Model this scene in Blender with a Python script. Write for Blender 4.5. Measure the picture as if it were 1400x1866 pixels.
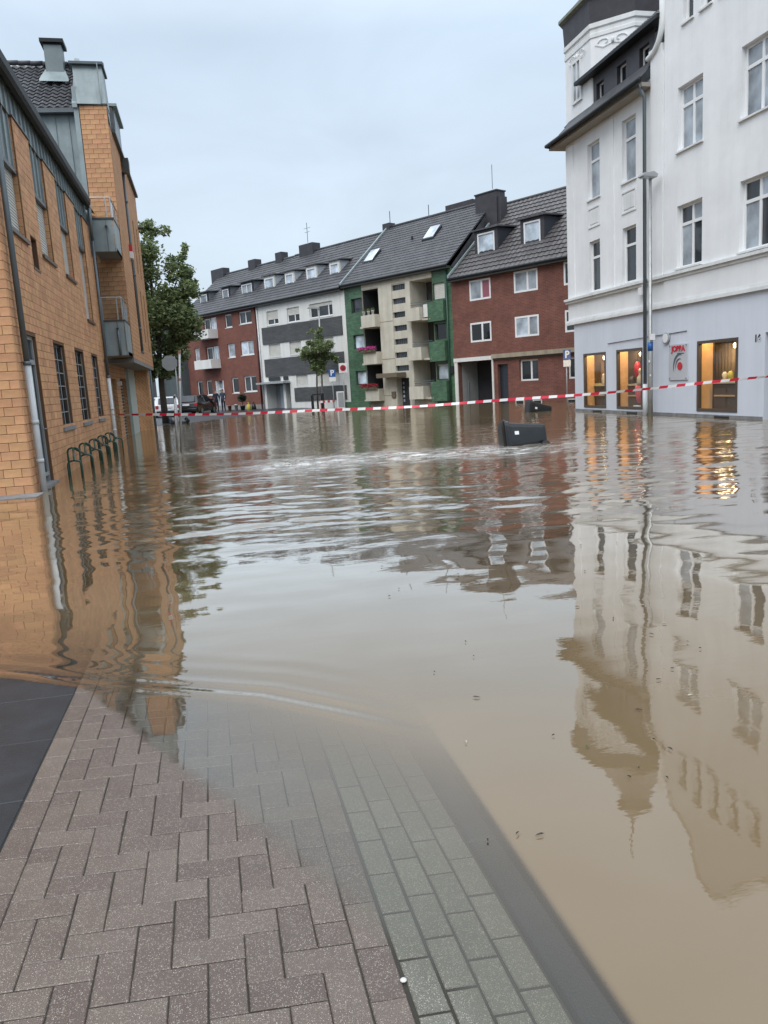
import bpy, bmesh, math, random
import numpy as np
from mathutils import Vector, Matrix

random.seed(7)
rng = np.random.default_rng(11)
sc = bpy.context.scene
for o in list(bpy.data.objects):
    bpy.data.objects.remove(o)
COL = sc.collection
R = math.radians

# ------------------------------------------------------------------ camera
cam_d = bpy.data.cameras.new('camera')
cam = bpy.data.objects.new('camera', cam_d)
COL.objects.link(cam)
cam_d.sensor_fit = 'HORIZONTAL'
cam_d.sensor_width = 36.0
cam_d.lens = 36.0
cam_d.clip_start = 0.05
cam_d.clip_end = 3000
rt = Vector((0.97292698, -0.22362806, -0.0583402)).normalized()
fw = Vector((0.21137137, 0.96308765, -0.16668629)).normalized()
up = rt.cross(fw).normalized()
rt = fw.cross(up).normalized()
cam.matrix_world = Matrix(((rt.x, up.x, -fw.x, 0.0), (rt.y, up.y, -fw.y, 0.0), (rt.z, up.z, -fw.z, 1.6), (0, 0, 0, 1)))
sc.camera = cam

# ------------------------------------------------------------------ world: overcast sky
SUN_EL, SUN_AZ = R(48), R(216)          # azimuth measured from +Y towards +X
w = bpy.data.worlds.new('World')
sc.world = w
w.use_nodes = True
nt = w.node_tree
nt.nodes.clear()
out = nt.nodes.new('ShaderNodeOutputWorld')
bg = nt.nodes.new('ShaderNodeBackground')
sky = nt.nodes.new('ShaderNodeTexSky')
sky.sky_type = 'NISHITA'
sky.sun_disc = False
sky.sun_elevation = SUN_EL
sky.sun_rotation = SUN_AZ
sky.air_density = 1.0
sky.dust_density = 3.0
tc = nt.nodes.new('ShaderNodeTexCoord')
sep = nt.nodes.new('ShaderNodeSeparateXYZ')
nt.links.new(tc.outputs['Generated'], sep.inputs[0])
ramp = nt.nodes.new('ShaderNodeValToRGB')      # overcast: zenith about 2.5 times the horizon
e = ramp.color_ramp.elements
e[0].position = 0.0
e[0].color = (0.64, 0.735, 0.815, 1)
e[1].position = 1.0
e[1].color = (1.75, 1.85, 1.98, 1)
x = e.new(0.38)
x.color = (0.585, 0.705, 0.835, 1)
x = e.new(0.60)
x.color = (1.18, 1.29, 1.42, 1)
nt.links.new(sep.outputs['Z'], ramp.inputs[0])
mp = nt.nodes.new('ShaderNodeMapping')
mp.inputs['Scale'].default_value = (1.6, 1.6, 4.2)
nt.links.new(tc.outputs['Generated'], mp.inputs[0])
no = nt.nodes.new('ShaderNodeTexNoise')
no.inputs['Scale'].default_value = 1.7
no.inputs['Detail'].default_value = 5
no.inputs['Roughness'].default_value = 0.5
no.inputs['Distortion'].default_value = 0.4
nt.links.new(mp.outputs[0], no.inputs['Vector'])
mr = nt.nodes.new('ShaderNodeMapRange')
mr.inputs['From Min'].default_value = 0.3
mr.inputs['From Max'].default_value = 0.7
mr.inputs['To Min'].default_value = 0.89
mr.inputs['To Max'].default_value = 1.09
nt.links.new(no.outputs[0], mr.inputs[0])
mul = nt.nodes.new('ShaderNodeVectorMath')
mul.operation = 'SCALE'
nt.links.new(ramp.outputs[0], mul.inputs[0])
nt.links.new(mr.outputs[0], mul.inputs['Scale'])
sc10 = nt.nodes.new('ShaderNodeVectorMath')
sc10.operation = 'SCALE'
sc10.inputs['Scale'].default_value = 10.0
nt.links.new(mul.outputs[0], sc10.inputs[0])
mix = nt.nodes.new('ShaderNodeMix')
mix.data_type = 'RGBA'
mix.inputs['Factor'].default_value = 0.88
nt.links.new(sky.outputs[0], mix.inputs[6])
nt.links.new(sc10.outputs[0], mix.inputs[7])
nt.links.new(mix.outputs[2], bg.inputs[0])
bg.inputs[1].default_value = 0.1
nt.links.new(bg.outputs[0], out.inputs[0])

sun_d = bpy.data.lights.new('sun', 'SUN')
sun_d.energy = 1.2
sun_d.angle = R(35)
sun_d.color = (1.0, 0.97, 0.93)
sun = bpy.data.objects.new('sun', sun_d)
COL.objects.link(sun)
sv = Vector((math.sin(SUN_AZ) * math.cos(SUN_EL), math.cos(SUN_AZ) * math.cos(SUN_EL), math.sin(SUN_EL)))
sun.rotation_euler = sv.to_track_quat('Z', 'Y').to_euler()
sc.view_settings.view_transform = 'Standard'
sc.view_settings.look = 'None'
sc.view_settings.exposure = 0.30
sc.view_settings.gamma = 1.0
sc.view_settings.use_curve_mapping = False
sc.cycles.max_bounces = 6
sc.cycles.transparent_max_bounces = 8
sc.cycles.caustics_reflective = False
sc.cycles.caustics_refractive = False

# ------------------------------------------------------------------ materials
MATS = {}


def node(nt, t, **kw):
    n = nt.nodes.new(t)
    for k, v in kw.items():
        setattr(n, k, v)
    return n


def mat(name, col, rough=0.6, metal=0.0, var=0.12, scale=3.0, bump=0.0, bscale=40.0, spec=0.5, tone=False, coord='Object', stain=0.0):
    if name in MATS:
        return MATS[name]
    m = bpy.data.materials.new(name)
    m.use_nodes = True
    nt = m.node_tree
    b = nt.nodes['Principled BSDF']
    b.inputs['Roughness'].default_value = rough
    b.inputs['Metallic'].default_value = metal
    b.inputs['Specular IOR Level'].default_value = spec
    t = node(nt, 'ShaderNodeTexCoord')
    n1 = node(nt, 'ShaderNodeTexNoise')
    n1.inputs['Scale'].default_value = scale
    n1.inputs['Detail'].default_value = 6
    n1.inputs['Roughness'].default_value = 0.65
    nt.links.new(t.outputs[coord], n1.inputs['Vector'])
    hsv = node(nt, 'ShaderNodeHueSaturation')
    hsv.inputs['Color'].default_value = (*col, 1)
    r = node(nt, 'ShaderNodeMapRange')
    r.inputs['From Min'].default_value = 0.25
    r.inputs['From Max'].default_value = 0.75
    r.inputs['To Min'].default_value = 1 - var
    r.inputs['To Max'].default_value = 1 + var
    nt.links.new(n1.outputs[0], r.inputs[0])
    val = r.outputs[0]
    if tone:
        at = node(nt, 'ShaderNodeAttribute', attribute_name='tone')
        oi = node(nt, 'ShaderNodeObjectInfo')
        ad = node(nt, 'ShaderNodeMath', operation='ADD')
        nt.links.new(at.outputs['Fac'], ad.inputs[0])
        nt.links.new(oi.outputs['Random'], ad.inputs[1])
        fr = node(nt, 'ShaderNodeMath', operation='FRACT')
        nt.links.new(ad.outputs[0], fr.inputs[0])
        r2 = node(nt, 'ShaderNodeMapRange')
        r2.inputs['To Min'].default_value = 1 - tone
        r2.inputs['To Max'].default_value = 1 + tone
        nt.links.new(fr.outputs[0], r2.inputs[0])
        mu = node(nt, 'ShaderNodeMath', operation='MULTIPLY')
        nt.links.new(val, mu.inputs[0])
        nt.links.new(r2.outputs[0], mu.inputs[1])
        val = mu.outputs[0]
        r3 = node(nt, 'ShaderNodeMapRange')
        r3.inputs['To Min'].default_value = 0.494
        r3.inputs['To Max'].default_value = 0.506
        m7 = node(nt, 'ShaderNodeMath', operation='MULTIPLY')
        m7.inputs[1].default_value = 7.13
        nt.links.new(fr.outputs[0], m7.inputs[0])
        f7 = node(nt, 'ShaderNodeMath', operation='FRACT')
        nt.links.new(m7.outputs[0], f7.inputs[0])
        nt.links.new(f7.outputs[0], r3.inputs[0])
        nt.links.new(r3.outputs[0], hsv.inputs['Hue'])
    if stain:
        mp = node(nt, 'ShaderNodeMapping')
        mp.inputs['Scale'].default_value = (2.2, 2.2, 0.16)
        nt.links.new(t.outputs['Object'], mp.inputs[0])
        n3 = node(nt, 'ShaderNodeTexNoise')
        n3.inputs['Scale'].default_value = 1.2
        n3.inputs['Detail'].default_value = 7
        n3.inputs['Roughness'].default_value = 0.7
        nt.links.new(mp.outputs[0], n3.inputs['Vector'])
        r4 = node(nt, 'ShaderNodeMapRange')
        r4.inputs['From Min'].default_value = 0.42
        r4.inputs['From Max'].default_value = 0.75
        r4.inputs['To Min'].default_value = 1.0
        r4.inputs['To Max'].default_value = 1.0 - stain
        nt.links.new(n3.outputs[0], r4.inputs[0])
        mu = node(nt, 'ShaderNodeMath', operation='MULTIPLY')
        nt.links.new(val, mu.inputs[0])
        nt.links.new(r4.outputs[0], mu.inputs[1])
        val = mu.outputs[0]
    nt.links.new(val, hsv.inputs['Value'])
    nt.links.new(hsv.outputs[0], b.inputs['Base Color'])
    if bump:
        n2 = node(nt, 'ShaderNodeTexNoise')
        n2.inputs['Scale'].default_value = bscale
        n2.inputs['Detail'].default_value = 4
        nt.links.new(t.outputs[coord], n2.inputs['Vector'])
        bp = node(nt, 'ShaderNodeBump')
        bp.inputs['Strength'].default_value = bump
        bp.inputs['Distance'].default_value = 0.01
        nt.links.new(n2.outputs[0], bp.inputs['Height'])
        nt.links.new(bp.outputs[0], b.inputs['Normal'])
    MATS[name] = m
    return m


def brick_mat(name, c1, c2, mortar, bw, bh, ms=0.012, rough=0.75, stagger=0.5, var=0.25):
    m = bpy.data.materials.new(name)
    m.use_nodes = True
    nt = m.node_tree
    b = nt.nodes['Principled BSDF']
    b.inputs['Roughness'].default_value = rough
    b.inputs['Specular IOR Level'].default_value = 0.3
    t = node(nt, 'ShaderNodeTexCoord')
    br = node(nt, 'ShaderNodeTexBrick')
    br.offset = stagger
    br.inputs['Color1'].default_value = (*c1, 1)
    br.inputs['Color2'].default_value = (*c2, 1)
    br.inputs['Mortar'].default_value = (*mortar, 1)
    br.inputs['Scale'].default_value = 1.0
    br.inputs['Mortar Size'].default_value = ms
    br.inputs['Mortar Smooth'].default_value = 0.2
    br.inputs['Brick Width'].default_value = bw
    br.inputs['Row Height'].default_value = bh
    nt.links.new(t.outputs['UV'], br.inputs['Vector'])
    n1 = node(nt, 'ShaderNodeTexNoise')
    n1.inputs['Scale'].default_value = 0.9
    n1.inputs['Detail'].default_value = 8
    n1.inputs['Roughness'].default_value = 0.7
    nt.links.new(t.outputs['UV'], n1.inputs['Vector'])
    r = node(nt, 'ShaderNodeMapRange')
    r.inputs['From Min'].default_value = 0.3
    r.inputs['From Max'].default_value = 0.7
    r.inputs['To Min'].default_value = 1 - var
    r.inputs['To Max'].default_value = 1 + var
    nt.links.new(n1.outputs[0], r.inputs[0])
    hsv = node(nt, 'ShaderNodeHueSaturation')
    nt.links.new(br.outputs[0], hsv.inputs['Color'])
    nt.links.new(r.outputs[0], hsv.inputs['Value'])
    nt.links.new(hsv.outputs[0], b.inputs['Base Color'])
    bp = node(nt, 'ShaderNodeBump', invert=True)
    bp.inputs['Strength'].default_value = 0.5
    bp.inputs['Distance'].default_value = 0.008
    nt.links.new(br.outputs['Fac'], bp.inputs['Height'])
    nt.links.new(bp.outputs[0], b.inputs['Normal'])
    MATS[name] = m
    return m


def glass_mat(name, col, rough=0.04):
    m = bpy.data.materials.new(name)
    m.use_nodes = True
    nt = m.node_tree
    b = nt.nodes['Principled BSDF']
    t = node(nt, 'ShaderNodeTexCoord')
    n1 = node(nt, 'ShaderNodeTexNoise')
    n1.inputs['Scale'].default_value = 1.3
    n1.inputs['Detail'].default_value = 3
    nt.links.new(t.outputs['Object'], n1.inputs['Vector'])
    r = node(nt, 'ShaderNodeMapRange')
    r.inputs['From Min'].default_value = 0.3
    r.inputs['From Max'].default_value = 0.7
    r.inputs['To Min'].default_value = 0.5
    r.inputs['To Max'].default_value = 1.5
    nt.links.new(n1.outputs[0], r.inputs[0])
    h = node(nt, 'ShaderNodeHueSaturation')
    h.inputs['Color'].default_value = (*col, 1)
    nt.links.new(r.outputs[0], h.inputs['Value'])
    nt.links.new(h.outputs[0], b.inputs['Base Color'])
    b.inputs['Roughness'].default_value = rough
    b.inputs['IOR'].default_value = 1.5
    bp = node(nt, 'ShaderNodeBump')
    bp.inputs['Strength'].default_value = 0.03
    nt.links.new(n1.outputs[0], bp.inputs['Height'])
    nt.links.new(bp.outputs[0], b.inputs['Normal'])
    MATS[name] = m
    return m


def clear_glass(name):
    m = bpy.data.materials.new(name)
    m.use_nodes = True
    nt = m.node_tree
    nt.nodes.clear()
    o = node(nt, 'ShaderNodeOutputMaterial')
    tr = node(nt, 'ShaderNodeBsdfTransparent')
    tr.inputs[0].default_value = (0.93, 0.95, 0.95, 1)
    gl = node(nt, 'ShaderNodeBsdfGlossy')
    gl.inputs['Roughness'].default_value = 0.02
    lw = node(nt, 'ShaderNodeLayerWeight')
    lw.inputs[0].default_value = 0.5
    pw = node(nt, 'ShaderNodeMath', operation='POWER')
    pw.inputs[1].default_value = 5.0
    nt.links.new(lw.outputs['Facing'], pw.inputs[0])
    fr = node(nt, 'ShaderNodeMath', operation='MULTIPLY_ADD')
    fr.inputs[1].default_value = 0.95
    fr.inputs[2].default_value = 0.045
    nt.links.new(pw.outputs[0], fr.inputs[0])
    mx = node(nt, 'ShaderNodeMixShader')
    nt.links.new(fr.outputs[0], mx.inputs[0])
    nt.links.new(tr.outputs[0], mx.inputs[1])
    nt.links.new(gl.outputs[0], mx.inputs[2])
    nt.links.new(mx.outputs[0], o.inputs[0])
    MATS[name] = m
    return m


def emit(name, col, s):
    m = bpy.data.materials.new(name)
    m.use_nodes = True
    b = m.node_tree.nodes['Principled BSDF']
    b.inputs['Base Color'].default_value = (*col, 1)
    b.inputs['Emission Color'].default_value = (*col, 1)
    b.inputs['Emission Strength'].default_value = s
    MATS[name] = m
    return m


M_ORBRICK = mat('orange_brick', (0.55, 0.302, 0.160), 0.7, var=0.28, scale=2.2, tone=0.10, bump=0.25, bscale=60, spec=0.3)
M_MORTAR = mat('dark_mortar', (0.13, 0.075, 0.042), 0.9)
M_ORBRICKT = brick_mat('orange_brick_far', (0.53, 0.295, 0.15), (0.47, 0.25, 0.125), (0.30, 0.16, 0.085), 0.31, 0.155, 0.012, 0.75, 0.5, 0.14)
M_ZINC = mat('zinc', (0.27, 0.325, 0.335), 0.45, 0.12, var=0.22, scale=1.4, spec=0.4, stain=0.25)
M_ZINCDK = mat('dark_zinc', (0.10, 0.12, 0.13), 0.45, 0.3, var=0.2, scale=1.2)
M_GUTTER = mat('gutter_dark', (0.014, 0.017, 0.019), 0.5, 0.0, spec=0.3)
M_PIPEG = mat('pipe_grey', (0.12, 0.145, 0.16), 0.4, 0.3)
M_PIPEW = mat('pipe_white', (0.62, 0.66, 0.68), 0.4, 0.0, var=0.1, stain=0.3)
M_ROLL = mat('roller_slat', (0.55, 0.56, 0.53), 0.5)
M_ROLLC = mat('roller_cream', (0.56, 0.55, 0.50), 0.5)
M_FRAMEDK = mat('frame_dark', (0.05, 0.05, 0.048), 0.4)
M_FRAMEBR = mat('frame_brown', (0.075, 0.055, 0.04), 0.4)
M_FRAMEGR = mat('frame_grey', (0.33, 0.35, 0.36), 0.4)
M_FRAMEW = mat('frame_white', (0.80, 0.81, 0.82), 0.4, var=0.05)
M_GLASS = glass_mat('window_glass', (0.035, 0.042, 0.05))
M_GLASSC = glass_mat('window_glass_curtain', (0.32, 0.36, 0.40), 0.08)
M_GLASSDK = glass_mat('window_glass_black', (0.010, 0.012, 0.014))
M_GLASSB = glass_mat('window_glass_pale', (0.52, 0.60, 0.68), 0.06)
M_CLEAR = clear_glass('clear_glass')
M_TILE = mat('roof_tile', (0.072, 0.074, 0.082), 0.5, var=0.4, scale=1.6, tone=0.14, stain=0.25, bump=0.2, bscale=30, spec=0.35)
M_TILE2 = mat('roof_tile_brown', (0.085, 0.080, 0.082), 0.42, var=0.35, scale=1.6, tone=0.14, spec=0.4)
M_SLATE = mat('slate', (0.050, 0.048, 0.055), 0.5, var=0.25, scale=3, spec=0.35, bump=0.3, bscale=25)
M_PLAST = mat('white_plaster', (0.81, 0.825, 0.835), 0.8, var=0.09, scale=0.6, bump=0.2, bscale=50, spec=0.2, stain=0.07)
M_PLASTB = mat('shop_plaster', (0.665, 0.71, 0.785), 0.8, var=0.04, scale=0.8, bump=0.15, bscale=50, spec=0.2, stain=0.08)
M_TRIM = mat('trim_plaster', (0.74, 0.76, 0.76), 0.75, var=0.05, scale=1.5, spec=0.2, stain=0.18)
M_STONE = mat('plinth_stone', (0.22, 0.225, 0.23), 0.7, var=0.45, scale=2.5, bump=0.3, bscale=20, stain=0.35)
M_REDBRICK = brick_mat('red_brick', (0.205, 0.078, 0.058), (0.155, 0.056, 0.045), (0.19, 0.12, 0.098), 0.24, 0.078, 0.010, 0.8, 0.5, 0.28)
M_REDBRICK2 = brick_mat('red_brick_far', (0.22, 0.075, 0.055), (0.165, 0.055, 0.044), (0.20, 0.13, 0.10), 0.24, 0.078, 0.010, 0.8, 0.5, 0.22)
M_GREEN = brick_mat('green_tile', (0.085, 0.180, 0.100), (0.050, 0.115, 0.068), (0.09, 0.125, 0.09), 0.26, 0.085, 0.008, 0.35, 0.5, 0.35)
M_GREYCLAD = brick_mat('grey_clad', (0.098, 0.102, 0.104), (0.078, 0.080, 0.084), (0.045, 0.045, 0.045), 0.6, 0.10, 0.008, 0.7, 0.5, 0.2)
M_CONC = mat('cream_concrete', (0.58, 0.55, 0.465), 0.85, var=0.12, scale=1.5, bump=0.2, bscale=30, stain=0.25)
M_WPAINT = mat('white_paint', (0.74, 0.74, 0.71), 0.7, var=0.06, scale=1.2, stain=0.15)
M_BROWN = mat('brown_board', (0.15, 0.12, 0.085), 0.7)
M_BLACK = mat('black_plastic', (0.010, 0.012, 0.014), 0.30, var=0.35, scale=5, spec=0.5)
M_DARKIN = mat('dark_interior', (0.035, 0.037, 0.042), 0.9)
M_DKBLUE = mat('door_navy', (0.020, 0.026, 0.038), 0.4)
M_STEEL = mat('galvanised', (0.36, 0.37, 0.37), 0.4, 0.5, var=0.2)
M_PAINTGR = mat('green_tube', (0.018, 0.070, 0.052), 0.3, 0.1)
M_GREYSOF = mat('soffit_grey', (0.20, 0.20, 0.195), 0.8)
M_WOOD = mat('warm_wood', (0.60, 0.34, 0.14), 0.55, var=0.15, scale=2)
M_BLUE = mat('sign_blue', (0.015, 0.10, 0.34), 0.4, var=0.05)
M_SIGNW = mat('sign_white', (0.78, 0.79, 0.80), 0.4, var=0.03)
M_RED = mat('sign_red', (0.52, 0.02, 0.035), 0.45, var=0.06)
M_SILVER = mat('silver_plate', (0.55, 0.57, 0.60), 0.35, 0.2, var=0.05)
M_TAPEW = mat('tape_white', (0.78, 0.78, 0.79), 0.35, var=0.04)
M_TAPER = mat('tape_red', (0.62, 0.015, 0.05), 0.35, var=0.06)
M_SKIN = mat('skin', (0.48, 0.30, 0.22), 0.6)
M_NAVY = mat('navy_cloth', (0.014, 0.018, 0.036), 0.85)
M_NAVY2 = mat('slate_cloth', (0.035, 0.045, 0.075), 0.85)
M_HAIR = mat('dark_hair', (0.03, 0.022, 0.016), 0.6)
M_BARK = mat('bark', (0.075, 0.062, 0.05), 0.9, var=0.3, scale=9, bump=0.5)
M_CARBLK = mat('car_black', (0.010, 0.011, 0.013), 0.15, 0.0, var=0.05, spec=0.6)
M_CARWHT = mat('car_white', (0.62, 0.64, 0.66), 0.25, 0.0, var=0.05)
M_TYRE = mat('tyre', (0.02, 0.02, 0.02), 0.8)
M_YEL = mat('yellow_sack', (0.50, 0.42, 0.07), 0.7)
M_PINK = mat('pink_flower', (0.55, 0.06, 0.30), 0.6, var=0.4, scale=14)
M_CRIM = mat('crimson_flower', (0.32, 0.015, 0.04), 0.6, var=0.4, scale=14)
M_TAIL = mat('tail_light', (0.45, 0.01, 0.03), 0.2)
M_TERR = mat('terracotta', (0.32, 0.15, 0.09), 0.8)


# ------------------------------------------------------------------ mesh helpers
class MB:
    def __init__(s):
        s.v = []
        s.f = []
        s.uv = []
        s.t = []
        s.mi = []
        s.smooth = False

    def add(s, pts, faces, uvs=None, tone=0.0, mi=0):
        b = len(s.v)
        s.v += [tuple(p) for p in pts]
        s.uv += uvs if uvs else [(p[0] + p[1], p[2]) for p in pts]
        for f in faces:
            s.f.append(tuple(b + i for i in f))
            s.t.append(tone)
            s.mi.append(mi)

    def quad(s, a, b, c, d, tone=0.0, uvs=None, mi=0):
        s.add([a, b, c, d], [(0, 1, 2, 3)], uvs, tone, mi)

    def box(s, x0, x1, y0, y1, z0, z1, tone=0.0, mi=0):
        p = [(x0, y0, z0), (x1, y0, z0), (x1, y1, z0), (x0, y1, z0), (x0, y0, z1), (x1, y0, z1), (x1, y1, z1), (x0, y1, z1)]
        s.add(p, [(0, 3, 2, 1), (4, 5, 6, 7), (0, 1, 5, 4), (1, 2, 6, 5), (2, 3, 7, 6), (3, 0, 4, 7)], None, tone, mi)

    def tube(s, pts, r, n=8, mi=0, cap=True):
        """swept tube; r number or list"""
        P = [Vector(p) for p in pts]
        rr = r if isinstance(r, (list, tuple)) else [r] * len(P)
        rings = []
        ref = None
        for i, p in enumerate(P):
            if i == 0:
                d = P[1] - P[0]
            elif i == len(P) - 1:
                d = P[-1] - P[-2]
            else:
                d = (P[i + 1] - P[i]).normalized() + (P[i] - P[i - 1]).normalized()
            d.normalize()
            if ref is None:
                ref = Vector((0, 0, 1)) if abs(d.z) < 0.9 else Vector((1, 0, 0))
            a = d.cross(ref)
            if a.length < 1e-4:
                a = d.cross(Vector((0, 1, 0)))
            a.normalize()
            b = d.cross(a).normalized()
            ref = -b if False else ref
            rings.append([p + (a * math.cos(2 * math.pi * k / n) + b * math.sin(2 * math.pi * k / n)) * rr[i] for k in range(n)])
        pts2 = [q for ring in rings for q in ring]
        faces = []
        for i in range(len(P) - 1):
            for k in range(n):
                faces.append((i * n + k, i * n + (k + 1) % n, (i + 1) * n + (k + 1) % n, (i + 1) * n + k))
        if cap:
            faces.append(tuple(range(n)))
            faces.append(tuple((len(P) - 1) * n + k for k in range(n)))
        s.add(pts2, faces, None, 0.0, mi)

    def lathe(s, prof, c=(0, 0, 0), n=12, axis='z', mi=0):
        pts = []
        for r, h in prof:
            for k in range(n):
                a = 2 * math.pi * k / n
                if axis == 'z':
                    pts.append((c[0] + r * math.cos(a), c[1] + r * math.sin(a), c[2] + h))
                elif axis == 'x':
                    pts.append((c[0] + h, c[1] + r * math.cos(a), c[2] + r * math.sin(a)))
                else:
                    pts.append((c[0] + r * math.cos(a), c[1] + h, c[2] + r * math.sin(a)))
        faces = []
        for i in range(len(prof) - 1):
            for k in range(n):
                faces.append((i * n + k, i * n + (k + 1) % n, (i + 1) * n + (k + 1) % n, (i + 1) * n + k))
        faces.append(tuple(range(n)))
        faces.append(tuple((len(prof) - 1) * n + k for k in range(n)))
        s.add(pts, faces, None, 0.0, mi)

    def prism(s, poly, ex, mi=0):
        """poly: list of 3d points, ex: extrusion vector"""
        n = len(poly)
        ex = Vector(ex)
        pts = [Vector(p) for p in poly] + [Vector(p) + ex for p in poly]
        faces = [tuple(range(n)), tuple(range(2 * n - 1, n - 1, -1))]
        for i in range(n):
            j = (i + 1) % n
            faces.append((i, j, n + j, n + i))
        s.add([tuple(p) for p in pts], faces, None, 0.0, mi)

    def build(s, name, m, parent=None, smooth=False, bevel=0.0, recalc=True):
        off = Vector((0, 0, 0))
        q = parent
        while q is not None:
            off += Vector(q.location)
            q = q.parent
        me = bpy.data.meshes.new(name)
        v = [(a - off.x, b - off.y, c - off.z) for a, b, c in s.v]
        me.from_pydata(v, [], s.f)
        ms = m if isinstance(m, (list, tuple)) else [m]
        for k in ms:
            me.materials.append(k)
        uvl = me.uv_layers.new(name='UVMap')
        li = np.zeros(len(me.loops), dtype=np.int32)
        me.loops.foreach_get('vertex_index', li)
        uva = np.array(s.uv, dtype=np.float32)[li]
        uvl.data.foreach_set('uv', uva.ravel())
        if any(s.t):
            at = me.attributes.new('tone', 'FLOAT', 'FACE')
            at.data.foreach_set('value', np.array(s.t, dtype=np.float32))
        if len(ms) > 1:
            me.polygons.foreach_set('material_index', np.array(s.mi, dtype=np.int32))
        if recalc and len(s.f) < 60000:
            bm = bmesh.new()
            bm.from_mesh(me)
            bmesh.ops.recalc_face_normals(bm, faces=bm.faces)
            bm.to_mesh(me)
            bm.free()
        if smooth:
            me.polygons.foreach_set('use_smooth', [True] * len(me.polygons))
        me.update()
        o = bpy.data.objects.new(name, me)
        COL.objects.link(o)
        o.parent = parent
        if bevel:
            md = o.modifiers.new('bevel', 'BEVEL')
            md.width = bevel
            md.segments = 2
            md.limit_method = 'ANGLE'
        return o


def thing(name, loc, label, cat, group=None):
    o = bpy.data.objects.new(name, None)
    o.empty_display_size = 0.2
    COL.objects.link(o)
    o.location = loc
    tag(o, label, cat, group)
    return o


def tag(o, label=None, cat=None, group=None, kind=None):
    if label:
        o['label'] = label
    if cat:
        o['category'] = cat
    if group:
        o['group'] = group
    if kind:
        o['kind'] = kind
    return o


class Fac:
    """vertical facade frame: u along, o outward, z up"""

    def __init__(s, P, D, N):
        s.P = Vector((P[0], P[1]))
        s.D = Vector(D).normalized()
        s.N = Vector(N).normalized()

    def pt(s, u, o, z):
        q = s.P + s.D * u + s.N * o
        return (q.x, q.y, z)

    def box(s, mb, u0, u1, o0, o1, z0, z1, tone=0.0, mi=0):
        L = [(u0, o0, z0), (u1, o0, z0), (u1, o1, z0), (u0, o1, z0), (u0, o0, z1), (u1, o0, z1), (u1, o1, z1), (u0, o1, z1)]
        mb.add([s.pt(*p) for p in L], [(0, 3, 2, 1), (4, 5, 6, 7), (0, 1, 5, 4), (1, 2, 6, 5), (2, 3, 7, 6), (3, 0, 4, 7)],
               [(p[0] + p[1], p[2] + p[1]) for p in L], tone, mi)

    def q(s, mb, L, tone=0.0, mi=0):
        mb.add([s.pt(*p) for p in L], [tuple(range(len(L)))], [(p[0] + p[1], p[2] + 0.5 * p[1]) for p in L], tone, mi)

    def wall(s, mb, u0, u1, z0, z1, holes=(), o=0.0, depth=0.16, mi=0):
        us = sorted({u0, u1, *[min(max(h[k], u0), u1) for h in holes for k in (0, 1)]})
        zs = sorted({z0, z1, *[min(max(h[k], z0), z1) for h in holes for k in (2, 3)]})
        for i in range(len(us) - 1):
            for j in range(len(zs) - 1):
                cu, cz = (us[i] + us[i + 1]) / 2, (zs[j] + zs[j + 1]) / 2
                if any(h[0] < cu < h[1] and h[2] < cz < h[3] for h in holes):
                    continue
                s.q(mb, [(us[i], o, zs[j]), (us[i + 1], o, zs[j]), (us[i + 1], o, zs[j + 1]), (us[i], o, zs[j + 1])], 0, mi)
        for h in holes:
            dd = h[4] if len(h) > 4 else depth
            a, b, c, d = max(h[0], u0), min(h[1], u1), max(h[2], z0), min(h[3], z1)
            s.q(mb, [(a, o, c), (a, o - dd, c), (a, o - dd, d), (a, o, d)], 0, mi)
            s.q(mb, [(b, o, c), (b, o - dd, c), (b, o - dd, d), (b, o, d)], 0, mi)
            s.q(mb, [(a, o, d), (b, o, d), (b, o - dd, d), (a, o - dd, d)], 0, mi)
            s.q(mb, [(a, o, c), (b, o, c), (b, o - dd, c), (a, o - dd, c)], 0, mi)


def part(name, fn, m, parent, **kw):
    mb = MB()
    fn(mb)
    return mb.build(name, m, parent, **kw)


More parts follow.
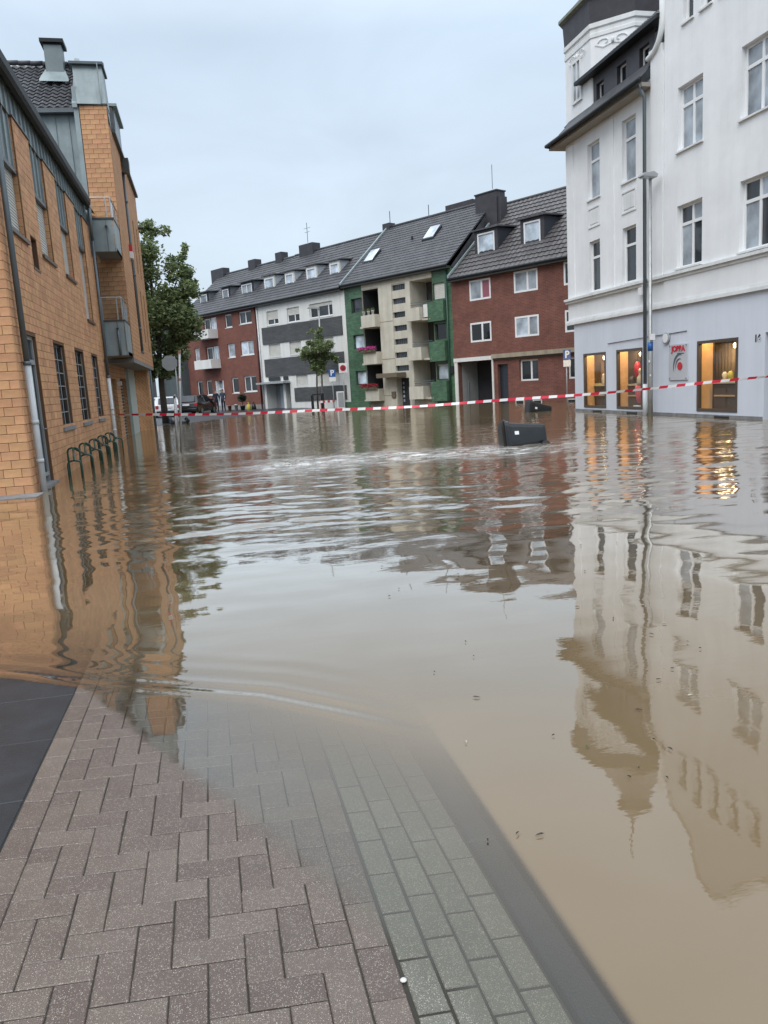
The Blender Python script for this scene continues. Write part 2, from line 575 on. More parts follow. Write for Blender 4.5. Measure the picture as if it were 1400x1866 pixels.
def window(root, F, u0, u1, z0, z1, o=-0.12, fw=0.055, mull=(0.5,), trans=None, frame=None, glass=None, sill=None, shutter=0.0, shut_m=None, curtain=None, wname='window', topmull=True):
    """frame ring with mullions and separate panes; o = plane of the frame's front"""
    frame = frame or M_FRAMEW
    glass = glass or M_GLASS
    mb = MB()
    th = 0.05
    F.box(mb, u0, u1, o - th, o, z0, z0 + fw)
    F.box(mb, u0, u1, o - th, o, z1 - fw, z1)
    F.box(mb, u0, u0 + fw, o - th, o, z0 + fw, z1 - fw)
    F.box(mb, u1 - fw, u1, o - th, o, z0 + fw, z1 - fw)
    cols = [u0 + fw]
    for k in mull:
        c = u0 + (u1 - u0) * k
        cols += [c - fw * 0.6, c + fw * 0.6]
        ztop = z1 - fw
        if trans and not topmull:
            ztop = z0 + (z1 - z0) * trans
        F.box(mb, c - fw * 0.6, c + fw * 0.6, o - th + 0.002, o + 0.004, z0 + fw, ztop)
    cols.append(u1 - fw)
    rows = [z0 + fw]
    if trans:
        t = z0 + (z1 - z0) * trans
        rows += [t - fw * 0.6, t + fw * 0.6]
        F.box(mb, u0 + fw, u1 - fw, o - th + 0.004, o + 0.008, t - fw * 0.6, t + fw * 0.6)
    rows.append(z1 - fw)
    wo = mb.build(wname, frame, root)
    gl = glass if isinstance(glass, (list, tuple)) else [glass]
    kk = 0
    for i in range(0, len(cols), 2):
        for j in range(0, len(rows), 2):
            pm = MB()
            F.box(pm, cols[i], cols[i + 1], o - 0.038, o - 0.028, rows[j], rows[j + 1])
            pm.build('pane', gl[kk % len(gl)], wo)
            kk += 1
    if sill is not None:
        sm = MB()
        F.box(sm, u0 - 0.05, u1 + 0.05, o, sill, z0 - 0.05, z0 - 0.002)
        sm.build('sill', M_TRIM if frame is M_FRAMEW else M_STONE, wo)
    if shutter:
        n = max(3, int((z1 - z0) * shutter / 0.09))
        sm = MB()
        zb = z1 - (z1 - z0) * shutter
        for i in range(n):
            a = zb + (z1 - zb) * i / n
            b = zb + (z1 - zb) * (i + 1) / n
            F.q(sm, [(u0 + 0.02, o + 0.03, a), (u1 - 0.02, o + 0.03, a), (u1 - 0.02, o + 0.012, b), (u0 + 0.02, o + 0.012, b)])
            F.q(sm, [(u0 + 0.02, o + 0.012, b), (u1 - 0.02, o + 0.012, b), (u1 - 0.02, o + 0.03, b), (u0 + 0.02, o + 0.03, b)])
        sm.build('roller_shutter', shut_m or M_ROLLC, wo)
    return wo


def tile_roof(mb, F, u0, u1, o0, z0, o1, z1, tw=0.30, tl=0.34, amp=0.022, step=0.03, seg=4, holes=()):
    """pantile relief between eave (o0,z0) and ridge (o1,z1)"""
    L = math.hypot(o1 - o0, z1 - z0)
    n = max(1, round(L / tl))
    du = Vector((o1 - o0, z1 - z0)) / L
    nr = Vector((-du.y, du.x))
    if nr.y < 0:
        nr = -nr
    k = max(2, int(round((u1 - u0) / tw)) * seg)
    for i in range(n):
        s0, s1 = L * i / n - 0.02, L * (i + 1) / n + 0.02
        pts = []
        uv = []
        for (sv_, lift) in ((s0, 0.0), (s0, step), (s1, 0.004)):
            for j in range(k + 1):
                u = u0 + (u1 - u0) * j / k
                wv = amp * math.sin(2 * math.pi * j / seg)
                h = lift + (wv if lift > 0 else wv * 0.2)
                q = Vector((o0, z0)) + du * sv_ + nr * h
                pts.append(F.pt(u, q.x, q.y))
                uv.append((u, sv_))
        faces = []
        for a in range(2):
            for j in range(k):
                um = u0 + (u1 - u0) * (j + 0.5) / k
                sm = (s0 + s1) / 2
                if any(h[0] < um < h[1] and h[2] < sm < h[3] for h in holes):
                    continue
                faces.append((a * (k + 1) + j, a * (k + 1) + j + 1, (a + 1) * (k + 1) + j + 1, (a + 1) * (k + 1) + j))
        mb.add(pts, faces, uv, random.random())


def text_mesh(body, size, F, u, o, z, m, parent, name='lettering', flip=False, ext=0.004, bold=0.0):
    cu = bpy.data.curves.new('txt', 'FONT')
    cu.body = body
    cu.size = size
    cu.extrude = ext
    cu.offset = bold
    cu.align_x = 'CENTER'
    cu.align_y = 'CENTER'
    ob = bpy.data.objects.new('txt', cu)
    COL.objects.link(ob)
    dg = bpy.context.evaluated_depsgraph_get()
    me0 = bpy.data.meshes.new_from_object(ob.evaluated_get(dg))
    mb = MB()
    sgn = -1 if flip else 1
    pts = [F.pt(u + sgn * v.co.x, o + v.co.z, z + v.co.y) for v in me0.vertices]
    mb.add(pts, [tuple(p.vertices) for p in me0.polygons])
    bpy.data.objects.remove(ob)
    bpy.data.curves.remove(cu)
    bpy.data.meshes.remove(me0)
    return mb.build(name, m, parent, recalc=False)


def copy_tree(o, parent=None):
    c = o.copy()
    COL.objects.link(c)
    c.parent = parent
    for ch in o.children:
        copy_tree(ch, c)
    return c


# ================================================================== GROUND, WATER, PAVEMENT
SLX, SLY, PX0, PY0 = -0.050, -0.0235, 0.30, 2.0


def pave_z(x, y):
    return SLX * (x - PX0) + SLY * (y - PY0)


def sstep(a, b, x):
    t = np.clip((x - a) / (b - a), 0, 1)
    return t * t * (3 - 2 * t)


def ground_z(x, y):
    """terrain under the flood (numpy)"""
    x = np.asarray(x, float)
    y = np.asarray(y, float)
    pv = SLX * (np.clip(x, -0.86, 0.9) - PX0) + SLY * (np.minimum(y, 9) - PY0)
    pv = pv - 0.012 * (np.clip(x, -6, -0.86) + 0.86)
    pv = np.maximum(pv, -0.16)
    road = np.minimum(pv - 0.13, -0.15) - 0.10 * sstep(1.0, 4.0, x)
    z = np.where(x > 0.885, road, pv)
    far = np.clip((y - (46.0 + 1.35 * np.clip(x, -20, 40))) * 0.035, -0.25, 0.06)
    k = sstep(20, 36, y)
    z = z * (1 - k) + far * k
    # left wall foot: kept under water
    return z


def grid_mesh(xs, ys, zf):
    X, Y = np.meshgrid(xs, ys)
    Z = zf(X, Y)
    n, m = X.shape
    v = np.stack([X, Y, Z], -1).reshape(-1, 3)
    i = np.arange(n * m).reshape(n, m)
    f = np.stack([i[:-1, :-1], i[:-1, 1:], i[1:, 1:], i[1:, :-1]], -1).reshape(-1, 4)
    return v, f


def fast_mesh(name, v, f):
    me = bpy.data.meshes.new(name)
    me.vertices.add(len(v))
    me.vertices.foreach_set('co', v.astype(np.float32).ravel())
    me.loops.add(f.size)
    me.loops.foreach_set('vertex_index', f.astype(np.int32).ravel())
    me.polygons.add(len(f))
    me.polygons.foreach_set('loop_start', np.arange(0, f.size, 4, dtype=np.int32))
    me.polygons.foreach_set('loop_total', np.full(len(f), 4, dtype=np.int32))
    me.update(calc_edges=True)
    me.polygons.foreach_set('use_smooth', [True] * len(f))
    return me


M_ASPH = mat('wet_asphalt', (0.032, 0.036, 0.042), 0.32, var=0.3, scale=6, bump=0.25, bscale=160)
xs = np.concatenate([[-900, -300, -120, -60, -30, -16, -10], np.arange(-6, 2.01, 0.25), np.arange(2.5, 30, 1.0), [40, 70, 150, 400, 900]])
ys = np.concatenate([[-900, -300, -100, -40, -15, -5], np.arange(-2, 10, 0.4), np.arange(10, 80, 1.2), [90, 120, 200, 500, 1200]])
v, f = grid_mesh(xs, ys, lambda X, Y: ground_z(X, Y) - 0.085 * ((X > -3.0) & (X < 0.89) & (Y < 9.5) & (Y > 0.5)))
gm = fast_mesh('ground', v, f)
gm.materials.append(M_ASPH)
ground = bpy.data.objects.new('ground', gm)
COL.objects.link(ground)
tag(ground, kind='structure')


def paver_mat(name, c1, c2, spk):
    m = bpy.data.materials.new(name)
    m.use_nodes = True
    nt = m.node_tree
    b = nt.nodes['Principled BSDF']
    t = node(nt, 'ShaderNodeTexCoord')
    oi = node(nt, 'ShaderNodeObjectInfo')
    sc_ = node(nt, 'ShaderNodeVectorMath', operation='SCALE')
    cx = node(nt, 'ShaderNodeCombineXYZ')
    nt.links.new(oi.outputs['Random'], cx.inputs[0])
    nt.links.new(oi.outputs['Random'], cx.inputs[1])
    sc_.inputs['Scale'].default_value = 37.0
    nt.links.new(cx.outputs[0], sc_.inputs[0])
    ad = node(nt, 'ShaderNodeVectorMath', operation='ADD')
    nt.links.new(t.outputs['Object'], ad.inputs[0])
    nt.links.new(sc_.outputs[0], ad.inputs[1])
    # body colour
    n1 = node(nt, 'ShaderNodeTexNoise')
    n1.inputs['Scale'].default_value = 9
    n1.inputs['Detail'].default_value = 6
    n1.inputs['Roughness'].default_value = 0.7
    nt.links.new(ad.outputs[0], n1.inputs['Vector'])
    mx = node(nt, 'ShaderNodeMix', data_type='RGBA')
    mx.inputs[6].default_value = (*c1, 1)
    mx.inputs[7].default_value = (*c2, 1)
    a2 = node(nt, 'ShaderNodeMath', operation='ADD')
    s2 = node(nt, 'ShaderNodeMapRange')
    s2.inputs['To Min'].default_value = -0.30
    s2.inputs['To Max'].default_value = 0.30
    nt.links.new(oi.outputs['Random'], s2.inputs[0])
    nt.links.new(n1.outputs[0], a2.inputs[0])
    nt.links.new(s2.outputs[0], a2.inputs[1])
    nt.links.new(a2.outputs[0], mx.inputs[0])
    # grain
    n2 = node(nt, 'ShaderNodeTexNoise')
    n2.inputs['Scale'].default_value = 420
    n2.inputs['Detail'].default_value = 3
    nt.links.new(ad.outputs[0], n2.inputs['Vector'])
    g = node(nt, 'ShaderNodeMapRange')
    g.inputs['From Min'].default_value = 0.3
    g.inputs['From Max'].default_value = 0.7
    g.inputs['To Min'].default_value = 0.30
    g.inputs['To Max'].default_value = 1.70
    nt.links.new(n2.outputs[0], g.inputs[0])
    mu = node(nt, 'ShaderNodeVectorMath', operation='SCALE')
    nt.links.new(mx.outputs[2], mu.inputs[0])
    nt.links.new(g.outputs[0], mu.inputs['Scale'])
    # pale chips of aggregate
    col = mu.outputs[0]
    for scale, thr, cc in ((150, 0.36, spk), (260, 0.33, (0.50, 0.46, 0.41)), (150, 0.33, (0.05, 0.045, 0.04))):
        vo = node(nt, 'ShaderNodeTexVoronoi')
        vo.inputs['Scale'].default_value = scale
        nt.links.new(ad.outputs[0], vo.inputs['Vector'])
        lt = node(nt, 'ShaderNodeMath', operation='LESS_THAN')
        lt.inputs[1].default_value = thr
        nt.links.new(vo.outputs['Distance'], lt.inputs[0])
        sp = node(nt, 'ShaderNodeSeparateColor')
        nt.links.new(vo.outputs['Color'], sp.inputs[0])
        gt = node(nt, 'ShaderNodeMath', operation='GREATER_THAN')
        gt.inputs[1].default_value = 0.62
        nt.links.new(sp.outputs[0], gt.inputs[0])
        an = node(nt, 'ShaderNodeMath', operation='MULTIPLY')
        nt.links.new(lt.outputs[0], an.inputs[0])
        nt.links.new(gt.outputs[0], an.inputs[1])
        an2 = node(nt, 'ShaderNodeMath', operation='MULTIPLY')
        nt.links.new(an.outputs[0], an2.inputs[0])
        nt.links.new(sp.outputs[1], an2.inputs[1])
        mm = node(nt, 'ShaderNodeMix', data_type='RGBA')
        nt.links.new(an2.outputs[0], mm.inputs[0])
        nt.links.new(col, mm.inputs[6])
        mm.inputs[7].default_value = (*cc, 1)
        col = mm.outputs[2]
    nt.links.new(col, b.inputs['Base Color'])
    b.inputs['Roughness'].default_value = 0.33
    b.inputs['Specular IOR Level'].default_value = 0.5
    bp = node(nt, 'ShaderNodeBump')
    bp.inputs['Strength'].default_value = 0.55
    bp.inputs['Distance'].default_value = 0.002
    nt.links.new(n2.outputs[0], bp.inputs['Height'])
    nt.links.new(bp.outputs[0], b.inputs['Normal'])
    return m


M_PAVER = paver_mat('paver_red', (0.076, 0.053, 0.044), (0.138, 0.108, 0.088), (0.56, 0.47, 0.36))
M_PAVER_G = paver_mat('paver_grey', (0.095, 0.094, 0.074), (0.155, 0.150, 0.122), (0.70, 0.66, 0.54))
M_KERB = mat('kerb_basalt', (0.012, 0.016, 0.020), 0.4, var=0.25, scale=10, bump=0.3, bscale=120)
M_BED = mat('joint_sand', (0.030, 0.028, 0.022), 0.9)

pave = bpy.data.objects.new('pavement', None)
COL.objects.link(pave)
pave.location = (0, 0, pave_z(0, 0))
pave.rotation_euler = (math.atan(SLY), -math.atan(SLX), 0)
tag(pave, kind='structure')
bed = MB()
bed.box(-0.862, 0.760, 0.6, 9.4, -0.09, -0.0045)
# built in local space: parent offset must not be applied twice
bed_off = Vector(pave.location)
bed.v = [(a + bed_off.x, b + bed_off.y, c + bed_off.z) for a, b, c in bed.v]
bed.build('joint_bed', M_BED, pave)


def paver_mesh(name, lx, ly, m, ch=0.0028, h=0.06, skew=0.0):
    bm = bmesh.new()
    a, b = lx / 2, ly / 2
    c = ch
    rings = []
    for (ax, by, z) in ((a, b, -h), (a, b, -c), (a - c, b - c, 0)):
        rings.append([bm.verts.new((p[0], p[1] - skew * p[0], p[2])) for p in ((-ax, -by, z), (ax, -by, z), (ax, by, z), (-ax, by, z))])
    for r0, r1 in zip(rings, rings[1:]):
        for k in range(4):
            bm.faces.new((r0[k], r0[(k + 1) % 4], r1[(k + 1) % 4], r1[k]))
    bm.faces.new(rings[-1])
    me = bpy.data.meshes.new(name)
    bm.to_mesh(me)
    bm.free()
    me.materials.append(m)
    return me


G = 0.1025
JT = 0.0036
PM = {}


def get_paver(lx, ly, m):
    k = (round(lx, 3), round(ly, 3), m.name)
    if k not in PM:
        PM[k] = paver_mesh('paver', lx - JT, ly - JT, m, skew=0.035)
    return PM[k]


pieces = []
X0, NC = -0.754, 10
for j in range(-10, 74):
    y = 1.90 + j * G
    for i in range(-1, NC):
        k = (i - 4 - j) % 4
        if k == 0:
            a, b = max(i, 0), min(i + 2, NC)
            if b > a:
                pieces.append((X0 + (a + b) / 2 * G, y + G / 2, (b - a) * G, G, M_PAVER))
        elif k == 3 and 0 <= i:
            pieces.append((X0 + (i + 0.5) * G, y + G, G, 2 * G, M_PAVER))
for j in range(-5, 38):
    pieces.append((-0.806, 1.95 + j * 2 * G, 0.104, 2 * G, M_PAVER))
    pieces.append((X0 + NC * G + 0.051, 1.87 + j * 2 * G, 0.100, 2 * G, M_PAVER))
    for c in range(4):
        pieces.append((0.4255 + c * 0.0945, 1.80 + (0.09 if c % 2 else 0) + j * 2 * G - 0.02 * c, 0.0895, 2 * G - 0.006, M_PAVER_G))
pieces = [(p[0], p[1] - 0.035 * (p[0] + 0.24), *p[2:]) for p in pieces]     # rows run slightly askew to the kerb
pieces = [p for p in pieces if 0.75 < p[1] < 9.2]
pieces.sort(key=lambda p: p[1])
far_mb = [MB(), MB()]
cnt = 0
for (x, y, lx, ly, m) in pieces:
    dz = random.uniform(-0.0008, 0.0005)
    if y > 1.15 and cnt < 600 and y < 4.75:
        o = bpy.data.objects.new('paver', get_paver(lx, ly, m))
        COL.objects.link(o)
        o.parent = pave
        o.location = (x + random.uniform(-.0012, .0012), y + random.uniform(-.0012, .0012), dz)
        o.rotation_euler = (random.uniform(-.003, .003), random.uniform(-.004, .004), random.uniform(-.007, .007))
        cnt += 1
    else:
        mb = far_mb[0 if m is M_PAVER else 1]
        a, b = (lx - JT) / 2, (ly - JT) / 2
        mb.box(x - a, x + a, y - b, y + b, -0.05, dz)
for mb, m, nm in ((far_mb[0], M_PAVER, 'far_pavers'), (far_mb[1], M_PAVER_G, 'far_pavers')):
    mb.v = [(a + bed_off.x, b + bed_off.y, c + bed_off.z) for a, b, c in mb.v]
    o = mb.build(nm, m, pave)
    o['kind'] = 'stuff'
kerb_me = None
for j in range(9):
    if kerb_me is None:
        kerb_me = paver_mesh('kerb_stone', 0.118, 0.990, M_KERB, 0.012, 0.2)
    o = bpy.data.objects.new('kerb_stone', kerb_me)
    COL.objects.link(o)
    o.parent = pave
    o.location = (0.823, 0.9 + j * 1.0, random.uniform(-.002, .002))
# dark slabs beside the pavers
slab_me = paver_mesh('asphalt_slab', 0.99, 0.596, mat('dark_slab', (0.017, 0.021, 0.026), 0.42, var=0.5, scale=4, bump=0.3, bscale=90, spec=0.35), 0.004, 0.05)
strip = bpy.data.objects.new('side_strip', None)
COL.objects.link(strip)
strip.location = (0, 0, 0)
tag(strip, kind='structure')
for j in range(10):
    for i in range(2):
        o = bpy.data.objects.new('slab', slab_me)
        COL.objects.link(o)
        o.parent = strip
        xx, yy = -1.361 - i * 0.995, 1.62 + j * 0.6
        o.location = (xx, yy, float(pave_z(-0.86, yy)) - 0.012 * (xx + 0.86) - 0.001 + random.uniform(-.002, .001))
        o.rotation_euler = (math.atan(SLY), math.atan(0.012), 0)

# ------------------------------------------------------------------ water
M_WATER = bpy.data.materials.new('flood_water')
M_WATER.use_nodes = True
nt = M_WATER.node_tree
nt.nodes.clear()
o_ = node(nt, 'ShaderNodeOutputMaterial')
dif = node(nt, 'ShaderNodeBsdfDiffuse')
tr = node(nt, 'ShaderNodeBsdfTransparent')
tr.inputs[0].default_value = (0.92, 0.93, 0.88, 1)
gls = node(nt, 'ShaderNodeBsdfGlossy')
gls.inputs['Roughness'].default_value = 0.015
gls.inputs['Color'].default_value = (1.0, 0.97, 0.92, 1)
at = node(nt, 'ShaderNodeAttribute', attribute_name='depth')
mu = node(nt, 'ShaderNodeMath', operation='MULTIPLY')
mu.inputs[1].default_value = -1.0
tcw = node(nt, 'ShaderNodeTexCoord')
sx = node(nt, 'ShaderNodeSeparateXYZ')
nt.links.new(tcw.outputs['Object'], sx.inputs[0])
kb = node(nt, 'ShaderNodeMapRange', interpolation_type='SMOOTHSTEP')     # the road lies lower than the kerb
kb.inputs['From Min'].default_value = 0.868
kb.inputs['From Max'].default_value = 0.915
kb.inputs['To Min'].default_value = 0.0
kb.inputs['To Max'].default_value = 0.14
nt.links.new(sx.outputs['X'], kb.inputs[0])
dsum = node(nt, 'ShaderNodeMath', operation='ADD')
nt.links.new(at.outputs['Fac'], dsum.inputs[0])
nt.links.new(kb.outputs[0], dsum.inputs[1])
dd0 = node(nt, 'ShaderNodeMath', operation='DIVIDE')
nt.links.new(dsum.outputs[0], dd0.inputs[0])
dd0.inputs[1].default_value = 0.066
dpw = node(nt, 'ShaderNodeMath', operation='POWER')
nt.links.new(dd0.outputs[0], dpw.inputs[0])
dpw.inputs[1].default_value = 1.7
nt.links.new(dpw.outputs[0], mu.inputs[0])
ex = node(nt, 'ShaderNodeMath', operation='EXPONENT')
nt.links.new(mu.outputs[0], ex.inputs[0])
mxs = node(nt, 'ShaderNodeMixShader')
nt.links.new(ex.outputs[0], mxs.inputs[0])
nt.links.new(dif.outputs[0], mxs.inputs[1])
nt.links.new(tr.outputs[0], mxs.inputs[2])
t = node(nt, 'ShaderNodeTexCoord')
n1 = node(nt, 'ShaderNodeTexNoise')
n1.inputs['Scale'].default_value = 0.35
n1.inputs['Detail'].default_value = 5
n1.inputs['Distortion'].default_value = 1.2
nt.links.new(t.outputs['Object'], n1.inputs['Vector'])
cm = node(nt, 'ShaderNodeMix', data_type='RGBA')
cm.inputs[6].default_value = (0.142, 0.098, 0.050, 1)
cm.inputs[7].default_value = (0.195, 0.146, 0.090, 1)
nt.links.new(n1.outputs[0], cm.inputs[0])
# foam and sky reflection, painted white where the current breaks
fa = node(nt, 'ShaderNodeAttribute', attribute_name='foam_glint')
n3 = node(nt, 'ShaderNodeTexNoise')
n3.inputs['Scale'].default_value = 1.0
n3.inputs['Detail'].default_value = 6
n3.inputs['Roughness'].default_value = 0.7
mpf = node(nt, 'ShaderNodeMapping')
mpf.inputs['Scale'].default_value = (2.2, 5.0, 1)
nt.links.new(t.outputs['Object'], mpf.inputs[0])
nt.links.new(mpf.outputs[0], n3.inputs['Vector'])
fr_ = node(nt, 'ShaderNodeMapRange')
fr_.inputs['From Min'].default_value = 0.47
fr_.inputs['From Max'].default_value = 0.58
nt.links.new(n3.outputs[0], fr_.inputs[0])
fm = node(nt, 'ShaderNodeMath', operation='MULTIPLY')
nt.links.new(fr_.outputs[0], fm.inputs[0])
nt.links.new(fa.outputs['Fac'], fm.inputs[1])
cm2 = node(nt, 'ShaderNodeMix', data_type='RGBA')
nt.links.new(fm.outputs[0], cm2.inputs[0])
nt.links.new(cm.outputs[2], cm2.inputs[6])
cm2.inputs[7].default_value = (0.74, 0.73, 0.70, 1)
nt.links.new(cm2.outputs[2], dif.inputs[0])
fres = node(nt, 'ShaderNodeFresnel')
fres.inputs[0].default_value = 1.333
mx2 = node(nt, 'ShaderNodeMixShader')
fpw = node(nt, 'ShaderNodeMath', operation='POWER')
fpw.inputs[1].default_value = 1.12
nt.links.new(fres.outputs[0], fpw.inputs[0])
fsc = node(nt, 'ShaderNodeMath', operation='MULTIPLY_ADD', use_clamp=True)
fsc.inputs[1].default_value = 3.3
fsc.inputs[2].default_value = 0.0
nt.links.new(fpw.outputs[0], fsc.inputs[0])
fmn = node(nt, 'ShaderNodeMath', operation='MINIMUM')
fmn.inputs[1].default_value = 0.78
nt.links.new(fsc.outputs[0], fmn.inputs[0])
nt.links.new(fmn.outputs[0], mx2.inputs[0])
nt.links.new(mxs.outputs[0], mx2.inputs[1])
nt.links.new(gls.outputs[0], mx2.inputs[2])
# fine ripples as bump, weighted by the chop attribute
ch = node(nt, 'ShaderNodeAttribute', attribute_name='chop')
mpb = node(nt, 'ShaderNodeMapping')
mpb.inputs['Scale'].default_value = (2.2, 5.5, 1)
mpb.inputs['Rotation'].default_value = (0, 0, R(-10))
nt.links.new(t.outputs['Object'], mpb.inputs[0])
nb = node(nt, 'ShaderNodeTexNoise')
nb.inputs['Scale'].default_value = 1.6
nb.inputs['Detail'].default_value = 4
nb.inputs['Roughness'].default_value = 0.55
nt.links.new(mpb.outputs[0], nb.inputs['Vector'])
bp = node(nt, 'ShaderNodeBump')
bp.inputs['Distance'].default_value = 0.05
nt.links.new(ch.outputs['Fac'], bp.inputs['Strength'])
nt.links.new(nb.outputs[0], bp.inputs['Height'])
nt.links.new(bp.outputs[0], gls.inputs['Normal'])
nt.links.new(bp.outputs[0], fres.inputs['Normal'])
shf = node(nt, 'ShaderNodeMapRange', interpolation_type='SMOOTHSTEP')    # the film thins out to nothing at the shoreline
shf.inputs['From Min'].default_value = 0.0
shf.inputs['From Max'].default_value = 0.006
nt.links.new(dsum.outputs[0], shf.inputs[0])
tr0 = node(nt, 'ShaderNodeBsdfTransparent')
mx3 = node(nt, 'ShaderNodeMixShader')
nt.links.new(shf.outputs[0], mx3.inputs[0])
nt.links.new(tr0.outputs[0], mx3.inputs[1])
nt.links.new(mx2.outputs[0], mx3.inputs[2])
nt.links.new(mx3.outputs[0], o_.inputs[0])

# rows get wider with distance; columns spread out so that neighbours stay about as far apart as rows
ny, nx = 860, 420
yy = 0.4 + (np.exp(np.linspace(0, 1, ny) * math.log(120)) - 1) / 119 * 92
tt = np.linspace(-1, 1, nx)
TX = np.sign(tt) * (np.abs(tt) ** 1.15)
X = 2.0 + TX[None, :] * (5.0 + 0.62 * yy[:, None])
Y = np.repeat(yy[:, None], nx, 1)


def waves(X, Y, comps):
    z = np.zeros_like(X)
    for (lam, ang, amp, ph) in comps:
        k = 2 * math.pi / lam
        z += amp * np.sin(k * (X * math.sin(ang) + Y * math.cos(ang)) + ph)
    return z


def comps(n, l0, l1, slope, mean, spread):
    out = []
    for _ in range(n):
        lam = l0 * (l1 / l0) ** rng.random()
        k = 2 * math.pi / lam
        out.append((lam, mean + rng.normal() * spread, slope / math.sqrt(n) * 1.4 / k, rng.random() * 6.28))
    return out


Z = np.zeros_like(X)
calm = waves(X, Y, comps(16, 0.35, 1.4, 0.0085, R(10), R(40)))
mid = waves(X, Y, comps(16, 0.30, 0.75, 0.055, R(14), R(16)))
fine = waves(X, Y, comps(22, 0.13, 0.30, 0.045, R(8), R(28)))
midb = waves(X, Y, comps(12, 0.8, 2.0, 0.022, R(5), R(30)))
chop = waves(X, Y, comps(26, 0.22, 0.7, 0.060, R(0), R(45)))
# patchiness of the ripples
pt = waves(X, Y, comps(10, 2.5, 7.0, 1.0, R(60), R(60)))
pt = 0.5 + 0.5 * np.tanh(pt * 3.0)
# ripple train reaches nearest in the middle of the street and dies out towards the near shore
edge = 6.6 + 0.05 * (X - 1.5) ** 2 + 1.2 * np.exp(-((X + 2.5) / 1.6) ** 2)
wmid = sstep(edge - 0.6, edge + 2.6, Y) * (1 - 0.55 * sstep(14, 24, Y)) * sstep(-3.2, 0.4, X + 0.05 * Y)
wch = sstep(12, 17, Y) * (1 - 0.5 * sstep(35, 60, Y)) * (0.45 + 0.55 * pt)
yc = 15.7 + 0.10 * (X - 2) + 0.5 * np.sin(X * 0.7)
stream = np.exp(-((Y - yc) / 1.35) ** 2) * sstep(0.2, 1.6, X) * (1 - sstep(6.5, 9.0, X))
stream += 0.7 * np.exp(-((Y - 21.5 - 0.1 * X) / 0.9) ** 2) * sstep(-1.6, -0.6, X) * (1 - sstep(1.2, 2.4, X))
Z += calm * (0.55 + 0.45 * sstep(3, 6, Y)) + mid * wmid * (0.5 + 0.5 * pt) + fine * wmid * (0.25 + 0.75 * pt) * (1 - sstep(13, 18, Y)) + midb * wmid + chop * (wch * 0.42 + stream * 1.7)
wall_calm = 1 - 0.6 * np.exp(-((X + 3.15) / 1.2) ** 2)
Z *= wall_calm
# little wave fronts running along the near shoreline
SH = np.array([(-2.4, 5.35), (-1.7, 5.0), (-1.25, 4.72), (-0.83, 4.42), (-0.3, 4.12), (0.1, 3.88), (0.45, 3.55), (0.75, 3.25), (1.0, 3.05)])


def dist_poly(X, Y, poly):
    d = np.full(X.shape, 1e9)
    for a, b in zip(poly[:-1], poly[1:]):
        ab = b - a
        L = np.hypot(*ab)
        tpar = np.clip(((X - a[0]) * ab[0] + (Y - a[1]) * ab[1]) / L ** 2, 0, 1)
        dx, dy = X - (a[0] + tpar * ab[0]), Y - (a[1] + tpar * ab[1])
        sgn = np.sign(ab[0] * dy - ab[1] * dx)
        dd = np.hypot(dx, dy)
        d = np.where(dd < np.abs(d), dd * sgn, d)
    return d


near = (Y < 8)
D1 = dist_poly(X, Y, SH)
fade = sstep(-2.2, -1.0, X) * (1 - sstep(0.35, 0.95, X))
Z += near * fade * (0.0055 * np.exp(-((D1 - 0.03) / 0.034) ** 2) - 0.003 * np.exp(-((D1 - 0.10) / 0.035) ** 2) + 0.0035 * np.exp(-((D1 - 0.17) / 0.035) ** 2) + 0.002 * np.exp(-((D1 - 0.36) / 0.06) ** 2) + 0.0016 * np.exp(-((D1 - 0.55) / 0.07) ** 2))
v = np.stack([X, Y, Z], -1).reshape(-1, 3)
ii = np.arange(ny * nx).reshape(ny, nx)
f = np.stack([ii[:-1, :-1], ii[:-1, 1:], ii[1:, 1:], ii[1:, :-1]], -1).reshape(-1, 4)
wm = fast_mesh('water', v, f)
dep = np.maximum(Z - ground_z(np.minimum(X, 0.884), Y), 0)
dep = dep * (1 + 1.6 * sstep(2.7, 4.4, Y + 0.35 * X))      # silt stirred up by the wave front
kerbm = (X > 0.764) & (X < 0.885) & (Y < 9.4)
wm.attributes.new('depth', 'FLOAT', 'POINT').data.foreach_set('value', dep.astype(np.float32).ravel())
wm.attributes.new('foam_glint', 'FLOAT', 'POINT').data.foreach_set('value', np.clip(stream * 1.5, 0, 1).astype(np.float32).ravel())
chp = 0.010 + 0.07 * wmid + 0.12 * wch + 0.5 * np.clip(stream, 0, 1)
chp *= wall_calm
wm.attributes.new('chop', 'FLOAT', 'POINT').data.foreach_set('value', chp.astype(np.float32).ravel())
wm.materials.append(M_WATER)
water = bpy.data.objects.new('water', wm)
COL.objects.link(water)
tag(water, kind='structure')

# ================================================================== LEFT: ORANGE BRICK BUILDING
FN = Fac((-3.15, 0), (0, 1), (1, 0))         # long side along the street, u = y
DX = Vector((1, -0.09)).normalized()
FE = Fac((-3.15 + 3.15 * DX.x, 14.7 + 3.15 * DX.y), DX, (DX.y, -DX.x))         # end face towards the camera, u = x
nb_ = thing('brick_building', (-3.15, 14.7, 0), 'low orange brick building with zinc upper strip, dark gutter and tall grilled windows', 'building')
door_h = (15.45, 16.6, -0.05, 2.87)
win_h = [(18.35, 19.75, 1.0, 2.88), (21.2, 22.7, 1.0, 2.88), (24.2, 25.5, 1.0, 2.88)]
small_h = (17.35, 17.95, 4.32, 4.93)
rec_h = [(15.55, 17.0, 4.72, 7.06), (18.45, 19.9, 4.72, 7.06), (21.35, 22.8, 4.72, 7.06), (24.25, 25.7, 3.88, 7.06)]
holesN = [door_h] + win_h + [small_h] + rec_h
RD = 0.14
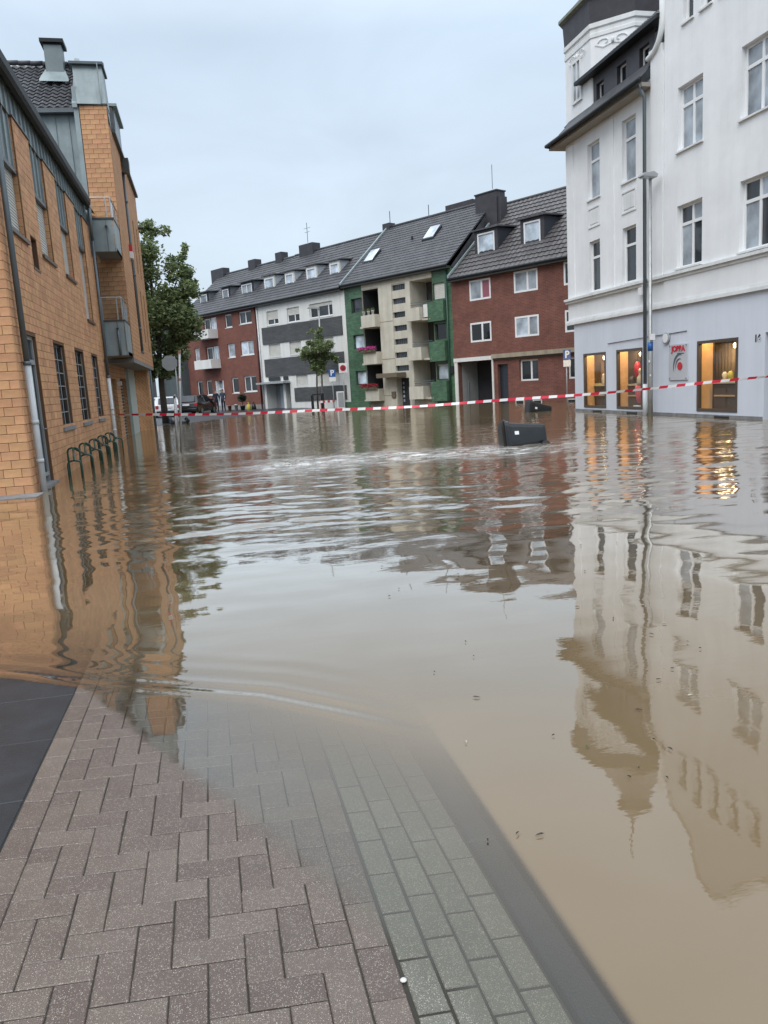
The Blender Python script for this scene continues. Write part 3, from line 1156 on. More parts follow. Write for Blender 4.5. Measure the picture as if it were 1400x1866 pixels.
part('wall', lambda mb: (FN.wall(mb, 14.7, 27.0, -0.5, 7.05, [h + (0.2,) for h in holesN[:5]] + [h + (RD,) for h in rec_h], o=-0.012),
                         FE.wall(mb, -12, -3.163, -0.5, 7.85, o=-0.012),
                         mb.quad((-3.32, 14.72, 7.04), (-3.32, 27, 7.04), (-3.17, 27, 7.04), (-3.17, 14.72, 7.04)),
                         FN.q(mb, [(27.0, -0.02, -0.5), (27.0, -9, -0.5), (27.0, -9, 7.8), (27.0, -0.02, 7.8)])), M_MORTAR, nb_)
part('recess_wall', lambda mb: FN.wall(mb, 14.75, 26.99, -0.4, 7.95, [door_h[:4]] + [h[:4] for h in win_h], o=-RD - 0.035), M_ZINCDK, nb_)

BW, BH = 0.310, 0.155
bricks = []


def lay(F, u0, u1, z0, z1, holes, key):
    r = 0
    z = z0
    while z < z1 - 0.03:
        zt = min(z + BH, z1)
        u = u0 - (BW / 2 if r % 2 else 0)
        while u < u1:
            a, b = max(u, u0), min(u + BW, u1)
            u += BW
            if b - a < 0.02:
                continue
            segs = [(a, b)]
            for h in holes:
                if h[2] < (z + zt) / 2 < h[3]:
                    ns = []
                    for (p, q) in segs:
                        if q <= h[0] or p >= h[1]:
                            ns.append((p, q))
                        else:
                            if p < h[0] - 0.015:
                                ns.append((p, h[0]))
                            if q > h[1] + 0.015:
                                ns.append((h[1], q))
                    segs = ns
            for (p, q) in segs:
                if q - p > 0.02:
                    bricks.append((key(F, (p + q) / 2, (z + zt) / 2), F, p, q, z, zt))
        z += BH
        r += 1


lay(FN, 14.70, 27.0, -0.32, 7.05, holesN, lambda F, u, z: u - 14.7 + 0.25 * abs(z - 2))
lay(FE, -12.0, -3.15, -0.32, 7.85, [], lambda F, u, z: (abs(u + 3.15) * 2.5 if u > -3.75 and z < 4.6 else 40 + abs(u)))
bricks.sort(key=lambda b: b[0])
BM = {}
JB = 0.0085
rest = MB()
for n, (k, F, p, q, z, zt) in enumerate(bricks):
    o_ut = random.uniform(-0.0015, 0.002)
    if n < 300:
        kk = (F is FN, round(q - p, 3), round(zt - z, 3))
        if kk not in BM:
            mb = MB()
            c = 0.006
            lu, lz = (q - p) / 2 - JB / 2, (zt - z) / 2 - JB / 2
            F0 = Fac((0, 0), F.D, F.N)
            L = [(-lu, -0.03, -lz), (lu, -0.03, -lz), (lu, -0.03, lz), (-lu, -0.03, lz), (-lu, -0.003, -lz), (lu, -0.003, -lz), (lu, -0.003, lz), (-lu, -0.003, lz),
                 (-lu + c, 0, -lz + c), (lu - c, 0, -lz + c), (lu - c, 0, lz - c), (-lu + c, 0, lz - c)]
            mb.add([F0.pt(*t_) for t_ in L], [(0, 1, 5, 4), (1, 2, 6, 5), (2, 3, 7, 6), (3, 0, 4, 7), (4, 5, 9, 8), (5, 6, 10, 9), (6, 7, 11, 10), (7, 4, 8, 11), (8, 9, 10, 11)],
                   [(t_[0], t_[2]) for t_ in L])
            tmp = mb.build('brick', M_ORBRICK)
            BM[kk] = tmp.data
            bpy.data.objects.remove(tmp)
        o = bpy.data.objects.new('brick', BM[kk])
        COL.objects.link(o)
        o.parent = nb_
        c3 = Vector(F.pt((p + q) / 2, o_ut, (z + zt) / 2)) - Vector(nb_.location)
        o.location = c3
    else:
        F.box(rest, p + JB / 2, q - JB / 2, -0.03, o_ut, z + JB / 2, zt - JB / 2, random.random())
o = rest.build('bricks', M_ORBRICK, nb_)
o['kind'] = 'stuff'
# brick side faces of the piers
for h in rec_h:
    rv = MB()
    z = h[2]
    while z < 7.04:
        for uu, s in ((h[1], -1), (h[0], 1)):
            FN.box(rv, uu, uu + s * 0.012, -RD, -0.032, z + JB / 2, min(z + BH, 7.05) - JB / 2, random.random())
        z += BH
    o = rv.build('pier_reveal_bricks', M_ORBRICK, nb_)
    o['kind'] = 'stuff'
    # roller shutter in the recess
    mb = MB()
    n = int((6.0 - h[2]) / 0.06)
    for i in range(n):
        a, b = h[2] + 0.03 + (5.97 - h[2]) * i / n, h[2] + 0.03 + (5.97 - h[2]) * (i + 1) / n
        FN.q(mb, [(h[0] + 0.03, -RD + 0.03, a), (h[1] - 0.03, -RD + 0.03, a), (h[1] - 0.03, -RD + 0.015, b), (h[0] + 0.03, -RD + 0.015, b)])
        FN.q(mb, [(h[0] + 0.03, -RD + 0.015, b), (h[1] - 0.03, -RD + 0.015, b), (h[1] - 0.03, -RD + 0.03, b), (h[0] + 0.03, -RD + 0.03, b)])
    part('shutter_box', lambda m2: FN.box(m2, h[0], h[1], -RD - 0.03, -0.03, 5.98, 6.058), M_FRAMEDK, nb_)
    mb.build('roller_shutter', M_ROLL, nb_)
    part('sill', lambda m2: FN.box(m2, h[0] - 0.03, h[1] + 0.03, -RD, 0.05, h[2] - 0.045, h[2] + 0.02), M_FRAMEBR, nb_)
# zinc cladding panels with standing seams
ZW = 2.9 / 7
u = 14.70
while u < 26.95:
    u1 = min(u + ZW, 26.98)
    cu = (u + u1) / 2
    zb = 7.06
    for h in rec_h:
        if h[0] - 0.1 < cu < h[1] + 0.1:
            zb = 6.06
    mb = MB()
    FN.box(mb, u + 0.004, u1 - 0.004, -RD - 0.03, -0.062 + random.uniform(0, .004), zb, 7.75)
    FN.box(mb, u1 - 0.014, u1 + 0.006, -RD - 0.02, -0.022, zb + 0.003, 7.74)
    mb.build('zinc_panel', M_ZINC, nb_)
    u = u1
for (a, b) in ((14.7, 15.55), (17.0, 18.45), (19.9, 21.35), (22.8, 24.25), (25.7, 27.0)):
    part('coping', lambda mb: FN.box(mb, a - 0.02, b + 0.02, -RD, 0.03, 7.052, 7.085), M_FRAMEDK, nb_)
# gutter
mb = MB()
prof = [(-0.03, 7.78), (-0.03, 7.62), (0.05, 7.55), (0.13, 7.56), (0.18, 7.63), (0.20, 7.76), (0.18, 7.77), (0.16, 7.66)]
for a, b in zip(prof, prof[1:]):
    FN.q(mb, [(14.3, a[0], a[1]), (26.75, a[0], a[1]), (26.75, b[0], b[1]), (14.3, b[0], b[1])])
FN.q(mb, [(26.75, p[0], p[1]) for p in prof])
mb.build('gutter', M_GUTTER, nb_)
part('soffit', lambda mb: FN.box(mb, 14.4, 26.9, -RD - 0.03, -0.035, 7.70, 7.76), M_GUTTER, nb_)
part('roof', lambda mb: (FN.q(mb, [(14.3, 0.05, 7.8), (29.0, 0.05, 7.8), (29.0, -5, 10.6), (14.3, -5, 10.6)]), FN.q(mb, [(14.3, -5, 10.6), (29.0, -5, 10.6), (29.0, -9, 8), (14.3, -9, 8)]),
                         FN.q(mb, [(14.7, -0.0, 7.8), (14.7, -9, 7.8), (14.7, -5, 10.55)])), M_TILE, nb_)


def downpipe(root, F, u, o, ztop, zw, m_top=M_PIPEG):
    part('downpipe', lambda mb: mb.tube([F.pt(u, o, zw), F.pt(u, o, ztop)], 0.052, 10), m_top, root, smooth=True)
    q = part('downpipe_sleeve', lambda mb: mb.tube([F.pt(u, o, -0.4), F.pt(u, o, zw + 0.02)], 0.062, 10), M_PIPEW, root, smooth=True)
    for z in (zw + 0.02, 1.25, 0.55):
        part('collar', lambda mb: mb.tube([F.pt(u, o, z - 0.035), F.pt(u, o, z + 0.035)], 0.072, 10), M_PIPEG if z > zw else M_PIPEW, root, smooth=True)


downpipe(nb_, FN, 15.06, 0.09, 7.58, 2.28)
downpipe(nb_, FN, 27.02, 0.08, 6.6, 2.28)
part('downpipe', lambda mb: mb.tube([FN.pt(27.02, 0.08, 6.6), FN.pt(26.72, 0.12, 6.95), FN.pt(26.70, 0.12, 7.5)], 0.05, 10), M_PIPEG, nb_, smooth=True)
# grilled door
d = MB()
FN.box(d, 15.45, 15.52, -0.14, -0.07, 0, 2.87)
FN.box(d, 16.53, 16.6, -0.14, -0.07, 0, 2.87)
FN.box(d, 15.52, 16.53, -0.14, -0.07, 2.80, 2.87)
FN.box(d, 15.52, 16.53, -0.135, -0.065, 2.33, 2.42)
FN.box(d, 15.52, 16.53, -0.135, -0.065, 0.16, 0.22)
dd = d.build('door', M_FRAMEGR, nb_)
part('door_leaf', lambda mb: FN.box(mb, 15.52, 16.53, -0.17, -0.15, -0.02, 2.80), mat('door_leaf', (0.07, 0.08, 0.085), 0.5), dd)
for i in range(14):
    uu = 15.55 + i * 0.073
    part('bar', lambda mb: FN.box(mb, uu, uu + 0.012, -0.118, -0.100, 0.22, 2.8), M_PIPEG, dd)
part('door_handle', lambda mb: mb.tube([FN.pt(16.48, -0.07, 1.08), FN.pt(16.48, 0.0, 1.08), FN.pt(16.36, 0.0, 1.08)], 0.012, 6), M_STEEL, dd)
part('threshold', lambda mb: FN.box(mb, 15.4, 16.65, -0.2, 0.08, -0.25, 0.03), M_STONE, nb_)
for h in win_h:
    wo = window(nb_, FN, h[0] + 0.01, h[1] - 0.01, h[2] + 0.02, h[3] - 0.01, o=-0.11, fw=0.05, mull=(0.5,), frame=M_FRAMEDK, glass=M_GLASSDK)
    part('sill', lambda mb: FN.box(mb, h[0] - 0.06, h[1] + 0.06, -0.15, 0.045, h[2] - 0.07, h[2] + 0.015), M_STONE, wo)
    for i in range(1, 6):
        zz = h[2] + 0.05 + (h[3] - h[2] - 0.1) * i / 6
        part('grille_bar', lambda mb: FN.box(mb, h[0] + 0.05, h[1] - 0.05, -0.09, -0.075, zz - 0.01, zz + 0.01), M_FRAMEGR, wo)
    for i in (0, 1, 2):
        uu = h[0] + 0.06 + (h[1] - h[0] - 0.14) * i / 2
        part('grille_bar', lambda mb: FN.box(mb, uu, uu + 0.018, -0.074, -0.06, h[2] + 0.04, h[3] - 0.04), M_FRAMEGR, wo)
window(nb_, FN, small_h[0], small_h[1], small_h[2], small_h[3], o=-0.1, mull=(), frame=M_FRAMEBR, glass=M_GLASSDK)
part('lintel', lambda mb: FN.box(mb, small_h[0] - 0.03, small_h[1] + 0.03, -0.02, 0.012, small_h[2] - 0.05, small_h[2] - 0.01), M_FRAMEBR, nb_)
part('step', lambda mb: mb.box(-12, -2.98, 14.05, 14.66, -0.3, 0.012), M_STONE, nb_)

# ================================================================== LEFT: TALL BUILDING WITH BALCONIES
FT = Fac((-2.35 + 2.35 * DX.x, 29.0 + 2.35 * DX.y), DX, (DX.y, -DX.x))         # camera-facing, u = x
FS = Fac((-2.35, 0), (0, 1), (1, 0))         # street side, u = y
FG = Fac((-3.15, 0), (0, 1), (1, 0))         # recessed ground floor
tb = thing('corner_apartment_building', (-2.35, 29.0, 0), 'tall orange brick apartment building with zinc balconies overhanging its ground floor', 'building')
slits = [(35.6, 36.1, 3.9, 6.1), (35.6, 36.1, 6.8, 9.0), (37.4, 37.9, 3.6, 6.1), (37.4, 37.9, 6.8, 9.0)]
part('side_wall', lambda mb: (FS.wall(mb, 29.0, 39.4, 2.95, 10.75, slits + [(32.6, 34.0, 3.3, 10.74, 0.10)], depth=0.15),
                              FS.q(mb, [(32.6, -0.1, 3.3), (34.0, -0.1, 3.3), (34.0, -0.1, 10.74), (32.6, -0.1, 10.74)]),
                              FS.q(mb, [(39.4, 0, 2.95), (39.4, -8, 2.95), (39.4, -8, 10.75), (39.4, 0, 10.75)])), M_ORBRICKT, tb)
for h in slits:
    window(tb, FS, h[0], h[1], h[2], h[3], o=-0.1, mull=(), trans=0.5, frame=M_FRAMEBR, glass=M_GLASSDK)
part('front_backing', lambda mb: FT.box(mb, -3.26, -2.356, -0.04, -0.012, 2.95, 11.31), M_MORTAR, tb)
r = 0
z = 2.96
fbm = {}
while z < 11.2:
    u = -3.24 - (BW / 2 if r % 2 else 0)
    while u < -2.35:
        a, b = max(u, -3.24), min(u + BW, -2.35)
        u += BW
        if b - a < 0.03:
            continue
        kk = round(b - a, 3)
        if kk not in fbm:
            m2 = MB()
            lu, lz = (b - a) / 2 - 0.005, BH / 2 - 0.005
            Fac((0, 0), DX, (DX.y, -DX.x)).box(m2, -lu, lu, -0.03, 0, -lz, lz)
            tmp = m2.build('brick', M_ORBRICK)
            fbm[kk] = tmp.data
            bpy.data.objects.remove(tmp)
        o = bpy.data.objects.new('brick', fbm[kk])
        COL.objects.link(o)
        o.parent = tb
        o.location = Vector(FT.pt((a + b) / 2, random.uniform(-.002, .002), z + BH / 2)) - Vector(tb.location)
    z += BH
    r += 1
part('soffit', lambda mb: mb.box(-3.6, -2.352, 28.9, 39.4, 2.80, 2.948), M_GREYSOF, tb)
# zinc front left of the brick, tiled roof, dormer
for i in range(9):
    a = -3.24 - (i + 1) * 0.44
    mb = MB()
    FT.box(mb, a + 0.004, a + 0.436, -0.35, -0.28, 6.5, 11.16)
    FT.box(mb, a + 0.425, a + 0.45, -0.30, -0.24, 6.5, 11.15)
    mb.build('zinc_panel', M_ZINC, tb)
part('corner_strip', lambda mb: FT.box(mb, -3.42, -3.262, -0.64, 0.01, 6.5, 11.9), M_ZINC, tb)
part('gutter', lambda mb: FT.box(mb, -7.4, -3.42, -0.28, 0.02, 11.10, 11.24), M_ZINCDK, tb)
rt_ = part('roof', lambda mb: (FT.q(mb, [(-9, -0.1, 11.20), (-3.45, -0.1, 11.20), (-3.45, -2.3, 13.36), (-9, -2.3, 13.36)]),
                               FT.q(mb, [(-9, -2.3, 13.36), (-3.6, -2.3, 13.36), (-3.6, -6, 10.8), (-9, -6, 10.8)]),
                               FT.q(mb, [(-2.75, -1.0, 12.6), (-3.45, -1.0, 12.6), (-3.45, -2.3, 13.37), (-2.75, -2.3, 13.37)]),
                               FS.q(mb, [(30.0, 0.05, 10.8), (39.4, 0.05, 10.8), (39.4, -2.6, 13.3), (31.4, -2.6, 13.3)]),
                               FS.q(mb, [(39.4, 0.05, 10.8), (39.4, -2.6, 13.3), (39.4, -6, 10.8)])), M_TILE, tb)
mb = MB()
tile_roof(mb, FT, -7.4, -3.46, -0.02, 11.25, -2.3, 13.42, 0.26, 0.245, 0.03, 0.045, 6)
o = mb.build('roof_tiles', M_TILE, rt_, smooth=False)
o['kind'] = 'stuff'
mb = MB()
tile_roof(mb, FT, -3.40, -2.75, -1.0, 12.66, -2.3, 13.42, 0.26, 0.245, 0.03, 0.045, 6)
o = mb.build('roof_tiles', M_TILE, rt_)
o['kind'] = 'stuff'
for i in range(12):
    a = -7.4 + i * 0.41
    part('ridge_tile', lambda mb: mb.tube([(a, 31.3, 13.40), (a + 0.42, 31.3, 13.42)], 0.085, 8), M_TILE, rt_, smooth=True)
part('verge', lambda mb: mb.prism([(-3.44, 29.0, 11.22), (-3.44, 31.25, 13.44), (-3.44, 31.25, 13.6), (-3.44, 29.0, 11.36)], (0.16, 0, 0)), M_ZINC, tb)
part('mansard_front', lambda mb: mb.prism([(-3.27, 28.97, 11.33), (-2.335, 28.97, 11.33), (-2.40, 29.25, 12.62), (-3.33, 29.25, 12.62)], (0, 1.0, 0)), M_ZINC, tb)
part('mansard_cap', lambda mb: mb.box(-3.42, -2.33, 29.1, 30.4, 12.62, 12.70), M_ZINCDK, tb)
part('mansard_side', lambda mb: mb.prism([(-2.35, 28.98, 11.33), (-2.35, 30.0, 10.80), (-2.42, 30.4, 12.6), (-2.40, 29.25, 12.62)], (-0.05, 0, 0)), M_ZINC, tb)
part('mansard_seam', lambda mb: mb.box(-2.52, -2.49, 28.93, 28.96, 11.34, 12.6), M_ZINC, tb)
part('coping', lambda mb: FT.box(mb, -3.28, -2.31, -0.05, 0.04, 11.30, 11.345), M_FRAMEDK, tb)
ch_ = part('chimney', lambda mb: mb.box(-4.36, -3.78, 30.7, 31.3, 12.6, 13.80), mat('chimney_zinc', (0.17, 0.205, 0.21), 0.5, 0.2, var=0.15), tb)
part('chimney_cap', lambda mb: (mb.box(-4.46, -3.68, 30.6, 31.4, 13.86, 13.98), mb.box(-4.36, -3.78, 30.7, 31.3, 13.80, 13.86)), M_GUTTER, ch_)
part('chimney_flashing', lambda mb: mb.prism([(-4.55, 30.2, 12.45), (-3.6, 30.2, 12.45), (-3.75, 30.69, 12.92), (-4.4, 30.69, 12.92)], (0, 0.12, 0.12)), M_ZINC, ch_)
part('eaves_gutter', lambda mb: FS.box(mb, 30.0, 39.4, -0.02, 0.12, 10.75, 10.86), M_ZINCDK, tb)
dm = part('dormer', lambda mb: FS.box(mb, 33.6, 35.9, -3, -0.12, 10.87, 12.75), M_ZINC, tb)
part('dormer_roof', lambda mb: FS.box(mb, 33.4, 36.1, -3, 0.02, 12.75, 12.85), M_ZINC, dm)
part('dormer_cheek', lambda mb: FS.box(mb, 33.42, 33.59, -3, -0.16, 10.87, 12.7), M_TILE, dm)
part('rain_head', lambda mb: mb.prism([FS.pt(33.0, 0.02, 10.75), FS.pt(33.6, 0.02, 10.75), FS.pt(33.45, 0.02, 10.25), FS.pt(33.15, 0.02, 10.25)], (0.24, 0, 0)), M_ZINCDK, tb)
part('downpipe', lambda mb: mb.tube([FS.pt(33.3, 0.0, 10.3), FS.pt(33.3, 0.0, 3.3)], 0.055, 10), M_PIPEG, tb, smooth=True)
for z in (9.2, 6.4, 4.3, 3.35):
    part('pipe_clamp', lambda mb: mb.tube([FS.pt(33.3, 0.0, z - .04), FS.pt(33.3, 0.0, z + .04)], 0.072, 10), M_PIPEG, tb, smooth=True)
al = part('alarm_box', lambda mb: FS.box(mb, 32.1, 32.45, 0, 0.12, 7.12, 7.36), M_RED, tb)
part('alarm_base', lambda mb: FS.box(mb, 32.1, 32.45, 0, 0.12, 6.86, 7.11), M_SIGNW, al)
part('wall_lamp', lambda mb: mb.tube([FS.pt(38.9, 0, 9.3), FS.pt(38.9, 0.25, 9.3)], 0.07, 8), M_FRAMEDK, tb)


def balcony(zb, zt, zr, glazed):
    y0, x0, x1 = 27.35, -3.08, -2.38
    b = part('balcony', lambda mb: mb.box(x0, x1, y0 + 0.0, 29.0, zb - 0.002, zb + 0.12), M_GREYSOF, tb)
    part('front_panel', lambda mb: mb.box(x0, x1 - 0.05, y0 - 0.03, y0, zb + 0.0, zt), M_ZINC, b)
    part('side_panel', lambda mb: mb.box(x1 - 0.03, x1, y0 - 0.03, 28.99, zb + 0.0, zt), M_ZINC, b)
    part('seam', lambda mb: mb.box(x0 + 0.44, x0 + 0.46, y0 - 0.045, y0 - 0.031, zb, zt), M_PIPEG, b)
    part('cap_rail', lambda mb: (mb.box(x0, x1 + 0.02, y0 - 0.06, y0 + 0.03, zt, zt + 0.05), mb.box(x1 - 0.06, x1 + 0.02, y0 + 0.031, 28.98, zt, zt + 0.05)), M_FRAMEDK, b)
    part('handrail', lambda mb: (mb.tube([(x0, y0, zr), (x1 - 0.05, y0, zr), (x1 - 0.05, 28.98, zr)], 0.025, 8)), M_STEEL, b)
    for (px, py) in ((x0 + 0.03, y0), (x1 - 0.05, y0), (x1 - 0.2, y0), (x1 - 0.05, 28.1), (x1 - 0.05, 28.9)):
        part('post', lambda mb: mb.box(px - 0.018, px + 0.018, py - 0.018, py + 0.018, zt + 0.05, zr), M_STEEL, b)
    part('glass_panel', lambda mb: mb.quad((x1 - 0.05, y0 + 0.05, zt + 0.08), (x1 - 0.05, 28.9, zt + 0.08), (x1 - 0.05, 28.9, zr - 0.06), (x1 - 0.05, y0 + 0.05, zr - 0.06)), M_GLASSC if glazed else M_CLEAR, b)
    part('spout', lambda mb: mb.tube([(x0 + 0.45, y0 - 0.03, zt - 0.22), (x0 + 0.45, y0 - 0.14, zt - 0.24)], 0.04, 8), M_FRAMEDK, b)
    if glazed:
        part('side_pipe', lambda mb: mb.tube([(x0 + 0.46, y0 - 0.09, zt - 0.25), (x0 + 0.46, y0 - 0.09, zb)], 0.04, 8), M_PIPEG, b, smooth=True)


balcony(6.30, 7.30, 7.97, False)
balcony(2.98, 4.08, 4.85, True)
# ground floor under the overhang
gshut = (32.3, 34.7, -0.1, 2.35)
gdoor = (29.4, 30.9, -0.1, 2.3)
part('ground_floor_wall', lambda mb: (FG.wall(mb, 27.08, 34.7, -0.5, 2.80, [gshut, gdoor], o=-0.1, depth=0.2)), M_ORBRICKT, tb)
part('pier', lambda mb: FG.box(mb, 38.3, 39.4, -0.1, 0.55, -0.5, 2.8), M_ORBRICKT, tb)
gs = part('roller_grille', lambda mb: FG.box(mb, gshut[0], gshut[1], -0.36, -0.30, -0.1, 2.35), M_DARKIN, tb)
for i in range(18):
    z = 0.02 + i * 0.13
    part('slat', lambda mb: FG.box(mb, gshut[0], gshut[1], -0.295, -0.25, z, z + 0.05), M_STEEL, gs)
part('door', lambda mb: FG.box(mb, gdoor[0], gdoor[1], -0.3, -0.24, -0.1, 2.3), mat('notice_door', (0.22, 0.22, 0.21), 0.6), tb)
part('entrance_panel', lambda mb: FG.box(mb, 34.72, 37.6, -0.3, 0.02, -0.4, 2.8), mat('pale_green_render', (0.42, 0.47, 0.43), 0.8), tb)
part('lamp', lambda mb: FG.box(mb, 31.2, 31.4, -0.1, 0.05, 2.05, 2.2), M_SIGNW, tb)
part('downpipe', lambda mb: mb.tube([FG.pt(39.55, 0.6, -0.4), FG.pt(39.55, 0.6, 2.9)], 0.06, 8), M_PIPEG, tb, smooth=True)
part('infill_wall', lambda mb: FN.wall(mb, 27.02, 29.0, -0.5, 7.6, o=-0.30), M_ZINC, tb)

# ================================================================== RIGHT: WHITE CORNER BUILDING
FW = Fac((14.55, 0), (0, 1), (-1, 0))        # u = y
wb = thing('corner_building', (14.55, 23.4, 0), 'white stucco corner building with shop windows, mansard roof and slate-banded tower', 'building')
Wwin = [(20.70, 21.90, 7.88, 9.67), (17.75, 19.08, 7.88, 9.67), (20.68, 21.92, 4.50, 6.33), (17.75, 19.05, 4.50, 6.33), (14.9, 16.2, 7.88, 9.67), (14.9, 16.2, 4.50, 6.33)]
Wlwin = [(26.74, 27.64, 7.80, 9.75), (24.33, 25.20, 7.80, 9.80), (26.78, 27.58, 4.48, 6.31), (24.33, 25.20, 4.48, 6.33)]
Wtop = [(21.18, 21.66, 11.33, 12.45), (20.35, 20.83, 11.33, 12.6), (19.5, 19.98, 11.33, 12.7), (18.65, 19.13, 11.33, 12.6), (17.8, 18.28, 11.33, 12.45)]
shops = [(26.38, 28.10, 0.15, 2.22), (23.90, 25.60, 0.15, 2.24), (19.04, 20.88, 0.17, 2.25)]
wdoor = (16.7, 17.98, -0.2, 2.3)
part('wall', lambda mb: (FW.wall(mb, 13.0, 22.6, 3.45, 12.0, [h + (0.2,) for h in Wwin] + [h + (0.2,) for h in Wtop if h[3] < 12.0], o=0.0) if False else None,
                         FW.wall(mb, 22.6, 29.4, 3.45, 10.5, [h + (0.2,) for h in Wlwin], o=0.0),
                         FW.wall(mb, 13.0, 22.6, 3.45, 12.9, [h + (0.2,) for h in Wwin + Wtop], o=0.06),
                         FW.q(mb, [(22.6, 0.06, 3.45), (22.6, -2.0, 3.45), (22.6, -2.0, 12.9), (22.6, 0.06, 12.9)]),
                         FW.q(mb, [(29.4, 0, 3.45), (29.4, -9, 3.45), (29.4, -9, 10.5), (29.4, 0, 10.5)]),
                         FW.q(mb, [(13.0, 0, -0.3), (13.0, -9, -0.3), (13.0, -9, 12.9), (13.0, 0, 12.9)])), M_PLAST, wb)
gab = [(22.6, 12.9), (22.15, 13.0), (22.1, 13.55), (21.6, 13.75), (21.0, 14.4), (20.4, 15.15), (19.7, 15.55), (19.0, 15.15), (18.4, 14.4), (17.8, 13.75), (17.3, 13.55), (17.25, 13.0), (16.8, 12.9)]
part('gable', lambda mb: mb.prism([FW.pt(a, 0.058, b) for a, b in gab], (0.5, 0, 0)), M_PLAST, wb)
part('gable_coping', lambda mb: [mb.tube([FW.pt(a[0], -0.1, a[1]), FW.pt(b[0], -0.1, b[1])], 0.22, 6) for a, b in zip(gab[1:-1], gab[2:-1])], M_TRIM, wb)
part('ground_floor_wall', lambda mb: (FW.wall(mb, 13.0, 28.87, -0.4, 3.44, [h + (0.05,) for h in shops] + [wdoor + (0.4,)], o=0.03),
                                      FW.q(mb, [(28.87, 0.03, -0.4), (28.87, -9, -0.4), (28.87, -9, 3.44), (28.87, 0.03, 3.44)]),
                                      FW.q(mb, [(28.86, 0.03, 3.43), (29.4, 0.0, 3.45), (29.4, -9, 3.45), (28.86, -9, 3.43)])), M_PLASTB, wb)
for (a, b) in ((13.0, 16.68), (18.0, 28.90)):
    z1 = 0.085
    u = b
    while u > a + 0.1:
        u2 = max(a, u - random.uniform(0.9, 1.4))
        part('plinth_stone', lambda mb: FW.box(mb, u2 + 0.004, u - 0.004, -0.1, 0.065 + random.uniform(-.004, .004), -0.4, z1), M_STONE, wb)
        u = u2
for (z0, z1, d) in ((3.40, 3.50, 0.13), (3.50, 3.58, 0.07), (4.24, 4.33, 0.10), (4.33, 4.42, 0.17)):
    part('cornice', lambda mb: FW.box(mb, 13.0, 29.45, -0.02, d, z0 + 0.001, z1 - 0.001), M_TRIM, wb)
for k, h in enumerate(Wwin):
    window(wb, FW, h[0], h[1], h[2], h[3], o=-0.08, fw=0.075, mull=(0.5,), trans=0.70, glass=[M_GLASSC, M_GLASSC] if h[2] > 7 else [M_GLASS, M_GLASSC, M_GLASSC, M_GLASS], sill=0.13)
for h in Wlwin:
    window(wb, FW, h[0], h[1], h[2], h[3], o=-0.12, fw=0.07, mull=(), trans=0.68, glass=[M_GLASSC] if h[2] > 7 else [M_GLASS, M_GLASSDK], sill=0.06)
for h in Wtop:
    window(wb, FW, h[0], h[1], h[2], h[3], o=-0.08, fw=0.06, mull=(), glass=M_GLASS, sill=0.12)
# vertical strips and stucco panels on the left section
for (a, b) in ((28.75, 29.3), (25.72, 26.2), (23.36, 23.7)):
    part('lesene', lambda mb: FW.box(mb, a, b, -0.01, 0.035, 4.42, 10.1), M_PLAST, wb)
part('lesene', lambda mb: FW.box(mb, 22.62, 23.30, -0.01, 0.10, 4.425, 11.0), M_PLAST, wb)
for (a, b, z0, z1) in ((24.3, 25.22, 6.78, 7.5), (26.75, 27.62, 6.78, 7.5)):
    pn = MB()
    for (p, q, r0, r1) in ((a, b, z0, z0 + .05), (a, b, z1 - .05, z1), (a, a + .05, z0 + .05, z1 - .05), (b - .05, b, z0 + .05, z1 - .05)):
        FW.box(pn, p, q, -0.01, 0.03, r0, r1)
    FW.box(pn, a + .14, b - .14, -0.01, 0.02, z0 + .13, z1 - .13)
    pn.build('stucco_panel', M_TRIM, wb)
# volute between the two sections
pts = []
for i in range(9):
    a = i / 8 * math.pi / 2
    pts.append(FW.pt(22.62 + 0.75 * (1 - math.sin(a)), 0.12, 11.9 - 0.85 * math.cos(a)))
part('volute', lambda mb: mb.tube([FW.pt(23.42, 0.12, 11.03)] + pts + [FW.pt(22.62, 0.12, 13.2)], 0.09, 8), M_TRIM, wb, smooth=True)
part('volute_block', lambda mb: FW.box(mb, 22.7, 23.4, -0.2, 0.10, 11.0, 11.25), M_TRIM, wb)
# mansard of the left section
ef = part('eave_soffit', lambda mb: FW.box(mb, 23.28, 30.0, -0.4, 0.42, 10.22, 10.34), mat('soffit_brown', (0.30, 0.28, 0.25), 0.8), wb)
prof = [(0.55, 10.36), (0.42, 10.50), (0.22, 10.68), (0.06, 10.90), (-0.02, 11.05)]
mb = MB()
for (a, b) in zip(prof, prof[1:]):
    ya, yb = 29.95 + a[0] * 0.9, 29.95 + b[0] * 0.9
    FW.q(mb, [(23.35, a[0], a[1]), (ya - 0.6, a[0], a[1]), (yb - 0.9, b[0], b[1]), (23.35, b[0], b[1])])
    mb.quad(FW.pt(ya - 0.6, a[0], a[1]), FW.pt(ya - 0.6, -6, a[1]), FW.pt(yb - 0.9, -6, b[1]), FW.pt(yb - 0.9, b[0], b[1]))
mb.build('flared_roof', M_TILE, wb, smooth=True)
part('gutter', lambda mb: (mb.tube([FW.pt(23.1, 0.58, 10.36), FW.pt(29.9, 0.58, 10.36), FW.pt(29.95, 0.4, 10.36), FW.pt(29.9, -4, 10.36)], 0.075, 8)), M_GUTTER, wb, smooth=True)
mz = [(26.50, 27.02, 11.02, 11.62), (25.0, 25.6, 11.06, 11.66), (23.62, 24.2, 11.06, 11.66)]
sl = part('slate_storey', lambda mb: (FW.wall(mb, 23.3, 28.0, 10.95, 12.0, [h + (0.25,) for h in mz], o=-0.06)), M_SLATE, wb)
for h in mz:
    window(wb, FW, h[0], h[1], h[2], h[3], o=-0.20, fw=0.06, mull=(), glass=M_GLASSDK)
mb = MB()
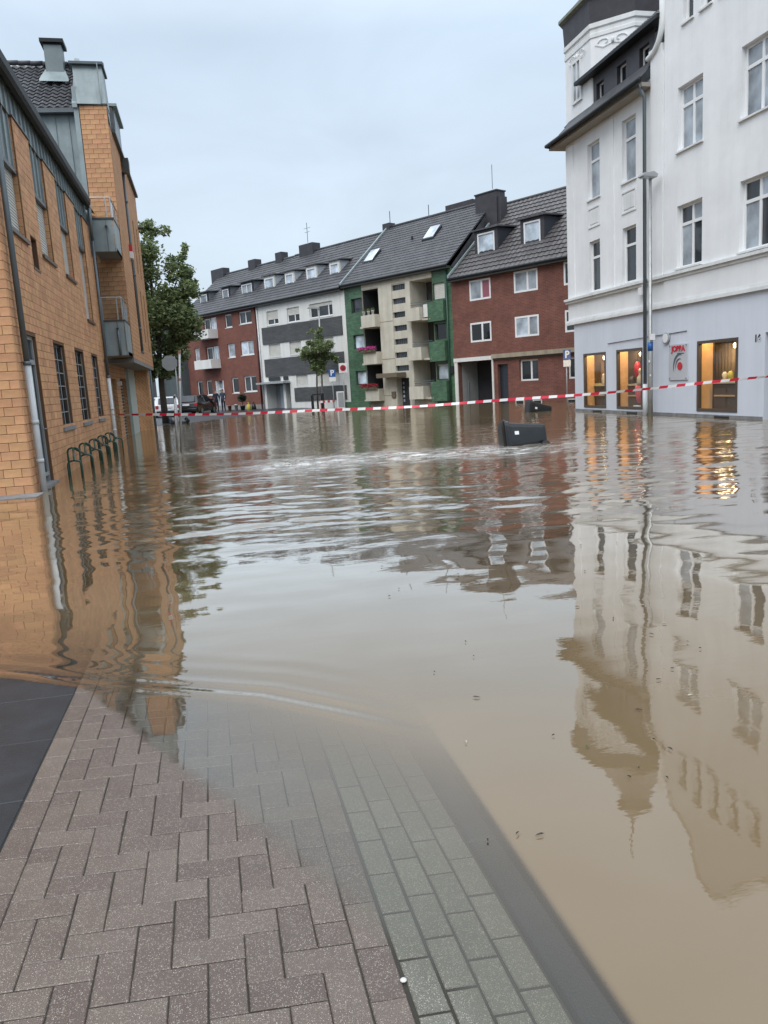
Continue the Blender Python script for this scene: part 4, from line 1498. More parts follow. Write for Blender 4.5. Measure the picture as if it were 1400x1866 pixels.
tile_roof(mb, FW, 22.62, 28.0, 0.22, 12.02, -2.6, 14.2, 0.22, 0.26, 0.02, 0.03, 4)
o = mb.build('roof_tiles', M_TILE, wb)
o['kind'] = 'stuff'
part('roof_gutter', lambda mb: FW.box(mb, 22.64, 28.05, 0.16, 0.30, 11.92, 12.03), M_GUTTER, wb)
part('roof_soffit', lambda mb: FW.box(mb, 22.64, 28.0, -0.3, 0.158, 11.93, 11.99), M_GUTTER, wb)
part('roof_body', lambda mb: (mb.box(14.7, 22, 13.2, 22.55, 12.0, 12.88), FW.q(mb, [(13, -0.3, 12.9), (22.55, -0.3, 12.9), (22.55, -4, 15.4), (13, -4, 15.4)]), FW.q(mb, [(22.6, -2.6, 14.25), (28, -2.6, 14.25), (28, -6, 11), (22.6, -6, 11)])), M_TILE, wb)
# tower
TP = [(14.55, 27.3), (14.55, 29.3), (15.65, 30.4), (17.65, 30.4), (18.75, 29.3), (18.75, 27.3), (17.65, 26.2), (15.65, 26.2)]
TC = (16.65, 28.3)


def oct_ring(k, z):
    return [(TC[0] + (p[0] - TC[0]) * k, TC[1] + (p[1] - TC[1]) * k, z) for p in TP]


def oct_solid(mb, prof):
    n = 8
    pts = [q for k, z in prof for q in oct_ring(k, z)]
    fs = []
    for i in range(len(prof) - 1):
        for k in range(n):
            fs.append((i * n + k, i * n + (k + 1) % n, (i + 1) * n + (k + 1) % n, (i + 1) * n + k))
    fs.append(tuple(range(n)))
    fs.append(tuple((len(prof) - 1) * n + k for k in range(n)))
    mb.add(pts, fs)


tw = part('tower', lambda mb: oct_solid(mb, [(0.997, 9.9), (0.997, 13.3)]), M_PLAST, wb)
part('tower_moulding', lambda mb: oct_solid(mb, [(1.0, 13.22), (1.012, 13.24), (1.012, 13.36), (1.002, 13.38), (1.002, 13.5), (1.025, 13.55), (1.025, 13.7), (0.99, 13.71)]), M_TRIM, tw)
part('tower_slate_band', lambda mb: oct_solid(mb, [(1.01, 13.702), (1.035, 14.5), (1.0, 14.5)]), M_SLATE, tw)
part('tower_eave', lambda mb: oct_solid(mb, [(1.03, 14.501), (1.10, 14.56), (1.10, 14.66), (1.0, 14.68)]), mat('weathered_copper', (0.20, 0.22, 0.18), 0.6, var=0.3), tw)
part('tower_roof', lambda mb: oct_solid(mb, [(1.07, 14.67), (0.80, 15.25), (0.52, 15.9), (0.36, 16.6), (0.30, 16.75)]), M_TILE2, tw)
part('tower_lantern', lambda mb: oct_solid(mb, [(0.26, 16.75), (0.26, 17.35), (0.36, 17.37), (0.34, 17.45), (0.16, 17.9), (0.05, 18.3), (0.02, 18.4)]), M_TILE2, tw)
part('tower_finial', lambda mb: mb.tube([(TC[0], TC[1], 18.3), (TC[0], TC[1], 19.6)], [0.06, 0.02], 6), M_GUTTER, tw)
FTW = Fac((14.55, 0), (0, 1), (-1, 0))
window(tw, FTW, 28.02, 28.64, 11.55, 12.85, o=0.035, fw=0.05, mull=(0.5,), glass=M_GLASSC, wname='tower_window') if False else None
tw_w = part('tower_window', lambda mb: FTW.box(mb, 28.0, 28.66, -0.02, 0.012, 11.53, 12.87), M_GLASSC, tw)
tw2 = MB()
for (a, b, c, d) in ((27.96, 28.7, 11.46, 11.55), (27.96, 28.7, 12.85, 12.95), (27.96, 28.06, 11.55, 12.85), (28.60, 28.7, 11.55, 12.85), (28.28, 28.34, 11.55, 12.85)):
    FTW.box(tw2, a, b, -0.02, 0.06, c, d)
tw2.build('tower_window_frame', M_TRIM, tw)
# stucco scrolls
FD = Fac((14.55, 27.3), (1.1, -1.1), (-1, -1))


def scroll(F, u, z, s, o=0.03):
    mb = MB()
    for sg in (-1, 1):
        pts = []
        for i in range(16):
            a = i / 15 * 4.2
            rr = s * (0.42 - 0.075 * a)
            pts.append(F.pt(u + sg * (s * 0.42 + rr * math.cos(a) * 0.9), o, z + rr * math.sin(a) * 0.55))
        mb.tube(pts, 0.015, 5)
        mb.tube([F.pt(u, o, z - 0.12 * s), F.pt(u + sg * 0.5 * s, o, z - 0.24 * s), F.pt(u + sg * 0.95 * s, o, z - 0.05 * s)], 0.013, 5)
    mb.lathe([(0.02, -0.03), (0.11, -0.01), (0.11, 0.01), (0.02, 0.03)], F.pt(u, o, z), 8, 'x')
    mb.build('stucco_scroll', M_TRIM, tw, smooth=True)


scroll(FTW, 28.3, 13.02, 0.7)
scroll(FD, 0.78, 13.0, 0.65, 0.02)
# downpipe, wiring, small fittings on the facade
part('downpipe', lambda mb: mb.tube([FW.pt(23.40, 0.45, 10.3), FW.pt(23.40, 0.25, 9.95), FW.pt(23.40, 0.24, 1.0)], 0.06, 10), M_PIPEG, wb, smooth=True)
part('downpipe_sleeve', lambda mb: mb.tube([FW.pt(23.40, 0.24, -0.3), FW.pt(23.40, 0.24, 1.02)], 0.08, 10), M_PIPEW, wb, smooth=True)
part('camera_box', lambda mb: (FW.box(mb, 23.72, 23.95, 0.02, 0.16, 3.95, 4.2), mb.tube([FW.pt(23.8, 0.1, 4.2), FW.pt(23.8, 0.1, 4.3)], 0.02, 6)), M_SIGNW, wb)
part('cable', lambda mb: mb.tube([FW.pt(26.2, 0.05, 2.50), FW.pt(23.6, 0.06, 2.56), FW.pt(22.2, 0.05, 2.58), FW.pt(21.4, 0.05, 2.60)], 0.012, 5), M_FRAMEDK, wb)
cl = part('wall_dial', lambda mb: mb.lathe([(0.18, 0), (0.18, -0.05), (0.15, -0.06)], (14.50, 22.45, 2.45), 20, 'x'), M_FRAMEGR, wb)
part('dial_face', lambda mb: mb.lathe([(0.145, -0.058), (0.145, -0.066)], (14.50, 22.45, 2.45), 20, 'x'), M_SIGNW, cl)
ns = text_mesh('16', 0.26, FW, 18.27, 0.034, 2.16, M_FRAMEDK, wb, 'house_number', flip=True, bold=0.012)
part('door', lambda mb: FW.box(mb, wdoor[0], wdoor[1], -0.36, -0.3, -0.2, 2.3), M_DKBLUE, wb)
# plaque
pq = part('plaque', lambda mb: FW.box(mb, 21.33, 22.30, 0.03, 0.07, 1.12, 2.23), M_SILVER, wb)
text_mesh('JOBBA', 0.24, FW, 21.80, 0.078, 2.08, M_RED, pq, 'plaque_lettering', flip=True, bold=0.012)
part('plaque_line', lambda mb: FW.box(mb, 21.50, 21.85, 0.07, 0.076, 1.92, 1.95), M_FRAMEDK, pq)


def arc(mb, F, u, o, z, r0, r1, a0, a1, n=20, ky=1.25):
    for i in range(n):
        p, q = a0 + (a1 - a0) * i / n, a0 + (a1 - a0) * (i + 1) / n
        w0 = math.sin(math.pi * i / n)
        w1 = math.sin(math.pi * (i + 1) / n)
        L = []
        for (a, wv) in ((p, w0), (q, w1)):
            L.append((a, r1 - (r1 - r0) * wv))
        F.q(mb, [(u + r1 * math.cos(p), o, z + ky * r1 * math.sin(p)), (u + r1 * math.cos(q), o, z + ky * r1 * math.sin(q)),
                 (u + L[1][1] * math.cos(q), o, z + ky * L[1][1] * math.sin(q)), (u + L[0][1] * math.cos(p), o, z + ky * L[0][1] * math.sin(p))])


part('emblem_arc', lambda mb: (arc(mb, FW, 21.76, 0.075, 1.56, 0.22, 0.30, -0.6 + 0.0, 2.2), arc(mb, FW, 21.74, 0.077, 1.54, 0.15, 0.20, -0.5, 2.2)), M_PIPEG, pq)
part('emblem_dot', lambda mb: mb.lathe([(0.125, 0), (0.125, -0.012)], (14.475, 21.70, 1.55), 24, 'x'), M_RED, pq)
for (uu, zz) in ((21.38, 1.17), (22.25, 1.17), (21.38, 2.18), (22.25, 2.18)):
    part('plaque_screw', lambda mb: mb.lathe([(0.02, 0), (0.02, -0.012)], (14.478, uu, zz), 8, 'x'), M_PIPEG, pq)
# lit shop windows
M_LAMP = emit('shop_lamp', (1.0, 0.80, 0.52), 14.0)


def shop(h, kind):
    u0, u1, z0, z1 = h
    fr = MB()
    t = 0.085
    for (a, b, c, d) in ((u0, u1, z0, z0 + t), (u0, u1, z1 - t, z1), (u0, u0 + t, z0 + t, z1 - t), (u1 - t, u1, z0 + t, z1 - t)):
        FW.box(fr, a, b, -0.06, 0.05, c, d)
    wo = fr.build('shop_window', M_FRAMEBR, wb)
    part('pane', lambda mb: FW.q(mb, [(u0 + t, -0.005, z0 + t), (u1 - t, -0.005, z0 + t), (u1 - t, -0.005, z1 - t), (u0 + t, -0.005, z1 - t)]), M_CLEAR, wo)
    deep = 3.0
    ur = min(u1 + 5, 28.8) if kind == 0 else (u1 + 0.7 if kind == 1 else 23.7)

    def U(ue, d):                  # what is seen at ue on the pane stands at depth d
        return ue * (1 + d / 14.55)
    part('display_box', lambda mb: (FW.q(mb, [(u0 - 0.3, -deep, z0), (ur, -deep, z0), (ur, -deep, z1 + .3), (u0 - 0.3, -deep, z1 + .3)]),
                                    FW.q(mb, [(u0 - 0.3, -0.07, z0), (u0 - 0.3, -deep, z0), (u0 - 0.3, -deep, z1 + .3), (u0 - 0.3, -0.07, z1 + .3)]),
                                    FW.q(mb, [(ur, -0.45, z0), (ur, -deep, z0), (ur, -deep, z1 + .3), (ur, -0.45, z1 + .3)]),
                                    FW.q(mb, [(u0 - 0.3, -0.07, z1 + .3), (ur, -0.07, z1 + .3), (ur, -deep, z1 + .3), (u0 - 0.3, -deep, z1 + .3)])), mat('shop_wall', (0.16, 0.105, 0.06), 0.8), wo)
    dp = 0.42 if kind != 2 else 0.50
    part('display_side', lambda mb: FW.box(mb, u1 + 0.0, u1 + 0.05, -dp, -0.065, z0, z1 + .2), M_WOOD, wo)
    part('display_floor', lambda mb: FW.box(mb, u0, ur - 0.02, -deep, -0.065, z0 - 0.1, z0 + 0.02), mat('shop_floor', (0.42, 0.33, 0.24), 0.5), wo)
    wd = u1 - u0
    part('counter', lambda mb: FW.box(mb, U(u0, 0.4) - 0.2, U(u0 + wd * 0.62, 0.4), -0.75, -0.38, z0 + 0.80, z0 + 0.86), mat('counter_pale', (0.62, 0.50, 0.32), 0.5), wo)
    part('counter_front', lambda mb: FW.box(mb, U(u0, 0.4) - 0.2, U(u0 + wd * 0.60, 0.4), -0.72, -0.42, z0 + 0.03, z0 + 0.79), mat('counter_dark', (0.075, 0.048, 0.03), 0.5), wo)
    part('counter_shelf', lambda mb: FW.box(mb, U(u0, 0.4) - 0.1, U(u0 + wd * 0.56, 0.4), -0.42, -0.36, z0 + 0.42, z0 + 0.46), M_WOOD, wo)
    part('lamp_strip', lambda mb: FW.box(mb, u0 + 0.15, u1 - 0.1, -0.30, -0.24, z1 + 0.10, z1 + 0.14), M_LAMP, wo)
    for q in range(3):
        uu, dd_ = U(u0 + wd * (0.08 + 0.17 * q), 1.1 + 0.3 * q), 1.1 + 0.3 * q
        part('ceiling_spot', lambda mb: mb.lathe([(0.05, 0), (0.07, 0.10), (0.03, 0.14)], FW.pt(uu, -dd_, z1 - 0.25 - 0.03 * q), 8), M_LAMP, wo)
    L = bpy.data.lights.new('shop_light', 'AREA')
    L.energy = 19
    L.color = (1.0, 0.72, 0.42)
    L.shape = 'RECTANGLE'
    L.size = 0.15
    L.size_y = u1 - u0 - 0.3
    lo = bpy.data.objects.new('shop_light', L)
    COL.objects.link(lo)
    lo.location = FW.pt((u0 + u1) / 2, -0.28, z1 + 0.08)
    L2 = bpy.data.lights.new('shop_room_light', 'POINT')
    L2.energy = 20
    L2.color = (1.0, 0.76, 0.48)
    L2.shadow_soft_size = 0.2
    lo2 = bpy.data.objects.new('shop_room_light', L2)
    COL.objects.link(lo2)
    lo2.location = FW.pt(U(u0 + wd * 0.3, 1.6), -1.6, z1 - 0.1)
    # racks of goods deep in the room
    rs = np.random.default_rng(40 + kind)
    for q in range(9):
        ue = u0 + wd * (0.05 + 0.5 * rs.random())
        d = 1.9 + 0.9 * rs.random()
        zz = z0 + 0.5 + 1.0 * rs.random()
        cc = [(0.5, 0.32, 0.16), (0.55, 0.45, 0.3), (0.35, 0.06, 0.05), (0.2, 0.22, 0.2), (0.6, 0.55, 0.42)][int(rs.integers(5))]
        part('goods', lambda mb: FW.box(mb, U(ue, d) - 0.1 - 0.2 * rs.random(), U(ue, d) + 0.12, -d - 0.1, -d, zz, zz + 0.15 + 0.35 * rs.random()), mat('goods_%d' % int(cc[0] * 100 + cc[1] * 1000), cc, 0.6), wo)
    zc = z0 + 0.86
    if kind == 0:
        part('display_figure', lambda mb: mb.lathe([(0.07, 0), (0.06, 0.10), (0.10, 0.2), (0.05, 0.3), (0.06, 0.36), (0.02, 0.42)], FW.pt(U(u0 + 0.22, 0.5), -0.5, zc), 10), mat('figure_cream', (0.62, 0.5, 0.34), 0.6), wo, smooth=True)
        part('display_board', lambda mb: FW.box(mb, U(u0 + 0.02, 0.9), U(u0 + 0.42, 0.9), -0.95, -0.9, zc + 0.05, zc + 0.85), mat('poster_tan', (0.55, 0.36, 0.25), 0.6), wo)
        part('display_tray', lambda mb: FW.box(mb, U(u0 + 0.35, 0.5), U(u0 + 0.85, 0.5), -0.6, -0.45, zc, zc + 0.05), M_YEL, wo)
    elif kind == 1:
        c = FW.pt(U(u0 + 0.36, 0.5), -0.5, zc + 0.22)
        part('display_bag', lambda mb: mb.lathe([(0.04, 0), (0.09, 0.08), (0.12, 0.24), (0.11, 0.44), (0.05, 0.56)], c, 12), M_RED, wo, smooth=True)
        part('bag_cord', lambda mb: mb.tube([(c[0], c[1], c[2] + 0.55), (c[0], c[1], z1 + 0.2)], 0.012, 5), M_FRAMEDK, wo)
        b0 = U(u0 + 0.28, 0.25)
        part('display_trousers', lambda mb: (mb.tube([FW.pt(b0 + 0.06, -0.25, z0 + 0.80), FW.pt(b0 + 0.08, -0.25, z0 + 0.45), FW.pt(b0 + 0.03, -0.25, z0 + 0.2)], [0.10, 0.075, 0.045], 8),
                                             mb.tube([FW.pt(b0 - 0.07, -0.25, z0 + 0.80), FW.pt(b0 - 0.04, -0.25, z0 + 0.45), FW.pt(b0 - 0.08, -0.25, z0 + 0.2)], [0.10, 0.075, 0.045], 8)), mat('pink_red', (0.62, 0.09, 0.10), 0.6), wo, smooth=True)
        part('display_top', lambda mb: mb.lathe([(0.10, 0), (0.13, 0.12), (0.11, 0.3), (0.06, 0.38), (0.06, 0.46), (0.08, 0.52), (0.03, 0.6)], FW.pt(b0 - 0.05, -0.28, z0 + 0.80), 10), mat('top_sand', (0.60, 0.48, 0.30), 0.7), wo, smooth=True)
        part('display_shoes', lambda mb: (FW.box(mb, b0 - 0.16, b0 - 0.02, -0.30, -0.12, z0 + 0.03, z0 + 0.12), FW.box(mb, b0 + 0.02, b0 + 0.16, -0.30, -0.12, z0 + 0.03, z0 + 0.12)), M_SIGNW, wo)
        part('display_vase', lambda mb: mb.lathe([(0.06, 0), (0.12, 0.1), (0.12, 0.2), (0.05, 0.28)], FW.pt(U(u0 + 0.72, 0.5), -0.5, zc), 10), M_FRAMEBR, wo, smooth=True)
    else:
        for q in range(6):
            ue = u0 + wd * (0.12 + 0.075 * q)
            part('curtain_fold', lambda mb: mb.tube([FW.pt(U(ue, 1.3), -1.3, zc), FW.pt(U(ue, 1.3), -1.3, z1 - 0.1)], 0.085, 8), mat('curtain_tan', (0.50, 0.36, 0.21), 0.8), wo, smooth=True)
        part('post', lambda mb: FW.box(mb, u1 + 0.02, u1 + 0.09, -0.58, -0.51, z0, z1 + .1), M_FRAMEBR, wo)
        part('display_vase', lambda mb: mb.lathe([(0.05, 0), (0.09, 0.1), (0.09, 0.22), (0.03, 0.3)], FW.pt(U(u0 + 0.35, 0.5), -0.5, zc), 10), M_YEL, wo, smooth=True)
        part('display_figure', lambda mb: mb.lathe([(0.07, 0), (0.06, 0.10), (0.09, 0.2), (0.03, 0.28)], FW.pt(U(u0 + 0.6, 0.5), -0.5, zc), 10), mat('figure_cream', (0.62, 0.5, 0.34), 0.6), wo, smooth=True)


for k, h in enumerate(shops):
    shop(h, k)
    part('cellar_grille', lambda mb: FW.box(mb, h[0] + 0.3, h[0] + 0.95, 0.066, 0.085, -0.06, 0.05), M_GUTTER, wb)

# ================================================================== FAR ROW OF HOUSES
P0 = (14.7, 44.8)


def dirv(a):
    return (math.sin(R(a)), math.cos(R(a)))


DR, DG = dirv(-28.5), dirv(-31)
FR = Fac(P0, DR, (-DR[1], DR[0]))
FR.ucam, FR.n = -(P0[0] * DR[0] + P0[1] * DR[1]), P0[0] * DR[1] - P0[1] * DR[0]
FQ = Fac(P0, DG, (-DG[1], DG[0]))
FQ.ucam, FQ.n = -(P0[0] * DG[0] + P0[1] * DG[1]), P0[0] * DG[1] - P0[1] * DG[0]


def push(F, u, z, d):
    """a point seen at (u,z) on the facade plane, moved back to depth d along the sight line"""
    k = 1 + d / F.n
    return F.ucam + (u - F.ucam) * k, 1.6 + (z - 1.6) * k


def row_roof(root, F, u0, u1, ze, d, zr, m, tw=0.30, tl=0.36, amp=0.02, step=0.035, holes=()):
    ro = part('roof', lambda mb: (F.q(mb, [(u0, 0.3, ze - 0.10), (u1, 0.3, ze - 0.10), (u1, -d, zr - 0.06), (u0, -d, zr - 0.06)]),
                                  F.q(mb, [(u0, -d, zr - 0.06), (u1, -d, zr - 0.06), (u1, -2 * d, ze), (u0, -2 * d, ze)]),
                                  F.q(mb, [(u0, 0, ze - 0.2), (u0, -2 * d, ze - 0.2), (u0, -d, zr - 0.06)]),
                                  F.q(mb, [(u1, 0, ze - 0.2), (u1, -2 * d, ze - 0.2), (u1, -d, zr - 0.06)])), m, root)
    mb = MB()
    tile_roof(mb, F, u0 + 0.02, u1 - 0.02, 0.34, ze - 0.08, -d, zr, tw, tl, amp, step, 4, holes)
    o = mb.build('roof_tiles', m, ro)
    o['kind'] = 'stuff'
    part('ridge', lambda mb: mb.tube([F.pt(u0, -d, zr + 0.02), F.pt(u1, -d, zr + 0.02)], 0.10, 8), m, ro, smooth=True)
    part('gutter', lambda mb: mb.tube([F.pt(u0, 0.38, ze - 0.12), F.pt(u1, 0.38, ze - 0.12)], 0.075, 8), M_GUTTER, ro, smooth=True)
    part('eave_board', lambda mb: F.box(mb, u0, u1, 0.01, 0.34, ze - 0.28, ze - 0.14), M_FRAMEDK, ro)
    return ro


def dormer(root, F, u0, u1, z0, z1, d, slope, m_face, m_cheek, m_roof, glass, over=0.18, side=0.14, mull=()):
    """box dormer: front at depth d, cheeks running back until the roof slope (rise per metre) meets them"""
    back = d + (z1 - z0 + 0.35) / slope
    dm = part('dormer', lambda mb: (F.box(mb, u0 - side, u1 + side, -d - 0.12, -d, z0 - 0.25, z0 - 0.001), F.box(mb, u0 - side, u1 + side, -d - 0.12, -d, z1 + 0.001, z1 + 0.16),
                                    F.box(mb, u0 - side, u0 - 0.001, -d - 0.12, -d, z0, z1), F.box(mb, u1 + 0.001, u1 + side, -d - 0.12, -d, z0, z1)), m_face, root)
    for s in (u0 - side, u1 + side - 0.06):
        part('cheek', lambda mb: mb.prism([F.pt(s, -d - 0.121, z0 - 0.3), F.pt(s, -d - 0.121, z1 + 0.16), F.pt(s, -back, z1 + 0.16)], (F.D.x * 0.06, F.D.y * 0.06, 0)), m_cheek, dm)
    part('dormer_roof', lambda mb: mb.prism([F.pt(u0 - side - over, -d + over, z1 + 0.162), F.pt(u1 + side + over, -d + over, z1 + 0.162), F.pt(u1 + side + over, -back - 0.3, z1 + 0.30), F.pt(u0 - side - over, -back - 0.3, z1 + 0.30)], (0, 0, 0.08)), m_roof, dm)
    w_ = MB()
    fw = 0.08
    for (a, b, c, e_) in ((u0, u1, z0, z0 + fw), (u0, u1, z1 - fw, z1), (u0, u0 + fw, z0 + fw, z1 - fw), (u1 - fw, u1, z0 + fw, z1 - fw)):
        F.box(w_, a, b, -d - 0.1, -d + 0.02, c, e_)
    for k in mull:
        c = u0 + (u1 - u0) * k
        F.box(w_, c - 0.04, c + 0.04, -d - 0.1, -d + 0.015, z0 + fw, z1 - fw)
    w_.build('dormer_window_frame', M_FRAMEW, dm)
    part('dormer_pane', lambda mb: F.box(mb, u0 + fw, u1 - fw, -d - 0.08, -d - 0.05, z0 + fw, z1 - fw), glass, dm)
    return dm


def house_box(root, F, u0, u1, z1, m, d=9.0):
    part('rear_walls', lambda mb: (F.q(mb, [(u0, -0.02, -0.5), (u0, -d, -0.5), (u0, -d, z1), (u0, -0.02, z1)]), F.q(mb, [(u1, -0.02, -0.5), (u1, -d, -0.5), (u1, -d, z1), (u1, -0.02, z1)]),
                                   F.q(mb, [(u0, -d, -0.5), (u1, -d, -0.5), (u1, -d, z1), (u0, -d, z1)])), m, root)
    part('dark_core', lambda mb: F.box(mb, u0 + 0.1, u1 - 0.1, -d + 0.1, -1.7, -0.4, z1 - 0.3), M_DARKIN, root)


# ---------------- red brick house next to the white corner building
rh = thing('red_brick_house', (*P0, 0), 'red brick house with white windows, gateway passage and two dark dormers', 'house')
rw = [(-3.02, -1.43, 5.90, 7.03), (-6.29, -4.69, 5.95, 7.08), (-9.6, -7.95, 5.95, 7.10), (-2.97, -1.39, 3.56, 4.66), (-6.30, -4.68, 3.58, 4.69), (-9.6, -7.98, 3.58, 4.70), (-6.18, -4.90, 1.20, 2.36), (-9.4, -8.07, 1.20, 2.30)]
gate_h = (-2.95, -0.28, -0.5, 2.50)
rdoor = (-4.08, -3.33, -0.5, 2.20)
part('wall', lambda mb: FR.wall(mb, -14, 0, -0.5, 7.30, [h + (0.12,) for h in rw[:6]] + [h + (0.2,) for h in rw[6:]] + [gate_h + (4.0,), rdoor + (0.25,)]), M_REDBRICK, rh)
house_box(rh, FR, -14, 0, 7.3, M_REDBRICK, 9.5)
gl_list = [[M_GLASSC, mat('curtain_pink', (0.30, 0.10, 0.13), 0.4)], [M_GLASSC, M_GLASSC], [M_GLASSDK, M_GLASSC], [M_GLASSDK, M_GLASSDK], [M_GLASSB, M_GLASSC], [M_GLASS], [M_GLASSDK, M_GLASS], [M_GLASSDK]]
for k, h in enumerate(rw):
    window(rh, FR, h[0], h[1], h[2], h[3], o=0.01 if k < 6 else -0.13, fw=0.10 if k < 6 else 0.09, mull=(0.42,), glass=list(reversed(gl_list[k])), frame=M_FRAMEW)
part('passage', lambda mb: (FR.q(mb, [(-0.30, -0.3, -0.5), (-0.30, -6, -0.5), (-0.30, -6, 2.49), (-0.30, -0.3, 2.49)]), FR.q(mb, [(-2.93, -0.3, -0.5), (-2.93, -6, -0.5), (-2.93, -6, 2.49), (-2.93, -0.3, 2.49)]),
                            FR.q(mb, [(-2.93, -4.0, -0.5), (-0.3, -4.0, -0.5), (-0.3, -4.0, 2.49), (-2.93, -4.0, 2.49)])), mat('passage_paint', (0.34, 0.35, 0.35), 0.8), rh)
part('gate_lintel', lambda mb: FR.box(mb, -3.05, 0.0, -0.1, 0.08, 2.50, 2.72), M_WPAINT, rh)
part('gate_jamb', lambda mb: FR.box(mb, -0.27, -0.02, -0.3, 0.05, -0.5, 2.499), M_WPAINT, rh)
part('gate_jamb', lambda mb: FR.box(mb, -3.06, -2.94, -0.3, 0.06, -0.5, 2.499), M_WPAINT, rh)
part('gate_hinge_post', lambda mb: mb.tube([FR.pt(-0.62, -0.5, -0.4), FR.pt(-0.62, -0.5, 1.25)], 0.06, 6), M_PIPEG, rh)
part('concrete_band', lambda mb: FR.box(mb, -14, -3.062, -0.05, 0.22, 2.55, 2.78), mat('weathered_concrete', (0.36, 0.31, 0.23), 0.8, stain=0.4), rh)
part('band_shade_strip', lambda mb: FR.box(mb, -14, -3.062, -0.05, 0.05, 2.45, 2.549), M_FRAMEBR, rh)  # solid dark strip standing in for shade under the concrete band
part('door', lambda mb: FR.box(mb, rdoor[0], rdoor[1], -0.25, -0.2, -0.5, 2.2), M_DKBLUE, rh)
for a in (-5.14, -6.34, -8.6):
    part('cellar_window_frame', lambda mb: FR.box(mb, a - 0.05, a + 0.55, 0.0, 0.03, -0.06, 0.16), M_WPAINT, rh)
    part('cellar_window', lambda mb: FR.box(mb, a, a + 0.5, 0.03, 0.04, -0.02, 0.12), M_GLASSDK, rh)
row_roof(rh, FR, -14, -0.02, 7.40, 5.2, 12.05, M_TILE2, 0.34, 0.42, 0.018, 0.055)
for (u0, u1, z0, z1) in ((-3.42, -2.18, 8.25, 9.48), (-6.54, -5.46, 8.27, 9.50)):
    a, zz0 = push(FR, u0, z0, 1.25)
    b, zz1 = push(FR, u1, z1, 1.25)
    dormer(rh, FR, a, b, zz0, zz1, 1.25, 0.9, M_SLATE, mat('navy_slate', (0.028, 0.033, 0.045), 0.5), M_TILE, M_GLASSB, side=0.24)
ck = part('chimney', lambda mb: FR.box(mb, -0.72, 0.98, -4.3, -3.5, 9.6, 12.55), M_SLATE, rh)
part('chimney_cap', lambda mb: FR.box(mb, -0.77, 1.03, -4.35, -3.45, 12.55, 12.62), M_SLATE, ck)
part('chimney_flank', lambda mb: FR.box(mb, -0.95, -0.721, -4.2, -3.6, 9.6, 12.2), M_SLATE, ck)
part('aerial', lambda mb: mb.tube([FR.pt(-0.1, -3.9, 12.8), FR.pt(-0.1, -3.9, 14.2)], 0.02, 5), M_PIPEG, ck)
part('chimney', lambda mb: FR.box(mb, -7.6, -6.6, -5.4, -4.6, 10.8, 13.3), M_SLATE, rh)
part('verge', lambda mb: mb.prism([FR.pt(-0.02, 0.36, 7.36), FR.pt(-0.02, -5.2, 12.10), FR.pt(-0.02, -5.2, 12.25), FR.pt(-0.02, 0.36, 7.50)], (FR.D.x * -0.12, FR.D.y * -0.12, 0)), M_ZINC, rh)

# ---------------- green tiled house with concrete stair bay
gh = thing('green_tiled_house', FQ.pt(4.75, 0, 0), 'apartment house clad in green tiles with cream concrete stair bay and balconies', 'house')
FL = [6.28, 3.90, 1.50]
gwl = [(7.85, 8.95, z, z + 0.93) for z in FL]
gwr = [(0.53, 1.46, z + 0.02, z + 0.98) for z in FL]
logL = [(6.2, 7.8, z - 1.0, z + 1.33) for z in FL]
logR = [(1.5, 3.35, z - 1.0, z + 1.36) for z in FL]
part('green_wall', lambda mb: FQ.wall(mb, 7.8, 9.55, -0.5, 8.05, [h + (0.2,) for h in gwl]), M_GREEN, gh)
part('green_wall', lambda mb: FQ.wall(mb, -0.02, 1.5, -0.5, 8.05, [h + (0.2,) for h in gwr]), M_GREEN, gh)
stairs = [(3.77, 4.97, 7.25 - 0.837 * i, 7.60 - 0.837 * i) for i in range(7)]
gdoor2 = (3.85, 4.95, -0.5, 1.78)
part('concrete_bay', lambda mb: FQ.wall(mb, 1.5, 7.8, -0.5, 8.05, [h + (0.18,) for h in stairs] + [gdoor2 + (0.5,)] + [h + (1.5,) for h in logL + logR], o=0.02), M_CONC, gh)
part('bay_front', lambda mb: (FQ.box(mb, 4.98, 6.2, 0.021, 0.06, -0.5, 7.95), FQ.box(mb, 3.36, 3.76, 0.021, 0.06, -0.5, 7.95)), M_CONC, gh)
for z in (5.42, 3.05, 0.7):
    part('bay_joint', lambda mb: FQ.box(mb, 4.98, 6.2, 0.061, 0.066, z - 0.015, z + 0.015), M_BROWN, gh)
house_box(gh, FQ, 0.0, 9.55, 8.0, M_GREEN, 9.0)
for h in stairs:
    so = part('stair_window', lambda mb: FQ.box(mb, h[0], h[1], -0.16, -0.12, h[2], h[3]), M_GLASS, gh)
    for i in range(1, 7):
        uu = h[0] + (h[1] - h[0]) * i / 7
        part('bar', lambda mb: FQ.box(mb, uu - 0.01, uu + 0.01, -0.119, -0.100, h[2] + 0.002, h[3] - 0.002), M_PIPEG, so)
